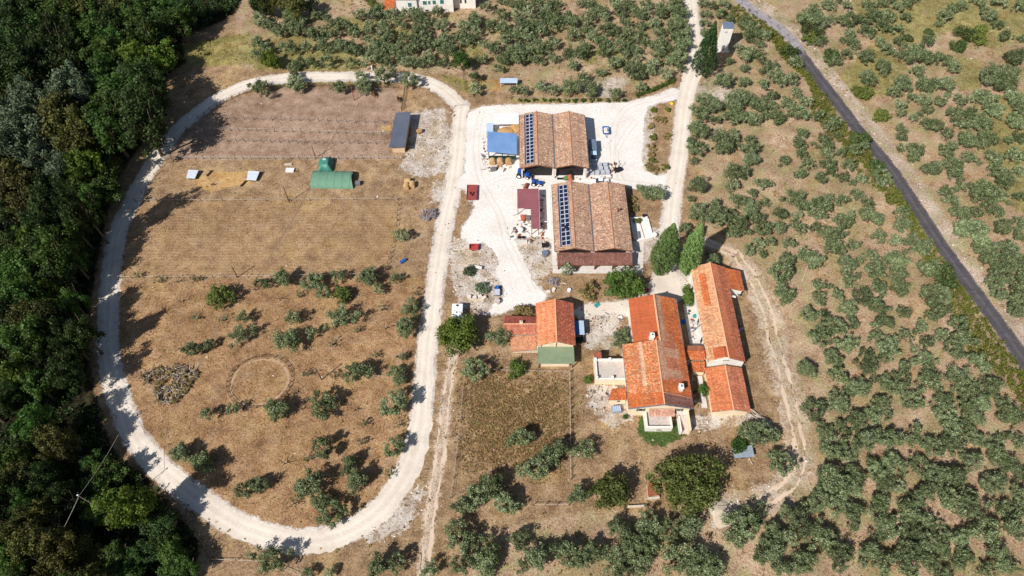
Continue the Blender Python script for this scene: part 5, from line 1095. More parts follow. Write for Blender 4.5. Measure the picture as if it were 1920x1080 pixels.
# pallets of concrete blocks
pal_me = None
blk = MB()
for z in range(3):
    for i in range(3):
        for j in range(3):
            blk.box(-.6+i*.4+.015,-.6+(i+1)*.4-.015,-.6+j*.4+.015,-.6+(j+1)*.4-.015,.14+z*.32,.14+(z+1)*.32-.02)
blk_me = blk.mesh('blocks', M['block']); pl = MB()
for k in range(5): pl.box(-.62,.62,-.6+k*.27,-.5+k*.27,.08,.13)
for k in range(3): pl.box(-.6+k*.55,-.5+k*.55,-.6,.6,0,.08)
pl_me = pl.mesh('pallet', M['oldwood'])
spots = [(23.3,145.2),(24.8,145.3),(26.3,145.4),(28.0,145.5),(23.5,143.7),(25.0,143.7),(26.5,143.8),(28.1,143.9),(23.9,142.2),(25.4,142.2),(27.0,142.3),(28.4,142.4),(22.2,141.9)]
sd_lab = ['first','second','third','fourth','fifth']
for k, (x, y) in enumerate(spots):
    row = 'back' if y > 144.8 else ('middle' if y > 143.2 else 'front'); nth = sum(1 for q in spots[:k] if (q[1] > 144.8) == (y > 144.8) and (q[1] > 143.2) == (y > 143.2))
    t = empty('block_pallet', (x, y, 0), rnd.uniform(-.12,.12), 'grey block pallet, %s from the left in the %s row by the barn' % ((['second','third','fourth','fifth','first'] if row == 'front' else sd_lab)[nth], row), 'block pallet', 'pallets of grey concrete blocks')
    obj('blocks', blk_me, t, scale=(1,1,rnd.choice((.7,1,1,1.15)))); obj('pallet', pl_me, t)
t = empty('block_crusher', (31.6, 143.4, 0), R(20), 'dark machine with upright arms right of the block pallets', 'machine')
MB().box(-1.0,1.2,-.6,.6,.3,1.0).build('body', M['black'], t, world=False)
MB().tube([(-.6,.2,1.0),(-1.0,1.0,3.6)], .09, 6).tube([(.2,.2,1.0),(.6,.8,3.4)], .07, 6).build('arm', M['black'], t, world=False)
MB().tube([(.2,.7,3.3),(1.0,.9,3.4)], .05, 6).build('cross_bar', M['black'], t, world=False)
for s in (-1, 1): wheel(t, 0, s*.6, .34, .2, hub=M['tgrey'])
# odds and ends between the barns
def crate(x, y, rz, sx, sy, sz, mat, label, cat='crate', nm='crate', lid=True, group=None):
    t = empty(nm, (x, y, 0), rz, label, cat, group)
    MB().hexa([(-sx*.48,-sy*.48,0),(sx*.48,-sy*.48,0),(sx*.48,sy*.48,0),(-sx*.48,sy*.48,0)],[(-sx/2,-sy/2,sz),(sx/2,-sy/2,sz),(sx/2,sy/2,sz),(-sx/2,sy/2,sz)]).build('box', mat, t, world=False)
    if lid: MB().box(-sx/2-.04,sx/2+.04,-sy/2-.04,sy/2+.04,sz,sz+.07).build('lid', mat, t, world=False)
for k, (x, y, s_, m_, lb) in enumerate([(16.9,143.4,.9,'bale','small tan bale in front of the right bay of the north barn'),(18.3,143.3,1.0,'tgrey','grey crate in front of the right bay of the north barn'),(19.6,143.2,1.1,'twhite','white crate in front of the right bay of the north barn'),(20.8,143.1,.9,'block','pale crate nearest the right pillar of the north barn'),(10.3,142.9,1.2,'twhite','white trough in front of the left bay of the north barn'),(12.4,142.8,.8,'concrete','pale block beside the middle pillar of the north barn')]):
    crate(x, y, rnd.uniform(-.3,.3), s_*1.2, s_*.8, .7, M[m_], lb)
# under and beside the maroon shelter
crate(3.0, 124.9, .1, 1.1, 1.4, 1.0, M['orange'], 'red orange bin in the corner of the maroon shelter', 'bin', 'bin')
crate(4.5, 124.8, 0, 1.2, 1.3, .9, M['tgrey'], 'grey machine block in the corner of the maroon shelter', 'crate')
t = empty('concrete_mixer', (2.4, 120.4, 0), 0, 'white domed mixer among dark bars left of the maroon shelter', 'mixer')
MB().tube([(0,0,.4),(0,0,.9),(0,0,1.3),(0,0,1.45)], [.7,.85,.55,.1], 16).build('drum', M['twhite'], t, world=False)
MB().tube([(-1.8,-.5,.3),(1.6,.5,.4)], .09, 6).tube([(-1.8,.4,.3),(1.8,-.4,.4)], .09, 6).tube([(-1.2,-.8,.1),(-1.2,.8,.1)], .08, 6).build('frame', M['darkwood'], t, world=False)
crate(2.6, 116.4, 0, 3.2, 1.2, .5, M['concrete'], 'pale concrete basin below the white domed mixer', 'basin', 'basin', lid=False)
for k, x in enumerate((2.0, 3.2)): crate(x, 118.0, 0, .8, .5, .45, M['black'], '%s dark box below the white domed mixer' % ('left' if k == 0 else 'right'), 'box', 'dark_box')
crate(9.2, 115.2, .1, 2.0, 1.2, .6, M['black'], 'black tray of scrap left of the south barn', 'tray', 'scrap_tray', lid=False)
t = empty('well_cover', (9.05, 112.2, 0), 0, 'blue grey octagonal tank left of the south barn', 'tank')
oc = lambda r: [(math.cos(R(22.5+45*k))*r, math.sin(R(22.5+45*k))*r) for k in range(8)]
MB().prism(oc(1.0), 0, .9).build('body', M['tgrey'], t, world=False); MB().prism(oc(.85), .9, 1.0).build('lid', M['bluegrey'], t, world=False)
# dog run / kennel huts
for k, (x, y, s_, lb) in enumerate([(-94.9,141.2,1.0,'left of the two pale kennels on the straw'),(-76.8,140.6,1.1,'right of the two pale kennels on the straw')]):
    t = empty('kennel', (x, y, 0), R(-4), lb, 'kennel', 'pale kennels')
    MB().box(-1.2*s_,1.2*s_,-1.1*s_,1.1*s_,0,.9).build('wall', M['darkwood'], t, world=False)
    o = MB().slab((-1.3*s_,-1.5*s_,.85),(1.3*s_,-1.5*s_,.85),(1.55*s_,1.5*s_,1.25),(-1.55*s_,1.5*s_,1.25),.06).build('roof', M['kennel'], t, world=False)
    rb = MB()
    for q in range(9): xx = (-1.2+q*.3)*s_; rb.hexa([(xx-.03,-1.49*s_,.85),(xx+.03,-1.49*s_,.85),(xx*1.15+.03,1.49*s_,1.25),(xx*1.15-.03,1.49*s_,1.25)],[(xx-.02,-1.49*s_,.9),(xx+.02,-1.49*s_,.9),(xx*1.15+.02,1.49*s_,1.3),(xx*1.15-.02,1.49*s_,1.3)])
    rb.build('rib', M['kennel'], o, world=False)
    MB().box(-.35,.35,-1.12*s_,-1.1*s_,.02,.7).build('doorway', M['black'], t, world=False)
crate(-66.5, 143.6, -.05, 2.4, 1.5, .35, M['white_sheet'], 'white panel box between the kennels and the green tunnel', 'box', 'panel_box')
crate(-67.5, 146.0, .1, 2.2, .9, .3, M['oldwood'], 'low timber pallet just above the white panel box', 'pallet', 'low_pallet', lid=False)
# straw stack leftovers, logs
for k, (x, y, rz, lb) in enumerate([(393,326,R(65),'dark log leaning on the straw between the kennels'),(457,345,R(60),'dark log beside the right kennel')]):
    X, Y = at(x, y); t = empty('log', (X, Y, 0), rz, lb, 'log')
    MB().tube([(-1.2,0,.25),(1.2,0,.28)], [.28,.24], 8).build('stem', M['darkwood'], t, world=False)
    MB().tube([(.4,0,.3),(.8,.4,.6)], [.12,.06], 6).build('stub', M['darkwood'], t, world=False)
# polytunnel
t = empty('polytunnel', (-53, 139.7, 0), R(-1.5), 'long tunnel covered in pale green shade net', 'tunnel')
tv, tf = [], []; ns, na = 26, 15; gt = random.Random(4)
for i in range(ns+1):
    x = -6.1+12.6*i/ns; cut = 0
    for j in range(na+1):
        a = math.pi*j/na; yy = -math.cos(a)*3.3; zz = math.sin(a)*2.0
        xx = x + (0 if i < ns else -2.2*(j/na)**1.5); sag = (.1*math.sin(x*2.73)**2+.06*math.sin(x*7+a*4))*math.sin(a)
        tv.append((xx+gt.uniform(-.03,.03), yy*(1+.012*math.sin(x*3)), max(0, zz-abs(sag)+gt.uniform(-.03,.03))))
for i in range(ns):
    for j in range(na): b = i*(na+1)+j; tf.append((b, b+1, b+na+2, b+na+1))
mb = MB(); mb.poly(tv, tf); mb.build('cover', M['green_net'], t, world=False, smooth=True)
for i in range(6):
    x = -6.05+2.3*i; mb = MB()
    mb.tube([(x, -math.cos(math.pi*j/12)*3.33, math.sin(math.pi*j/12)*2.0) for j in range(13)], .02, 5); mb.build('hoop', M['tgrey'], t, world=False)
crate(-45.4, 138.0, .1, 1.4, 1.2, 1.0, M['tgrey'], 'grey bin at the open end of the green tunnel', 'bin', 'bin')
# tarpaulin-covered stack
t = empty('covered_stack', (-56.0, 145.4, 0), R(5), 'lumpy stack under a dark green tarpaulin behind the green tunnel', 'covered stack')
g_ = np.random.default_rng(3); v_, f_ = [], []; n_ = 16
for i in range(n_+1):
    for j in range(n_+1):
        u, w_ = i/n_*2-1, j/n_*2-1; e_ = max(abs(u), abs(w_))
        z = 2.3*max(0, 1-max(0, e_-.55)/.45)**.6+.3*math.sin(3*u+2*w_)*(1-e_)+g_.normal()*.06*(e_ < .95)
        v_.append((u*2.1*(1+.12*math.sin(4*w_)), w_*2.5*(1+.1*math.sin(3*u)), max(0, z)))
for i in range(n_):
    for j in range(n_): b = i*(n_+1)+j; f_.append((b, b+n_+1, b+n_+2, b+1))
mb = MB(); mb.poly(v_, f_); mb.build('tarpaulin', M['teal_tarp'], t, world=False, smooth=True)
MB().hexa([(-.5,.3,2.3),(.6,.2,2.3),(.6,.9,2.3),(-.5,.9,2.3)],[(-.5,.3,2.5),(.6,.2,2.55),(.6,.9,2.5),(-.5,.9,2.5)]).build('weight_slab', M['concrete'], t, world=False)
# bales
def round_bale(x, y, rz, r, L_, label, mat='bale'):
    t = empty('hay_bale', (x, y, 0), rz, label, 'hay bale', 'hay bales'); g = random.Random(int(x*10+y*7)); mb = MB(); n = 18
    ring = []
    for i in range(5):
        xx = -L_/2+L_*i/4; k = 1 if 0 < i < 4 else .93
        ring.append([(xx, math.cos(2*math.pi*j/n)*r*k*g.uniform(.96,1.04), r+math.sin(2*math.pi*j/n)*r*k*g.uniform(.96,1.02)) for j in range(n)])
    vv = [p for q in ring for p in q]; ff = []
    for i in range(4):
        for j in range(n): ff.append((i*n+j, i*n+(j+1)%n, (i+1)*n+(j+1)%n, (i+1)*n+j))
    ff += [tuple(range(n-1,-1,-1)), tuple(range(4*n, 5*n))]
    mb.poly(vv, ff); mb.build('straw', M[mat], t, world=False)
    for xx in (-L_*.25, L_*.25):
        MB().tube([(xx, math.cos(2*math.pi*j/12)*(r*1.03), r+math.sin(2*math.pi*j/12)*(r*1.03)) for j in range(13)], .02, 4).build('twine', M['oldwood'], t, world=False)
for x, y, rz, lb in [(764,339,R(0),'upper round straw bale of the three beside the gravel track'),(762,349,R(90),'lower left round straw bale of the three beside the gravel track'),(773,346,R(90),'right round straw bale of the three beside the gravel track')]:
    X, Y = at(x, y, .8); round_bale(X, Y, rz, .85, 1.7, lb)
X, Y = at(786, 246, .7); round_bale(X, Y, R(30), .75, 1.5, 'single hay bale right of the slate grey stable', 'hay')
for k, (x, y, lb) in enumerate([(950,246,'left loose haystack between the sheet shelters'),(967,240,'right loose haystack against the north barn')]):
    X, Y = at(x, y, 1); t = empty('haystack', (X, Y, 0), .3*k, lb, 'haystack'); g = random.Random(k); vv, ff = [], []
    rx, ry, hz = (3.1, 2.0, 2.0) if k == 0 else (2.0, 2.4, 2.4)
    for i in range(9):
        for j in range(20):
            a = math.pi/2*i/8; b = 2*math.pi*j/20
            vv.append((math.cos(a)*math.cos(b)*rx*g.uniform(.92,1.06), math.cos(a)*math.sin(b)*ry*g.uniform(.92,1.06), math.sin(a)**.8*hz*g.uniform(.94,1.04)))
    for i in range(8):
        for j in range(20): ff.append((i*20+j, i*20+(j+1)%20, (i+1)*20+(j+1)%20, (i+1)*20+j))
    mb = MB(); mb.poly(vv, ff); mb.build('hay', M['hay'], t, world=False); MB().tube([(-rx*.8,0,.2),(rx*.9,.1,.3)], .1, 6).build('pole', M['oldwood'], t, world=False)
for k, (x, lb) in enumerate([(-5.9,'left round hay bale under the blue roof'),(-3.6,'middle round hay bale under the blue roof'),(-1.0,'large hay bale at the right under the blue roof')]):
    round_bale(x, 146.6, R(90), 1.0, 1.9, lb, 'hay' if k == 2 else 'bale')
crate(-5.6, 143.7, .3, 1.6, 1.1, .9, M['tgrey'], 'left grey machine part below the hay shelter', 'machine part', 'machine_part')
crate(-3.2, 143.6, -.4, 1.5, 1.2, .8, M['stone_pale'], 'pale machine part below the hay shelter', 'machine part', 'machine_part')
# IBC water tank left of the farmhouse front
t = empty('water_tank', (24.6, 66.2, 0), R(5), 'pale blue cage water tank left of the farmhouse front', 'water tank')
MB().box(-.95,.95,-.75,.75,.15,1.15).build('tank', M['pale_blue_sheet'], t, world=False)
cg = MB()
for k in range(5):
    x = -.98+.49*k
    for y in (-.78,.78): cg.box(x-.025,x+.025,y-.025,y+.025,0,1.2)
    cg.box(x-.025,x+.025,-.78,.78,1.17,1.21)
for z in (.4,.8,1.18):
    for y in (-.79,.79): cg.box(-1.0,1.0,y-.02,y+.02,z-.02,z+.02)
cg.build('cage', M['tgrey'], t, world=False)
# metal shed under the walnut
t = empty('metal_shed', (52.2, 55.5, 0), R(4), 'small pale sheet metal shed in the shade beside the walnut tree', 'shed')
MB().box(-2.1,2.1,-1.0,1.1,-.05,1.5).build('wall', M['tgrey'], t, world=False)
sr = MB().slab((-2.3,-1.25,1.5),(2.3,-1.25,1.5),(2.3,1.3,1.8),(-2.3,1.3,1.8),.05).build('roof', M['shed_sheet'], t, world=False)
MB().box(-.4,.5,-1.06,-1.0,.05,1.35).build('door', M['darkwood'], t, world=False)
# sand heap
t = empty('sand_heap', (46.1, 42.3, 0), 0, 'pale sand heap at the lower end of the dirt track', 'sand heap'); g = random.Random(8); vv, ff = [], []
for i in range(8):
    for j in range(28):
        k_ = i/7; b = 2*math.pi*j/28; wv = 1+.12*math.sin(3*b+1)+.08*math.sin(5*b)
        vv.append((math.cos(b)*3.5*(1-k_)*wv*g.uniform(.97,1.03), math.sin(b)*2.9*(1-k_)*wv*g.uniform(.97,1.03), (.75+.12*math.sin(2*b+k_*3))*(1-(1-min(1,k_*1.15))**1.8)*g.uniform(.95,1.04) if i else -.02))
for i in range(7):
    for j in range(28): ff.append((i*28+j, i*28+(j+1)%28, (i+1)*28+(j+1)%28, (i+1)*28+j))
mb = MB(); mb.poly(vv, ff); mb.build('sand', M['sand'], t, world=False, smooth=True)
mb = MB(); mb.tube([(-1.6,1.2,.75),(1.0,1.4,.7)], .05, 5); mb.build('plank', M['oldwood'], t, world=False)
# patio beside the south barn
t = empty('patio', (36.2, 120.5, 0), 0, 'white walled patio on the right side of the south barn', 'patio')
MB().prism([(33.6,124.2),(38.2,124.6),(39.0,117.6),(34.6,116.3),(33.8,118)], -.1, .3).build('floor', M['white'], t)
mb = MB(); mb.tube([(36.2,123.4,.36),(36.9,117.6,.36)], .09, 4); mb.build('channel', M['rust'], t)
MB().hexa([(33.5,124.3,-.1),(38.4,124.7,-.1),(38.4,125.1,-.1),(33.5,124.7,-.1)],[(33.5,124.3,.9),(38.4,124.7,.9),(38.4,125.1,.9),(33.5,124.7,.9)]).build('wall', M['white'], t)
MB().hexa([(34.4,116.0,-.1),(39.2,117.4,-.1),(39.0,117.8,-.1),(34.2,116.4,-.1)],[(34.4,116.0,1.1),(39.2,117.4,1.1),(39.0,117.8,1.1),(34.2,116.4,1.1)]).build('wall', M['white'], t)
MB().hexa([(38.3,124.6,-.1),(38.7,124.6,-.1),(39.4,117.6,-.1),(39.0,117.6,-.1)],[(38.3,124.6,.6),(38.7,124.6,.6),(39.4,117.6,.6),(39.0,117.6,.6)]).build('wall', M['white'], t)
MB().cyl((39.6,118.4,0),(39.6,118.4,1.2),.7,16).build('oven', M['white'], t); MB().cyl((37.4,125.2,0),(37.4,125.2,1.3),.5,14).build('oven', M['black'], t)
MB().box(34.4,36.0,123.0,123.8,.3,.75).build('bench', M['tgrey'], t); MB().box(34.9,35.6,117.6,119.8,.3,.8).build('table', M['tgrey'], t)
# teal sheet, yellow sheet, barrels and small things
def flat_thing(x, y, sx, sy, rz, mat, nm, label, cat):
    X, Y = at(x, y); t = empty(nm, (X, Y, 0), rz, label, cat)
    mb = MB(); mb.slab((-sx/2,-sy/2,.16),(sx/2,-sy/2*.8,.22),(sx/2,sy/2,.3),(-sx/2,sy/2*.9,.2),.04); mb.build('sheet', mat, t, world=False)
    MB().box(-sx*.3,sx*.3,-sy*.1,sy*.1,0,.14).build('batten', M['oldwood'], t, world=False)
flat_thing(1119.5,572.5,1.5,1.2,R(40),M['teal'],'plastic_sheet','teal plastic sheet on the gravel path above the farmhouse','sheet')
flat_thing(1259,195,1.0,1.3,R(20),M['yellow'],'plastic_sheet','yellow plastic sheet at the top of the island verge','sheet')
flat_thing(1163,596,1.0,.9,R(20),M['white_sheet'],'plastic_sheet','small white sheet on the rubble left of the farmhouse','sheet')
flat_thing(1410,30,1.0,.8,R(10),M['concrete'],'plastic_sheet','pale slab beside the pale stretch of road','slab')
def drum(x, y, mat, label, r=.45, h=.95, lying=False):
    X, Y = at(x, y); t = empty('barrel', (X, Y, 0), rnd.random()*3, label, 'barrel')
    if lying: MB().cyl((-h/2,0,r),(h/2,0,r),r,14).build('shell', mat, t, world=False); MB().cyl((-h*.1,0,r),(h*.1,0,r),r*1.05,14).build('hoop', mat, t, world=False)
    else: MB().cyl((0,0,0),(0,0,h),r,14).build('shell', mat, t, world=False); MB().cyl((0,0,h*.45),(0,0,h*.55),r*1.05,14).build('hoop', mat, t, world=False)
drum(756,491,M['blueplastic'],'blue barrel right of the mown field',.42,1.6,True)
drum(898,503,M['concrete'],'pale barrel lying in the rubble left of the yard',.5,1.8,True)
drum(1067,545,M['white_sheet'],'white bucket in the dry grass below the lean-to',.5,.6)
drum(1281,604,M['blueplastic'],'blue tub in the shaded lane between the houses',.6,.5)
drum(1302,594,M['teal'],'teal tub beside the long house wall',.5,.6)
for k, (x, y, mt) in enumerate([(1298,618,'lilac'),(1304,608,'white_sheet'),(1389,620,'lilac')]):
    X, Y = at(x, y, .8); t = empty('laundry', (X, Y, 0), .4*k, ['lilac cloth hung beside the long house terrace','white cloth hung beside the long house terrace','lilac cloth hung behind the long house'][k], 'cloth')
    MB().slab((-.7,-.1,1.3),(.7,-.1,1.3),(.6,.5,.9),(-.7,.6,.8),.03).build('cloth', M[mt], t, world=False); MB().tube([(-.8,0,0),(-.8,0,1.4)], .04, 5).tube([(.8,0,0),(.8,0,1.4)], .04, 5).build('stand', M['tgrey'], t, world=False)
for k, (x, y) in enumerate([(1028,548),(1038,544)]):
    X, Y = at(x, y); crate(X, Y, .2+k, 1.1, .8, .5, M['stone_pale'], ['left','right'][k]+' of two pale stone blocks above the cottage', 'stone block', 'stone_block', lid=False)
for k, x in enumerate((880,890,900,908)):
    X, Y = at(x, 558+(k % 2)*2); crate(X, Y, .2*k, 1.0, .8, .8, M['stone_pale'], 'pale stone block above the white box van, %s from the left' % ['first','second','third','fourth'][k], 'stone block', 'stone_block', lid=False)
X, Y = at(697.5,131); t = empty('marker_post', (X, Y, 0), 0, 'small white painted post beside the track under the top grove', 'post')
MB().box(-.22,.22,-.22,.22,0,1.5).build('stem', M['white'], t, world=False); MB().box(-.28,.28,-.28,.28,1.5,1.6).build('cap', M['white'], t, world=False)
X, Y = at(1055,535); t = empty('bent_hose', (X, Y, 0), 0, 'pale bent pipe in the dry grass below the lean-to', 'pipe')
MB().tube([(-1.2,-.6,.1),(-.8,.4,.15),(0,.7,.15),(1.0,.3,.1)], .09, 6).build('pipe', M['stone_pale'], t, world=False); MB().tube([(-1.25,-.7,.1),(-1.2,-.6,.1)], .13, 6).build('coupling', M['tgrey'], t, world=False)
X, Y = at(1510,512,.3); t = empty('felled_pole', (X, Y, 0), R(62), 'pale pole lying on the ground in the right grove', 'pole')
MB().tube([(-2.9,0,.2),(2.9,0,.25)], [.17,.13], 7).build('shaft', M['oldwood'], t, world=False); MB().tube([(2.9,0,.25),(3.0,0,.25)], .2, 7).build('ferrule', M['tgrey'], t, world=False)
# ---------------------------------------------------------------- horses: one skinned body each
def horse(x, y, rz, label, mat, s=1.0, head_down=True, nm='horse', cat='horse'):
    X, Y = at(x, y); t = empty(nm, (X, Y, 0), rz, label, cat)
    J = [(0,0,1.2),(.5,0,1.22),(-.55,0,1.25)]; E_ = [(0,1),(0,2)]; Rr = [.34,.33,.34]
    def add(p, par, r): J.append(p); E_.append((par, len(J)-1)); Rr.append(r); return len(J)-1
    hz = .55 if head_down else 1.75
    n1 = add((.85,0,1.25 if head_down else 1.45),1,.2); n2 = add((1.15,0,(1.0 if head_down else 1.65)),n1,.15); n3 = add((1.35,0,hz+.1),n2,.12); add((1.58,0,hz-.2),n3,.08)
    for sy in (-1, 1):
        a = add((.55,sy*.19,.95),1,.14); b = add((.56,sy*.19,.52),a,.075); add((.56,sy*.19,.04),b,.06)
        a = add((-.6,sy*.2,1.0),2,.18); b = add((-.5,sy*.2,.68),a,.11); c = add((-.68,sy*.2,.42),b,.07); add((-.62,sy*.2,.04),c,.06)
    a = add((-.9,0,1.2),2,.07); add((-1.02,0,.7),a,.05)
    me = bpy.data.meshes.new('body'); me.from_pydata([(p[0]*s,p[1]*s,p[2]*s) for p in J], E_, []); me.materials.append(mat)
    o = obj('body', me, t); o.modifiers.new('skin', 'SKIN'); 
    sv = me.skin_vertices[0].data
    for k, r in enumerate(Rr): sv[k].radius = (r*s, r*s)
    sv[0].use_root = True
    sb = o.modifiers.new('sub', 'SUBSURF'); sb.levels = 1; sb.render_levels = 1
    m_ = MB(); m_.poly([(.55*s,-.03*s,1.5*s),(.55*s,.03*s,1.5*s),(1.15*s,.03*s,1.2*s if head_down else 1.8*s),(1.15*s,-.03*s,1.2*s if head_down else 1.8*s),(.6*s,0,1.62*s),(1.15*s,0,1.3*s if head_down else 1.92*s)],[(0,1,4),(3,5,2),(0,4,5,3),(1,2,5,4)])
    m_.build('mane', M['horse_dark'], t, world=False)
horse(748, 190, R(120), 'brown and white horse standing above the slate grey stable', M['horse_pinto'], 1.05)
horse(701, 180, R(-60), 'bay horse standing under the olive at the top of the paddock', M['horse_bay'], 1.0)
horse(400, 348, R(20), 'small dark brown dog on the straw between the kennels', M['horse_dark'], .55, False, 'dog', 'dog')

# scrap and building leftovers lying about the yard
def scrap(name, spots, label, seed, n, sc=1.0):
    g = random.Random(seed); mb = MB()
    for k in range(n):
        x, y, rx, ry = g.choice(spots); X = x+g.gauss(0, rx); Y = y+g.gauss(0, ry); mb.k = g.randrange(5); a = g.random()*3.14
        if g.random() < .45:
            L_ = g.uniform(.4,1.6)*sc; mb.tube([(X,Y,.08),(X+math.cos(a)*L_,Y+math.sin(a)*L_,g.uniform(.06,.4))], g.uniform(.03,.09), 4)
        else:
            sx, sy, sz = g.uniform(.12,.45)*sc, g.uniform(.12,.4)*sc, g.uniform(.1,.5)*sc; c, s_ = math.cos(a), math.sin(a)
            q = [(X+c*u*sx-s_*v*sy, Y+s_*u*sx+c*v*sy) for u, v in ((-1,-1),(1,-1),(1,1),(-1,1))]
            mb.hexa([(p[0],p[1],.02) for p in q], [(p[0]+g.uniform(-.05,.05),p[1]+g.uniform(-.05,.05),sz) for p in q])
    tag(mb.build(name, [M['tgrey'], M['oldwood'], M['darkwood'], M['concrete'], M['rust']]), label, 'scrap', kind='stuff')
scrap('yard_scrap', [(1.5,119.8,1.6,1.2),(3.2,122.,1.2,1.4),(8.6,129,.4,3.),(8.8,122,.4,3.),(4.2,116.6,2.2,.6),(9.6,114.6,.7,1.4)], 'scattered scrap, bars and boxes around the maroon shelter', 3, 120)
scrap('barn_scrap', [(11,143.2,1.6,.4),(18.6,143.4,2.,.5),(30.2,144.,.9,1.2),(26,140.7,2.6,.6),(-4.5,144.4,2.,.7),(-8.4,150,.4,3.)], 'scrap and offcuts in front of the north barn and hay shelter', 4, 130)
scrap('house_scrap', [(19.5,90.5,1.6,2.4),(24.,91.5,1.2,1.2),(28.3,88,.5,3.),(20.,70.,1.6,2.),(46.2,87.,.5,4.5),(44.2,70.5,.5,2.5)], 'rubble and offcuts lying around the houses', 5, 120, .8)

# low ruin between the two walnut trees
X0, Y0 = at(1206, 944); t = empty('ruined_hut', (X0, Y0, 0), 0, 'low ruined wall with a red tiled patch between the walnut trees', 'ruin')
a0, a1, b0, b1 = at(1176,953), at(1212,951), at(1214,938), at(1236,936)
MB().hexa([(a0[0],a0[1],-.1),(a1[0],a1[1],-.1),(a1[0],a1[1]+.4,-.1),(a0[0],a0[1]+.4,-.1)],[(a0[0],a0[1],.7),(a1[0],a1[1],.6),(a1[0],a1[1]+.4,.6),(a0[0],a0[1]+.4,.7)]).build('wall', M['stone'], t)
MB().hexa([(b0[0],b0[1],-.1),(b1[0],b1[1],-.1),(b1[0],b1[1]+.4,-.1),(b0[0],b0[1]+.4,-.1)],[(b0[0],b0[1],.9),(b1[0],b1[1],.8),(b1[0],b1[1]+.4,.8),(b0[0],b0[1]+.4,.9)]).build('wall', M['stone'], t)
roof_plane(t, (b0[0],b0[1]+.5,1.2), (b1[0],b1[1]+.5,1.2), (b1[0]-.2,b1[1]+3.2,1.7), (b0[0],b0[1]+3.2,1.7), lambda u,v,g: .7*pal_mauve(u,v,g), 95)
MB().box(b0[0]+.1,b1[0]-.2,b0[1]+.7,b1[1]+3.0,-.1,1.0).build('core', M['stone'], t)
X, Y = at(1400, 852); t = empty('long_plank', (X, Y, 0), R(-72), 'long pale plank lying right of the small metal shed', 'plank')
MB().tube([(-2.6,0,.12),(2.6,0,.3)], .1, 6).build('timber', M['oldwood'], t, world=False); MB().box(-.2,.2,-.3,.3,0,.2).build('chock', M['darkwood'], t, world=False)
# ---------------------------------------------------------------- fences and poles
post_me = MB().tube([(0,0,-.1),(0,0,1.4)], [.11,.09], 5).mesh('post', M['post'])
post_pale = MB().tube([(0,0,-.1),(0,0,1.15)], [.085,.075], 5).mesh('post', M['rail'])
def fence(pts, label, spacing=2.9, rails=(1.05,.6), rmat='rail', rr=.05, h=1.0, pale=False, seed=0, cat='fence'):
    q, _ = smooth_line(W(pts), .5) if len(pts) > 2 else (np.array([np.array(W(pts)[0])+(np.array(W(pts)[1])-np.array(W(pts)[0]))*k/400 for k in range(401)]), None)
    s = np.concatenate([[0], np.cumsum(np.linalg.norm(np.diff(q, axis=0), axis=1))])
    n = max(1, int(s[-1]/spacing)); g = random.Random(seed)
    root = empty('fence', (q[0][0], q[0][1], 0), 0, label, cat, 'field fences')
    P_ = []
    for k in range(n+1):
        x, y = (np.interp(s[-1]*k/n, s, q[:,0]), np.interp(s[-1]*k/n, s, q[:,1])); P_.append((x, y))
        obj('post', post_pale if pale else post_me, root, (x-q[0][0], y-q[0][1], 0), (g.gauss(0,.05), g.gauss(0,.05), g.random()*6), (1,1,h*g.uniform(.9,1.1)))
    for z in rails:
        mb = MB(); mb.tube([(x, y, z*h+g.gauss(0,.03)) for x, y in P_], rr, 4); mb.build('rail', M[rmat], root)
    return root
fence([(372,222),(480,225),(738,232)], 'thin post and wire fence, uppermost of the rows across the ploughed paddock', 2.9, (1.0,.55), 'tgrey', .02, 1.1, seed=1)
fence([(350,243),(480,246.5),(733,253)], 'post and rail fence, second row across the ploughed paddock', 2.7, (1.05,.6), 'rail', .05, 1.1, seed=2)
fence([(330,264),(480,267),(722,271)], 'thin post and wire fence, third row across the ploughed paddock', 2.7, (1.0,.5), 'tgrey', .02, 1.1, seed=3)
fence([(308,298),(480,298.5),(755,298)], 'pale double rail fence along the bottom of the ploughed paddock', 2.4, (1.05,.55), 'rail', .055, 1.05, seed=4)
fence([(383,216),(402,202),(425,190),(465,174),(520,166),(600,162),(738,166)], 'curved post and rail fence along the top of the ploughed paddock', 2.6, (1.05,.6), 'post', .05, 1.0, seed=5)
fence([(255,378.5),(480,377.5),(745,375)], 'pale single rail fence along the top of the mown field', 6.0, (.85,), 'rail', .06, 1.0, seed=6)
fence([(748,376),(742,440),(733,475),(722,518)], 'short post fence down the right side of the mown field', 1.9, (.95,), 'post', .03, 1.0, seed=7)
fence([(226,522),(480,520),(705,516)], 'pale rail fence along the bottom of the mown field', 3.0, (.95,), 'rail', .055, .9, seed=8)
fence([(312,300),(286,338),(256,378),(245,430),(232,490),(226,522)], 'post and wire fence along the left side of the mown field', 3.2, (.9,), 'post', .03, 1., seed=9)
fence([(872,694),(864,780),(853,880),(845,935)], 'pale wire fence down the left side of the tall weed paddock', 4.0, (.5,1.0), 'rail', .035, 1.1, seed=10)
fence([(872,694),(965,697),(1068,699)], 'pale wire fence along the top of the tall weed paddock', 4.0, (.6,1.0), 'rail', .03, 1.0, seed=11)
fence([(1068,699),(1069,790),(1070,900)], 'post and rail fence down the right side of the tall weed paddock', 2.4, (.95,.5), 'rail', .05, 1.1, seed=12)
fence([(1000,948),(1066,948)], 'short pale rail fence below the tall weed paddock', 2.2, (.95,), 'rail', .06, 1.1, seed=13)
fence([(352,982),(375,1012),(398,1048)], 'mossy timber rail fence at the lower left bend of the track', 2.4, (.7,), 'post', .2, 1.1, seed=14)
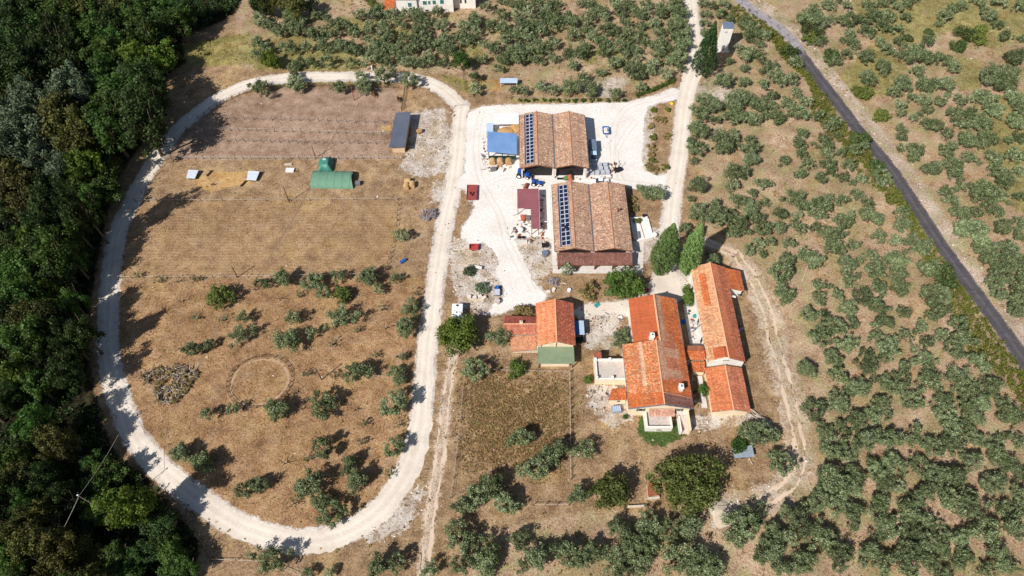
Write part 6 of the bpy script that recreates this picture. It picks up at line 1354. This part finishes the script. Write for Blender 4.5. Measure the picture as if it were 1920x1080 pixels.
fence([(398,1050),(485,1053),(520,1062),(575,1085)], 'thin pale rail fence at the bottom of the lower track bend', 5., (.8,), 'rail', .06, .9, seed=15)
fence([(958,184),(1080,187),(1180,189)], 'thin rail fence above the yard along the row of shrubs', 3.4, (1.0,.5), 'rail', .035, 1.0, seed=16)
fence([(957,148),(958,172),(958,186)], 'short dark post fence below the small white-roofed shelter', 1.5, (1.0,.5), 'post', .04, 1.0, seed=17)
# round pen
cx_, cy_ = at(487, 716)
root = empty('round_pen', (cx_, cy_, 0), 0, 'circular pen fenced with low dark rails in the lower field', 'pen')
N_ = 30; P_ = []
for k in range(N_):
    a = 2*math.pi*k/N_; x, y = 7.7*math.cos(a), 6.9*math.sin(a); P_.append((x, y))
    obj('post', post_me, root, (x, y, 0), (rnd.gauss(0,.06), rnd.gauss(0,.06), 0), (1,1,.75))
mb = MB(); mb.tube([(x,y,.85) for x,y in P_+[P_[0]]], .045, 5); mb.build('rail', M['post'], root, world=False)
mb = MB(); mb.tube([(x,y,.45) for x,y in P_+[P_[0]]], .035, 5); mb.build('rail', M['post'], root, world=False)
plan = [(cx_+6.9*math.cos(2*math.pi*k/24), cy_+6.1*math.sin(2*math.pi*k/24)) for k in range(25)]
pen_mat = pmat('trodden_sand', (164,136,108), (188,160,130), .8, .95)
ribbon('pen_track', [(0,0)]*25, .5, pen_mat, .006, .22, 31, plan=np.array(plan))
# upright poles
for k, (x, y, h_, m_, lb) in enumerate([(603,712,5.8,'darkwood','dark utility pole right of the round pen'),(542.5,378.7,6.6,'darkwood','dark utility pole on the fence above the mown field'),(664.5,188,5.6,'rust','rusty pole at the top of the ploughed paddock'),(592,296,5.2,'darkwood','dark pole above the green tarpaulin stack'),(446,520,5.0,'darkwood','dark pole on the fence below the mown field')]):
    X, Y = at(x, y); t = empty('utility_pole', (X, Y, 0), 0, lb, 'pole', 'utility poles')
    MB().tube([(0,0,-.2),(0,0,h_)], [.14,.1], 7).build('shaft', M[m_], t, world=False)
    MB().tube([(-.35,0,h_-.3),(.35,0,h_-.3)], .05, 5).build('cross_arm', M['tgrey'], t, world=False)
fence([(761,160),(757,185),(753,208)], 'double dark post fence above the slate grey stable', 1.0, (1.1,.6), 'post', .05, 1.1, seed=18)
fence([(867,132),(869,150),(872,168)], 'dark post fence beside the top right bend of the loop', 1.2, (1.1,.6), 'post', .05, 1.1, seed=19)
# overhead cable over the wood
A_, B_, C_ = (*at(70,1075,9), 9), (*at(148,930,12.5), 12.5), (*at(222,815,8.), 8.)
t = empty('overhead_cable', (*B_[:2], 0), 0, 'pale overhead cable with a pole crossing the lower left wood', 'cable')
def sag(a, b, s, n=14): return [(a[0]+(b[0]-a[0])*k/n, a[1]+(b[1]-a[1])*k/n, a[2]+(b[2]-a[2])*k/n-s*4*(k/n)*(1-k/n)) for k in range(n+1)]
MB().tube(sag(A_,B_,.6)+sag(B_,C_,.5)[1:], .035, 5).build('cable', M['oldwood'], t)
MB().tube([(B_[0],B_[1],0),(B_[0],B_[1],B_[2]+.4)], [.12,.07], 7).build('pole', M['oldwood'], t)
MB().cyl((B_[0],B_[1],B_[2]+.4),(B_[0],B_[1],B_[2]+.6),.16,8).build('insulator', M['twhite'], t)
# ---------------------------------------------------------------- special trees and shrubs
def special(name, x, y, rpx, h0, h1, mat, label, cat, n=46, rb=None, per=70, size=.26, seed=0, trunk=.25, squash=1., group=None, ex=1., ey=1.):
    rg = np.random.default_rng(900+seed); rw = rpx/ppm(y); X, Y = at(x, y, (h0+h1)/2*1.02)
    t = empty(name, (X, Y, 0), 0, label, cat, group)
    rb = rb or rw*.26
    bl = crown_blobs(rg, rw, h0, h1, n, rb, .3, .2, ex, ey)
    bl[:,2] = np.maximum(bl[:,2], bl[:,3]*.7)
    obj('crown', foliage_mesh('crown', [leaf_cloud(rg, bl, per, size, .15, .62)], M[mat]), t)
    obj('trunk', trunk_mesh('trunk', rg, trunk, max(.6, h0*1.1), rw*.5, 4), t)
    return t
special('grey_shrub', 881, 508, 14, .1, 1.6, 'wood_grey', 'grey green shrub in the rubble left of the yard', 'shrub', 22, .7, 60, .18, 21, .06)
special('grey_shrub', 904, 540, 15, .1, 1.5, 'wood_grey', 'grey green shrub left of the blue and white motor cart', 'shrub', 22, .7, 60, .18, 22, .06)
special('leafy_tree', 1408, 812, 26, .6, 3.6, 'olive', 'loose olive overhanging the small metal shed', 'tree', 36, .8, 70, .2, 23, .15)
special('leafy_tree', 1383, 836, 19, .6, 3.4, 'wood_mid', 'dark shrub covering the left end of the metal shed', 'shrub', 22, .7, 60, .2, 24, .1)
special('fig_tree', 857, 628, 43, 1.0, 6.2, 'fig', 'large yellow green fig tree beside the white box van', 'fig tree', 70, 1.3, 95, .30, 1)
special('walnut_tree', 1292, 902, 66, 1.6, 8.5, 'walnut', 'broad walnut tree below the farmhouse', 'walnut tree', 120, 1.35, 95, .28, 2, .4)
special('walnut_tree', 1146, 922, 38, 1.2, 6.5, 'walnut', 'smaller walnut tree left of the broad walnut', 'walnut tree', 60, 1.1, 90, .27, 3, .3)
special('leafy_tree', 1170, 530, 38, .8, 6.0, 'bushgreen', 'bright leafy tree below the south barn lean-to', 'tree', 60, 1.1, 90, .26, 4, .3)
special('leafy_shrub', 1104, 546, 22, .3, 2.6, 'weed', 'straggly green brown shrub left of the bright leafy tree', 'shrub', 26, .7, 60, .2, 5, .1)
special('leafy_shrub', 412, 555, 30, .4, 4.5, 'shrub_light', 'round dark yellow green tree below the mown field', 'tree', 50, .9, 90, .2, 6, .2)
special('leafy_shrub', 642, 552, 20, .4, 3.0, 'shrub_light', 'yellow green shrub beside the olive at the middle of the field top', 'shrub', 36, .8, 80, .2, 7, .15)
special('cone_shrub', 507, 112, 20, .3, 6.0, 'wood_yellow', 'dense yellow green conical tree at the left of the top grove', 'tree', 50, 1.0, 80, .24, 8, .2)
special('dark_tree', 866, 113, 19, 1.5, 6.5, 'wood_mid', 'dark green tree standing above the top right bend of the loop', 'tree', 44, 1.0, 80, .24, 9, .2)
special('climbing_plant', 1290, 556, 13, .2, 3.0, 'bushgreen', 'tall green climbing plant along the long house left wall', 'plant', 40, .7, 70, .2, 10, .1, ex=.8, ey=2.4)
special('leafy_shrub', 1320, 732, 13, .3, 3.2, 'bushgreen', 'bright green shrub in the lane left of the annexe', 'shrub', 26, .6, 70, .18, 11, .1)
special('leafy_shrub', 968, 690, 22, .3, 2.8, 'bushgreen', 'green shrub below the cottage wing', 'shrub', 30, .8, 70, .2, 12, .1)
special('leafy_shrub', 984, 584, 20, .2, 2.4, 'weed', 'greyish dry shrub above the cottage wing', 'shrub', 28, .7, 60, .2, 13, .1)
special('flowering_shrub', 1210, 545, 8, .2, 1.6, 'magenta', 'magenta flowering shrub above the main farmhouse', 'shrub', 14, .4, 60, .12, 14, .06)
special('twig_bush', 803, 402, 17, .1, 1.5, 'lavender', 'grey leafless thicket beside the gravel track right of the mown field', 'bush', 26, .7, 60, .16, 15, .05)
special('twig_bush', 1037, 528, 12, .1, 1.2, 'lavender', 'lilac grey bush left of the dry grass below the lean-to', 'bush', 18, .6, 60, .14, 16, .05)
special('leafy_shrub', 1104, 712, 9, .2, 1.6, 'bushgreen', 'green shrub at the left wall of the terrace', 'shrub', 16, .5, 60, .16, 17, .06)
special('leafy_shrub', 1172, 782, 5, .1, 1.4, 'wood_mid', 'small dark shrub at the left corner of the farmhouse front', 'shrub', 10, .4, 50, .14, 18, .05)
for k, (x, y, r, mt, lb) in enumerate([(1482,98,20,'wood_mid','dark shrub on the left verge where the road darkens'),(1522,55,22,'wood_mid','green shrub right of the pale stretch of road'),(1518,72,17,'wood_yellow','light green shrub right of the road where it darkens'),(1560,103,19,'wood_mid','round dark green shrub right of the road above the stony bank'),(1620,172,20,'wood_yellow','green shrub right of the road at its middle'),(1652,215,18,'wood_yellow','lower green shrub right of the road at its middle'),(1615,262,22,'wood_mid','dark shrub on the left verge above the middle of the road'),(1645,310,16,'wood_mid','small dark shrub on the left verge below the middle of the road'),(1675,375,15,'wood_yellow','light shrub on the left verge below the middle of the road'),(1772,520,28,'wood_mid','large dark shrub on the left verge of the lower road'),(1810,62,24,'wood_mid','dark shrub in the thicket at the top right'),(1797,85,18,'wood_mid','low dark shrub in the thicket at the top right'),(1830,72,20,'wood_yellow','bright shrub in the thicket at the top right'),(1840,55,14,'wood_yellow','small bright shrub in the thicket at the top right'),(1702,72,10,'wood_mid','small dark shrub between the olives at the top right'),(1742,60,9,'wood_mid','little dark shrub on the stony bank at the top right')]):
    special('verge_shrub', x, y, r, .2, 3.4*r/20, 'shrub_dark' if mt == 'wood_mid' else 'shrub_light', lb, 'shrub', 30, None, 70, .24, 30+k, .1, group='shrubs along the road')
# shrubs on the verge island and hedge bits
for k, (x, y, r) in enumerate([(1226,205,7),(1233,222,8),(1220,236,8),(1224,256,9),(1222,275,10),(1219,290,9),(1224,300,8),(1217,312,10),(1226,318,11),(1247,313,8),(1250,255,9),(1245,225,7),(1252,205,6),(1186,372,8),(1190,392,10),(1194,412,9)]):
    special('low_shrub', x, y, r*1.1, .1, 1.2, 'weed' if k % 3 else 'scrub', ['low olive green shrub on the verge island, %s from its top' % ['first','second','third','fourth','fifth','sixth','seventh','eighth','ninth','tenth','eleventh','twelfth','thirteenth'][k] if k < 13 else 'low shrub along the right wall of the south barn, %s from the top' % ['first','second','third'][k-13]][0], 'shrub', 14, None, 60, .16, 60+k, .05, group='low shrubs')
for k in range(14):
    x = 972+k*15.2; special('hedge_shrub', x, 187.5-(0 if k < 11 else (k-10)*0), 5.5, .1, 1.1, 'bushgreen' if k % 3 == 0 else 'wood_mid', 'small clipped shrub in the row above the yard, %s from the left' % ['first','second','third','fourth','fifth','sixth','seventh','eighth','ninth','tenth','eleventh','twelfth','thirteenth','last'][k], 'shrub', 8, None, 50, .16, 90+k, .05, group='row of clipped shrubs')
# clipped hedge along the drive
hp = np.array(W([(1194,181),(1225,170),(1262,154)])); t = empty('hedge', (*hp[1], 0), 0, 'clipped green hedge along the drive below the tall cypress', 'hedge')
rg = np.random.default_rng(55); q, _ = smooth_line(hp, .5); bl = []
for p in q:
    for z in (.4,.9): bl.append([p[0]-hp[1][0]+rg.normal()*.2, p[1]-hp[1][1]+rg.normal()*.2, z, .62])
obj('foliage', foliage_mesh('foliage', [leaf_cloud(rg, bl, 60, .16, .1, .6)], M['bushgreen']), t)
mb = MB(); mb.tube([(q[0][0]-hp[1][0],q[0][1]-hp[1][1],.2),(q[-1][0]-hp[1][0],q[-1][1]-hp[1][1],.2)], .08, 5); mb.build('stem', M['bark'], t, world=False)
# cypresses
def cypress(bx, by, H_, Rm, mat, label, seed, peak=.33, ex=2.0):
    X, Y = at(bx, by); rg = np.random.default_rng(seed); t = empty('cypress', (X, Y, 0), 0, label, 'cypress', 'cypresses')
    bl = []
    for k in range(620):
        f = rg.random()**.8
        prof = (min(1, (f+.05)/peak)**.5 if f < peak else max(0, 1-((f-peak)/(1-peak))**ex))*Rm
        a = rg.random()*6.283; rr = prof*(.7+.3*rg.random()**.5)*.93
        bl.append([math.cos(a)*rr, math.sin(a)*rr, .4+f*(H_-.6), .3+.32*(prof/Rm)])
        if k % 3 == 0: bl.append([math.cos(a)*rr*.5, math.sin(a)*rr*.5, .4+f*(H_-.6), .35+.5*(prof/Rm)])
    obj('crown', foliage_mesh('crown', [leaf_cloud(rg, bl, 26, .17, .15, .8, 1.4)], M[mat]), t)
    mb = MB(); mb.tube([(0,0,-.2),(0,0,1.5),(0,0,H_*.7)], [.35,.3,.08], 7); mb.build('trunk', M['bark'], t, world=False)
cypress(1236, 511, 20.6, 3.55, 'cypress', 'broad left cypress of the pair above the farmhouse', 1)
cypress(1283, 511, 20.6, 2.85, 'cypress', 'slimmer right cypress of the pair above the farmhouse', 2, .3)
cypress(1314, 140, 20.4, 4.5, 'cypress_dk', 'tall pointed dark cypress beside the white tower', 3, .22, 1.15)
# pruned stumps / young vines with their forked stems
young = [(180,90),(330,70),(950,170),(970,310),(760,335),(580,430),(750,920),(820,1030),(1080,1030),(300,790),(380,660),(600,670),(350,910),(900,520),(1200,50)]
young = [(480+x/4, 540+y/4) for x, y in young]+[(340,567),(368,600),(420,602),(535,870),(578,864),(553,945),(520,900),(680,832),(730,892),(480,545),(262,520),(300,530),(335,530),(370,528)]
vm = []
for k in range(5):
    g = random.Random(k); vk = [MB().tube([(0,0,-.1),(g.uniform(-.2,.2),g.uniform(-.2,.2),.7)], [.14,.1], 6).mesh('stem', M['bark'])]
    for i in range(4):
        a = i*1.57+g.random(); vk.append(MB().tube([(0,0,.6),(math.cos(a)*.6,math.sin(a)*.6,1.2),(math.cos(a)*1.2,math.sin(a)*1.2,1.6+g.random()*.5)], [.09,.07,.03], 5).mesh('branch', M['bark']))
    vm.append(vk)
sp = []
for k in range(3):
    rg = np.random.default_rng(700+k); bl = [[rg.normal()*.6, rg.normal()*.6, 1.2+rg.random()*.6, .35] for _ in range(7)]
    sp.append(foliage_mesh('shoots', [leaf_cloud(rg, bl, 26, .13, .1, .5)], M['olive']))
yl = place_labels(young, 'pruned young olive')
for k, (x, y) in enumerate(young):
    X, Y = at(x, y); t = empty('pruned_olive', (X, Y, 0), rnd.random()*6, yl[k], 'young olive', 'pruned young olives')
    for q_ in vm[k % 5]: obj('branch' if q_ is not vm[k % 5][0] else 'stem', q_, t)
    if k % 3: tag(obj('shoots', sp[k % 3], t), kind='stuff')
# brush pile
bx, by = at(316, 720); t = empty('brush_pile', (bx, by, 0), 0, 'large low heap of dead branches with weeds growing through', 'brush pile'); g = random.Random(12)
BP = [(x-bx, y-by) for x, y in W([(258,706),(300,690),(345,682),(374,702),(350,738),(322,764),(290,752),(292,728)])]; PB = []
while len(PB) < 460:
    x, y = g.uniform(-9,9), g.uniform(-7,7)
    if inside(np.array([[x, y]]), BP)[0]: PB.append((x, y))
for grp in range(6):
    mb = MB()
    for k in range(75):
        x, y = PB[grp*75+k]; z = .1+.8*g.random()**1.5; L_ = g.uniform(.4,1.5); d = g.random()*6.28; el = g.uniform(-.3,.5)
        mb.tube([(x,y,z),(x+math.cos(d)*L_,y+math.sin(d)*L_,max(.05,z+el*L_*.6))], [g.uniform(.06,.2),.05], 5)
    tag(mb.build('branches', [M['brush'], M['bark'], M['deadwood']][grp % 3], t, world=False), kind='stuff')
rg = np.random.default_rng(13); bl = [[x, y, .3+rg.random()*.4, .5] for x, y in PB[:60]]
obj('weeds', foliage_mesh('weeds', [leaf_cloud(rg, bl, 50, .18, .1, .5)], M['weed']), t)
bx, by = at(1425, 788); t = empty('log_pile', (bx, by, 0), R(-35), 'heap of pale logs and planks right of the annexe', 'log pile')
for k in range(26):
    mb = MB(); x, y, z = g.uniform(-2.2,2.2), g.uniform(-1.2,1.2), g.uniform(.1,.6); d = g.gauss(0,.25)
    mb.tube([(x-1.2*math.cos(d),y-1.2*math.sin(d),z),(x+1.2*math.cos(d),y+1.2*math.sin(d),z+g.uniform(-.05,.1))], g.uniform(.07,.15), 6); mb.build('log', M['deadwood'], t, world=False)
# ---------------------------------------------------------------- loose growth and stones nobody could count
zi = {k: v.reshape(ny, nx) for k, v in ZONES.items()}
def zval(name, x, y):
    i = np.clip(np.searchsorted(GX, x)-1, 0, nx-2); j = np.clip(np.searchsorted(GY, y)-1, 0, ny-2); return zi[name][j, i]
BLOCK = [(2,22.5,139.5,163),(11,33,106,135),(26,42,60,95),(46.5,60.3,64,105.2),(-2,16,77,94),(20,27.2,67,80),(-37.5,-31.5,150,166),(1,8,118,134),(-8,2,146,166),(41.5,47,75,82),(-60,-45,136,148)]
def free(x, y):
    ok = (zval('gravel', x, y) < .5)
    for x0, x1, y0, y1 in BLOCK: ok &= ~((x > x0) & (x < x1) & (y > y0) & (y < y1))
    return ok
ROADW = W(ROAD)
def tufts(name, n, mat, h, wd, test, label, seed, xr=(-140,190), yr=(26,232), cat='grass', nb=3):
    rg = np.random.default_rng(seed); x = rg.uniform(*xr, n); y = rg.uniform(*yr, n)
    k = free(x, y) & test(x, y, rg.random(n)); x, y = x[k], y[k]
    rd = line_dist(np.stack([x, y], 1), ROADW) > 2.6; x, y = x[rd], y[rd]; n = len(x)
    v = []; hh = h*(.5+rg.random(n)); 
    for b in range(nb):
        a = rg.random(n)*6.283; dx, dy = np.cos(a), np.sin(a); ln = .4+rg.random(n)*1.6
        w_ = wd*(.6+.8*rg.random(n))
        p0 = np.stack([x-dy*w_, y+dx*w_, np.full(n, .0)], 1); p1 = np.stack([x+dy*w_, y-dx*w_, np.full(n, .0)], 1)
        p2 = np.stack([x+dy*w_*.5+dx*hh*ln, y-dx*w_*.5+dy*hh*ln, hh], 1); p3 = np.stack([x-dy*w_*.5+dx*hh*ln, y+dx*w_*.5+dy*hh*ln, hh*.95], 1)
        v.append(np.stack([p0,p1,p2,p3], 1).reshape(-1,3))
    v = np.concatenate(v); f = np.arange(len(v)).reshape(-1,4)
    t = np.clip(np.tile(rg.random(n), nb)*.6+rg.random(n*nb)*.4, 0, 1)
    return tag(obj(name, foliage_mesh(name, [(v, f, t)], mat)), label, cat, kind='stuff')
tufts('dry_grass', 52000, M['straw'], .12, .15, lambda x, y, r: (zval('forest', x, y) < .4) & (r < .35+.5*zval('field', x, y)+.4*zval('midfield', x, y)) & (zval('paddock', x, y) < .5), 'short dry straw coloured grass tufts over the fields', 1)
tufts('dry_weeds', 14000, M['weed'], .22, .2, lambda x, y, r: (zval('forest', x, y) < .6) & (r < .12+.9*zval('green', x, y)+.5*(zval('gravel', x, y) > .02)+.2*zval('rubble', x, y)) & (zval('paddock', x, y) < .5) & (zval('midfield', x, y) < .5), 'green brown weeds along the track edges and verges', 2)
tufts('tall_weeds', 12000, M['tallweed'], .24, .17, lambda x, y, r: (r*1.2 < (zval('tall', x, y)-.15)*1.3+.4*zval('tall', x, y)*np.sin(x*.9+np.sin(y*.7)*2)*np.sin(y*.8+np.sin(x*.5))), 'tall matted brown weeds filling the fenced paddock', 3, (-20,20), (40,85))
tufts('lawn_grass', 9000, M['lawn'], .14, .1, lambda x, y, r: (r < zval('lawn', x, y)), 'bright green lawn at the farmhouse front', 4, (26,42), (55,67), 'lawn') if False else None
def free_all(x, y): return np.ones_like(x, bool)
_f = free; free = free_all
tufts('lawn_grass', 9000, M['lawn'], .14, .1, lambda x, y, r: (r < zval('lawn', x, y)*1.5-.5), 'bright green lawn at the farmhouse front', 4, (27,42), (55,65), 'lawn')
free = _f
tufts('green_weeds', 9000, M['weed'], .22, .17, lambda x, y, r: (r*1.4 < zval('tall', x, y)*(.35-.9*np.sin(x*.9+np.sin(y*.7)*2)*np.sin(y*.8+np.sin(x*.5)))), 'greener weeds in patches of the fenced paddock', 9, (-20,20), (40,85))
# stones
def stones(name, n, mat, s, test, label, seed, xr=(-140,190), yr=(26,232), z=0.):
    rg = np.random.default_rng(seed); x = rg.uniform(*xr, n); y = rg.uniform(*yr, n)
    k = test(x, y, rg.random(n))
    for x0, x1, y0, y1 in BLOCK: k &= ~((x > x0) & (x < x1) & (y > y0) & (y < y1))
    x, y = x[k], y[k]; rd = line_dist(np.stack([x, y], 1), ROADW) > 2.3; x, y = x[rd], y[rd]; n = len(x)
    base = np.array([(-1,-1,-.3),(1,-1,-.3),(1,1,-.3),(-1,1,-.3),(-.6,-.6,.7),(.6,-.6,.7),(.6,.6,.7),(-.6,.6,.7)])*.5
    ss = s*(.4+rg.random(n)**2*1.6); a = rg.random(n)*6.283
    j = base[None]+rg.normal(size=(n,8,3))*.13
    j *= np.stack([ss*(.8+.6*rg.random(n)), ss, ss*.8], 1)[:,None,:]
    c, s_ = np.cos(a)[:,None], np.sin(a)[:,None]
    v = np.stack([j[:,:,0]*c-j[:,:,1]*s_+x[:,None], j[:,:,0]*s_+j[:,:,1]*c+y[:,None], j[:,:,2]+z+.02], 2).reshape(-1,3)
    fb = np.array([(4,5,6,7),(0,1,5,4),(1,2,6,5),(2,3,7,6),(3,0,4,7)]); f = (fb[None]+np.arange(n)[:,None,None]*8).reshape(-1,4)
    return tag(obj(name, np_mesh(name, v, f, mat)), label, 'stones', kind='stuff')
stones('loose_stones', 26000, M['stone_pale'], .24, lambda x, y, r: (r < .8*zval('rubble', x, y)+.012+.3*(zval('roadside', x, y) > .5)) & (zval('forest', x, y) < .4) & (zval('gravel', x, y) < .6), 'pale loose stones and rubble around the yard, houses and road', 5)
stones('yard_pebbles', 9000, M['darkwood'], .17, lambda x, y, r: (zval('gravel', x, y) > .9) & (r < .5*np.clip(np.sin(x*.31+1.3*np.sin(y*.17))*np.sin(y*.27+np.sin(x*.21))-.35, .02, 1)), 'dark clods and pebbles scattered on the white gravel', 6, (-40,50), (88,170), .02)
# scrub strip along the left of the road
rp, _ = smooth_line(offset_plan(ROAD, 0), 1.0); d_ = np.gradient(rp, axis=0); d_ /= np.linalg.norm(d_, axis=1)[:,None]
rg = np.random.default_rng(66); bl = []
for p, d in zip(rp, d_):
    side = np.array([d[1], -d[0]])
    if p[1] > 228 or p[1] < 60: continue
    wd_ = 4.2+2.0*math.sin(p[1]*.09)+1.2*math.sin(p[1]*.23)
    for k in range(11):
        o = 2.7+max(.6, wd_)*rg.random()*1.3
        q = p+side*o*(1 if (side[0] < 0) else -1)
        bl.append([q[0]+rg.normal()*.3, q[1]+rg.normal()*.3, .25+.5*rg.random(), .45+.4*rg.random()])
tag(obj('roadside_scrub', foliage_mesh('roadside_scrub', [leaf_cloud(rg, bl, 34, .2, .2, .5)], M['scrub'])), 'yellow green scrub along the left side of the asphalt road', 'scrub', kind='stuff')
# undergrowth of the wood
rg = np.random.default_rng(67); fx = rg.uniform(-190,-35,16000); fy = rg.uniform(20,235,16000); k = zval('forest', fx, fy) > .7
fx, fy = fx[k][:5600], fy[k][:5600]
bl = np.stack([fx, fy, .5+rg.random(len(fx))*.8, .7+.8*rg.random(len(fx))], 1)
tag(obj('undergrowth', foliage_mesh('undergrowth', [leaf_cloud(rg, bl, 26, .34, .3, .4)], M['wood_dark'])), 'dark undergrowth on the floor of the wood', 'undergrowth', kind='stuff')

# low herbs and thistles of the groves
rg = np.random.default_rng(68); fx = rg.uniform(-70,190,14000); fy = rg.uniform(26,232,14000)
k = (zval('grove', fx, fy) > .6) & (zval('gravel', fx, fy) < .1) & (line_dist(np.stack([fx, fy], 1), ROADW) > 3.2) & (np.sin(fx*.21+np.sin(fy*.13)*2)*np.sin(fy*.19+np.sin(fx*.11)*2) > rg.random(14000)*.9-.25)
for x0, x1, y0, y1 in BLOCK: k &= ~((fx > x0) & (fx < x1) & (fy > y0) & (fy < y1))
fx, fy = fx[k][:4200], fy[k][:4200]
bl = np.stack([fx, fy, .1+rg.random(len(fx))*.15, .25+.4*rg.random(len(fx))], 1)
v_, f_, t_ = leaf_cloud(rg, bl, 18, .15, .4, .4, .5); v_[:,2] = np.maximum(v_[:,2], .02)
tag(obj('grove_herbs', foliage_mesh('grove_herbs', [(v_, f_, t_)], M['weed'])), 'low dry herbs between the olive trees of the groves', 'herbs', kind='stuff')

# hedge around the white house garden
hp = np.array(W([(690,2),(700,14),(720,20),(742,24)])); t = empty('hedge', (*hp[1], 0), 0, 'dark curved hedge left of the white house at the top edge', 'hedge')
rg = np.random.default_rng(56); q, _ = smooth_line(hp, .6); bl = []
for p in q:
    for z in (.5,1.2,1.7): bl.append([p[0]-hp[1][0]+rg.normal()*.35, p[1]-hp[1][1]+rg.normal()*.35, z, .85])
obj('foliage', foliage_mesh('foliage', [leaf_cloud(rg, bl, 60, .2, .1, .6)], M['shrub_light']), t)
mb = MB(); mb.tube([(q[0][0]-hp[1][0],q[0][1]-hp[1][1],.2),(q[-1][0]-hp[1][0],q[-1][1]-hp[1][1],.2)], .08, 5); mb.build('stem', M['bark'], t, world=False)
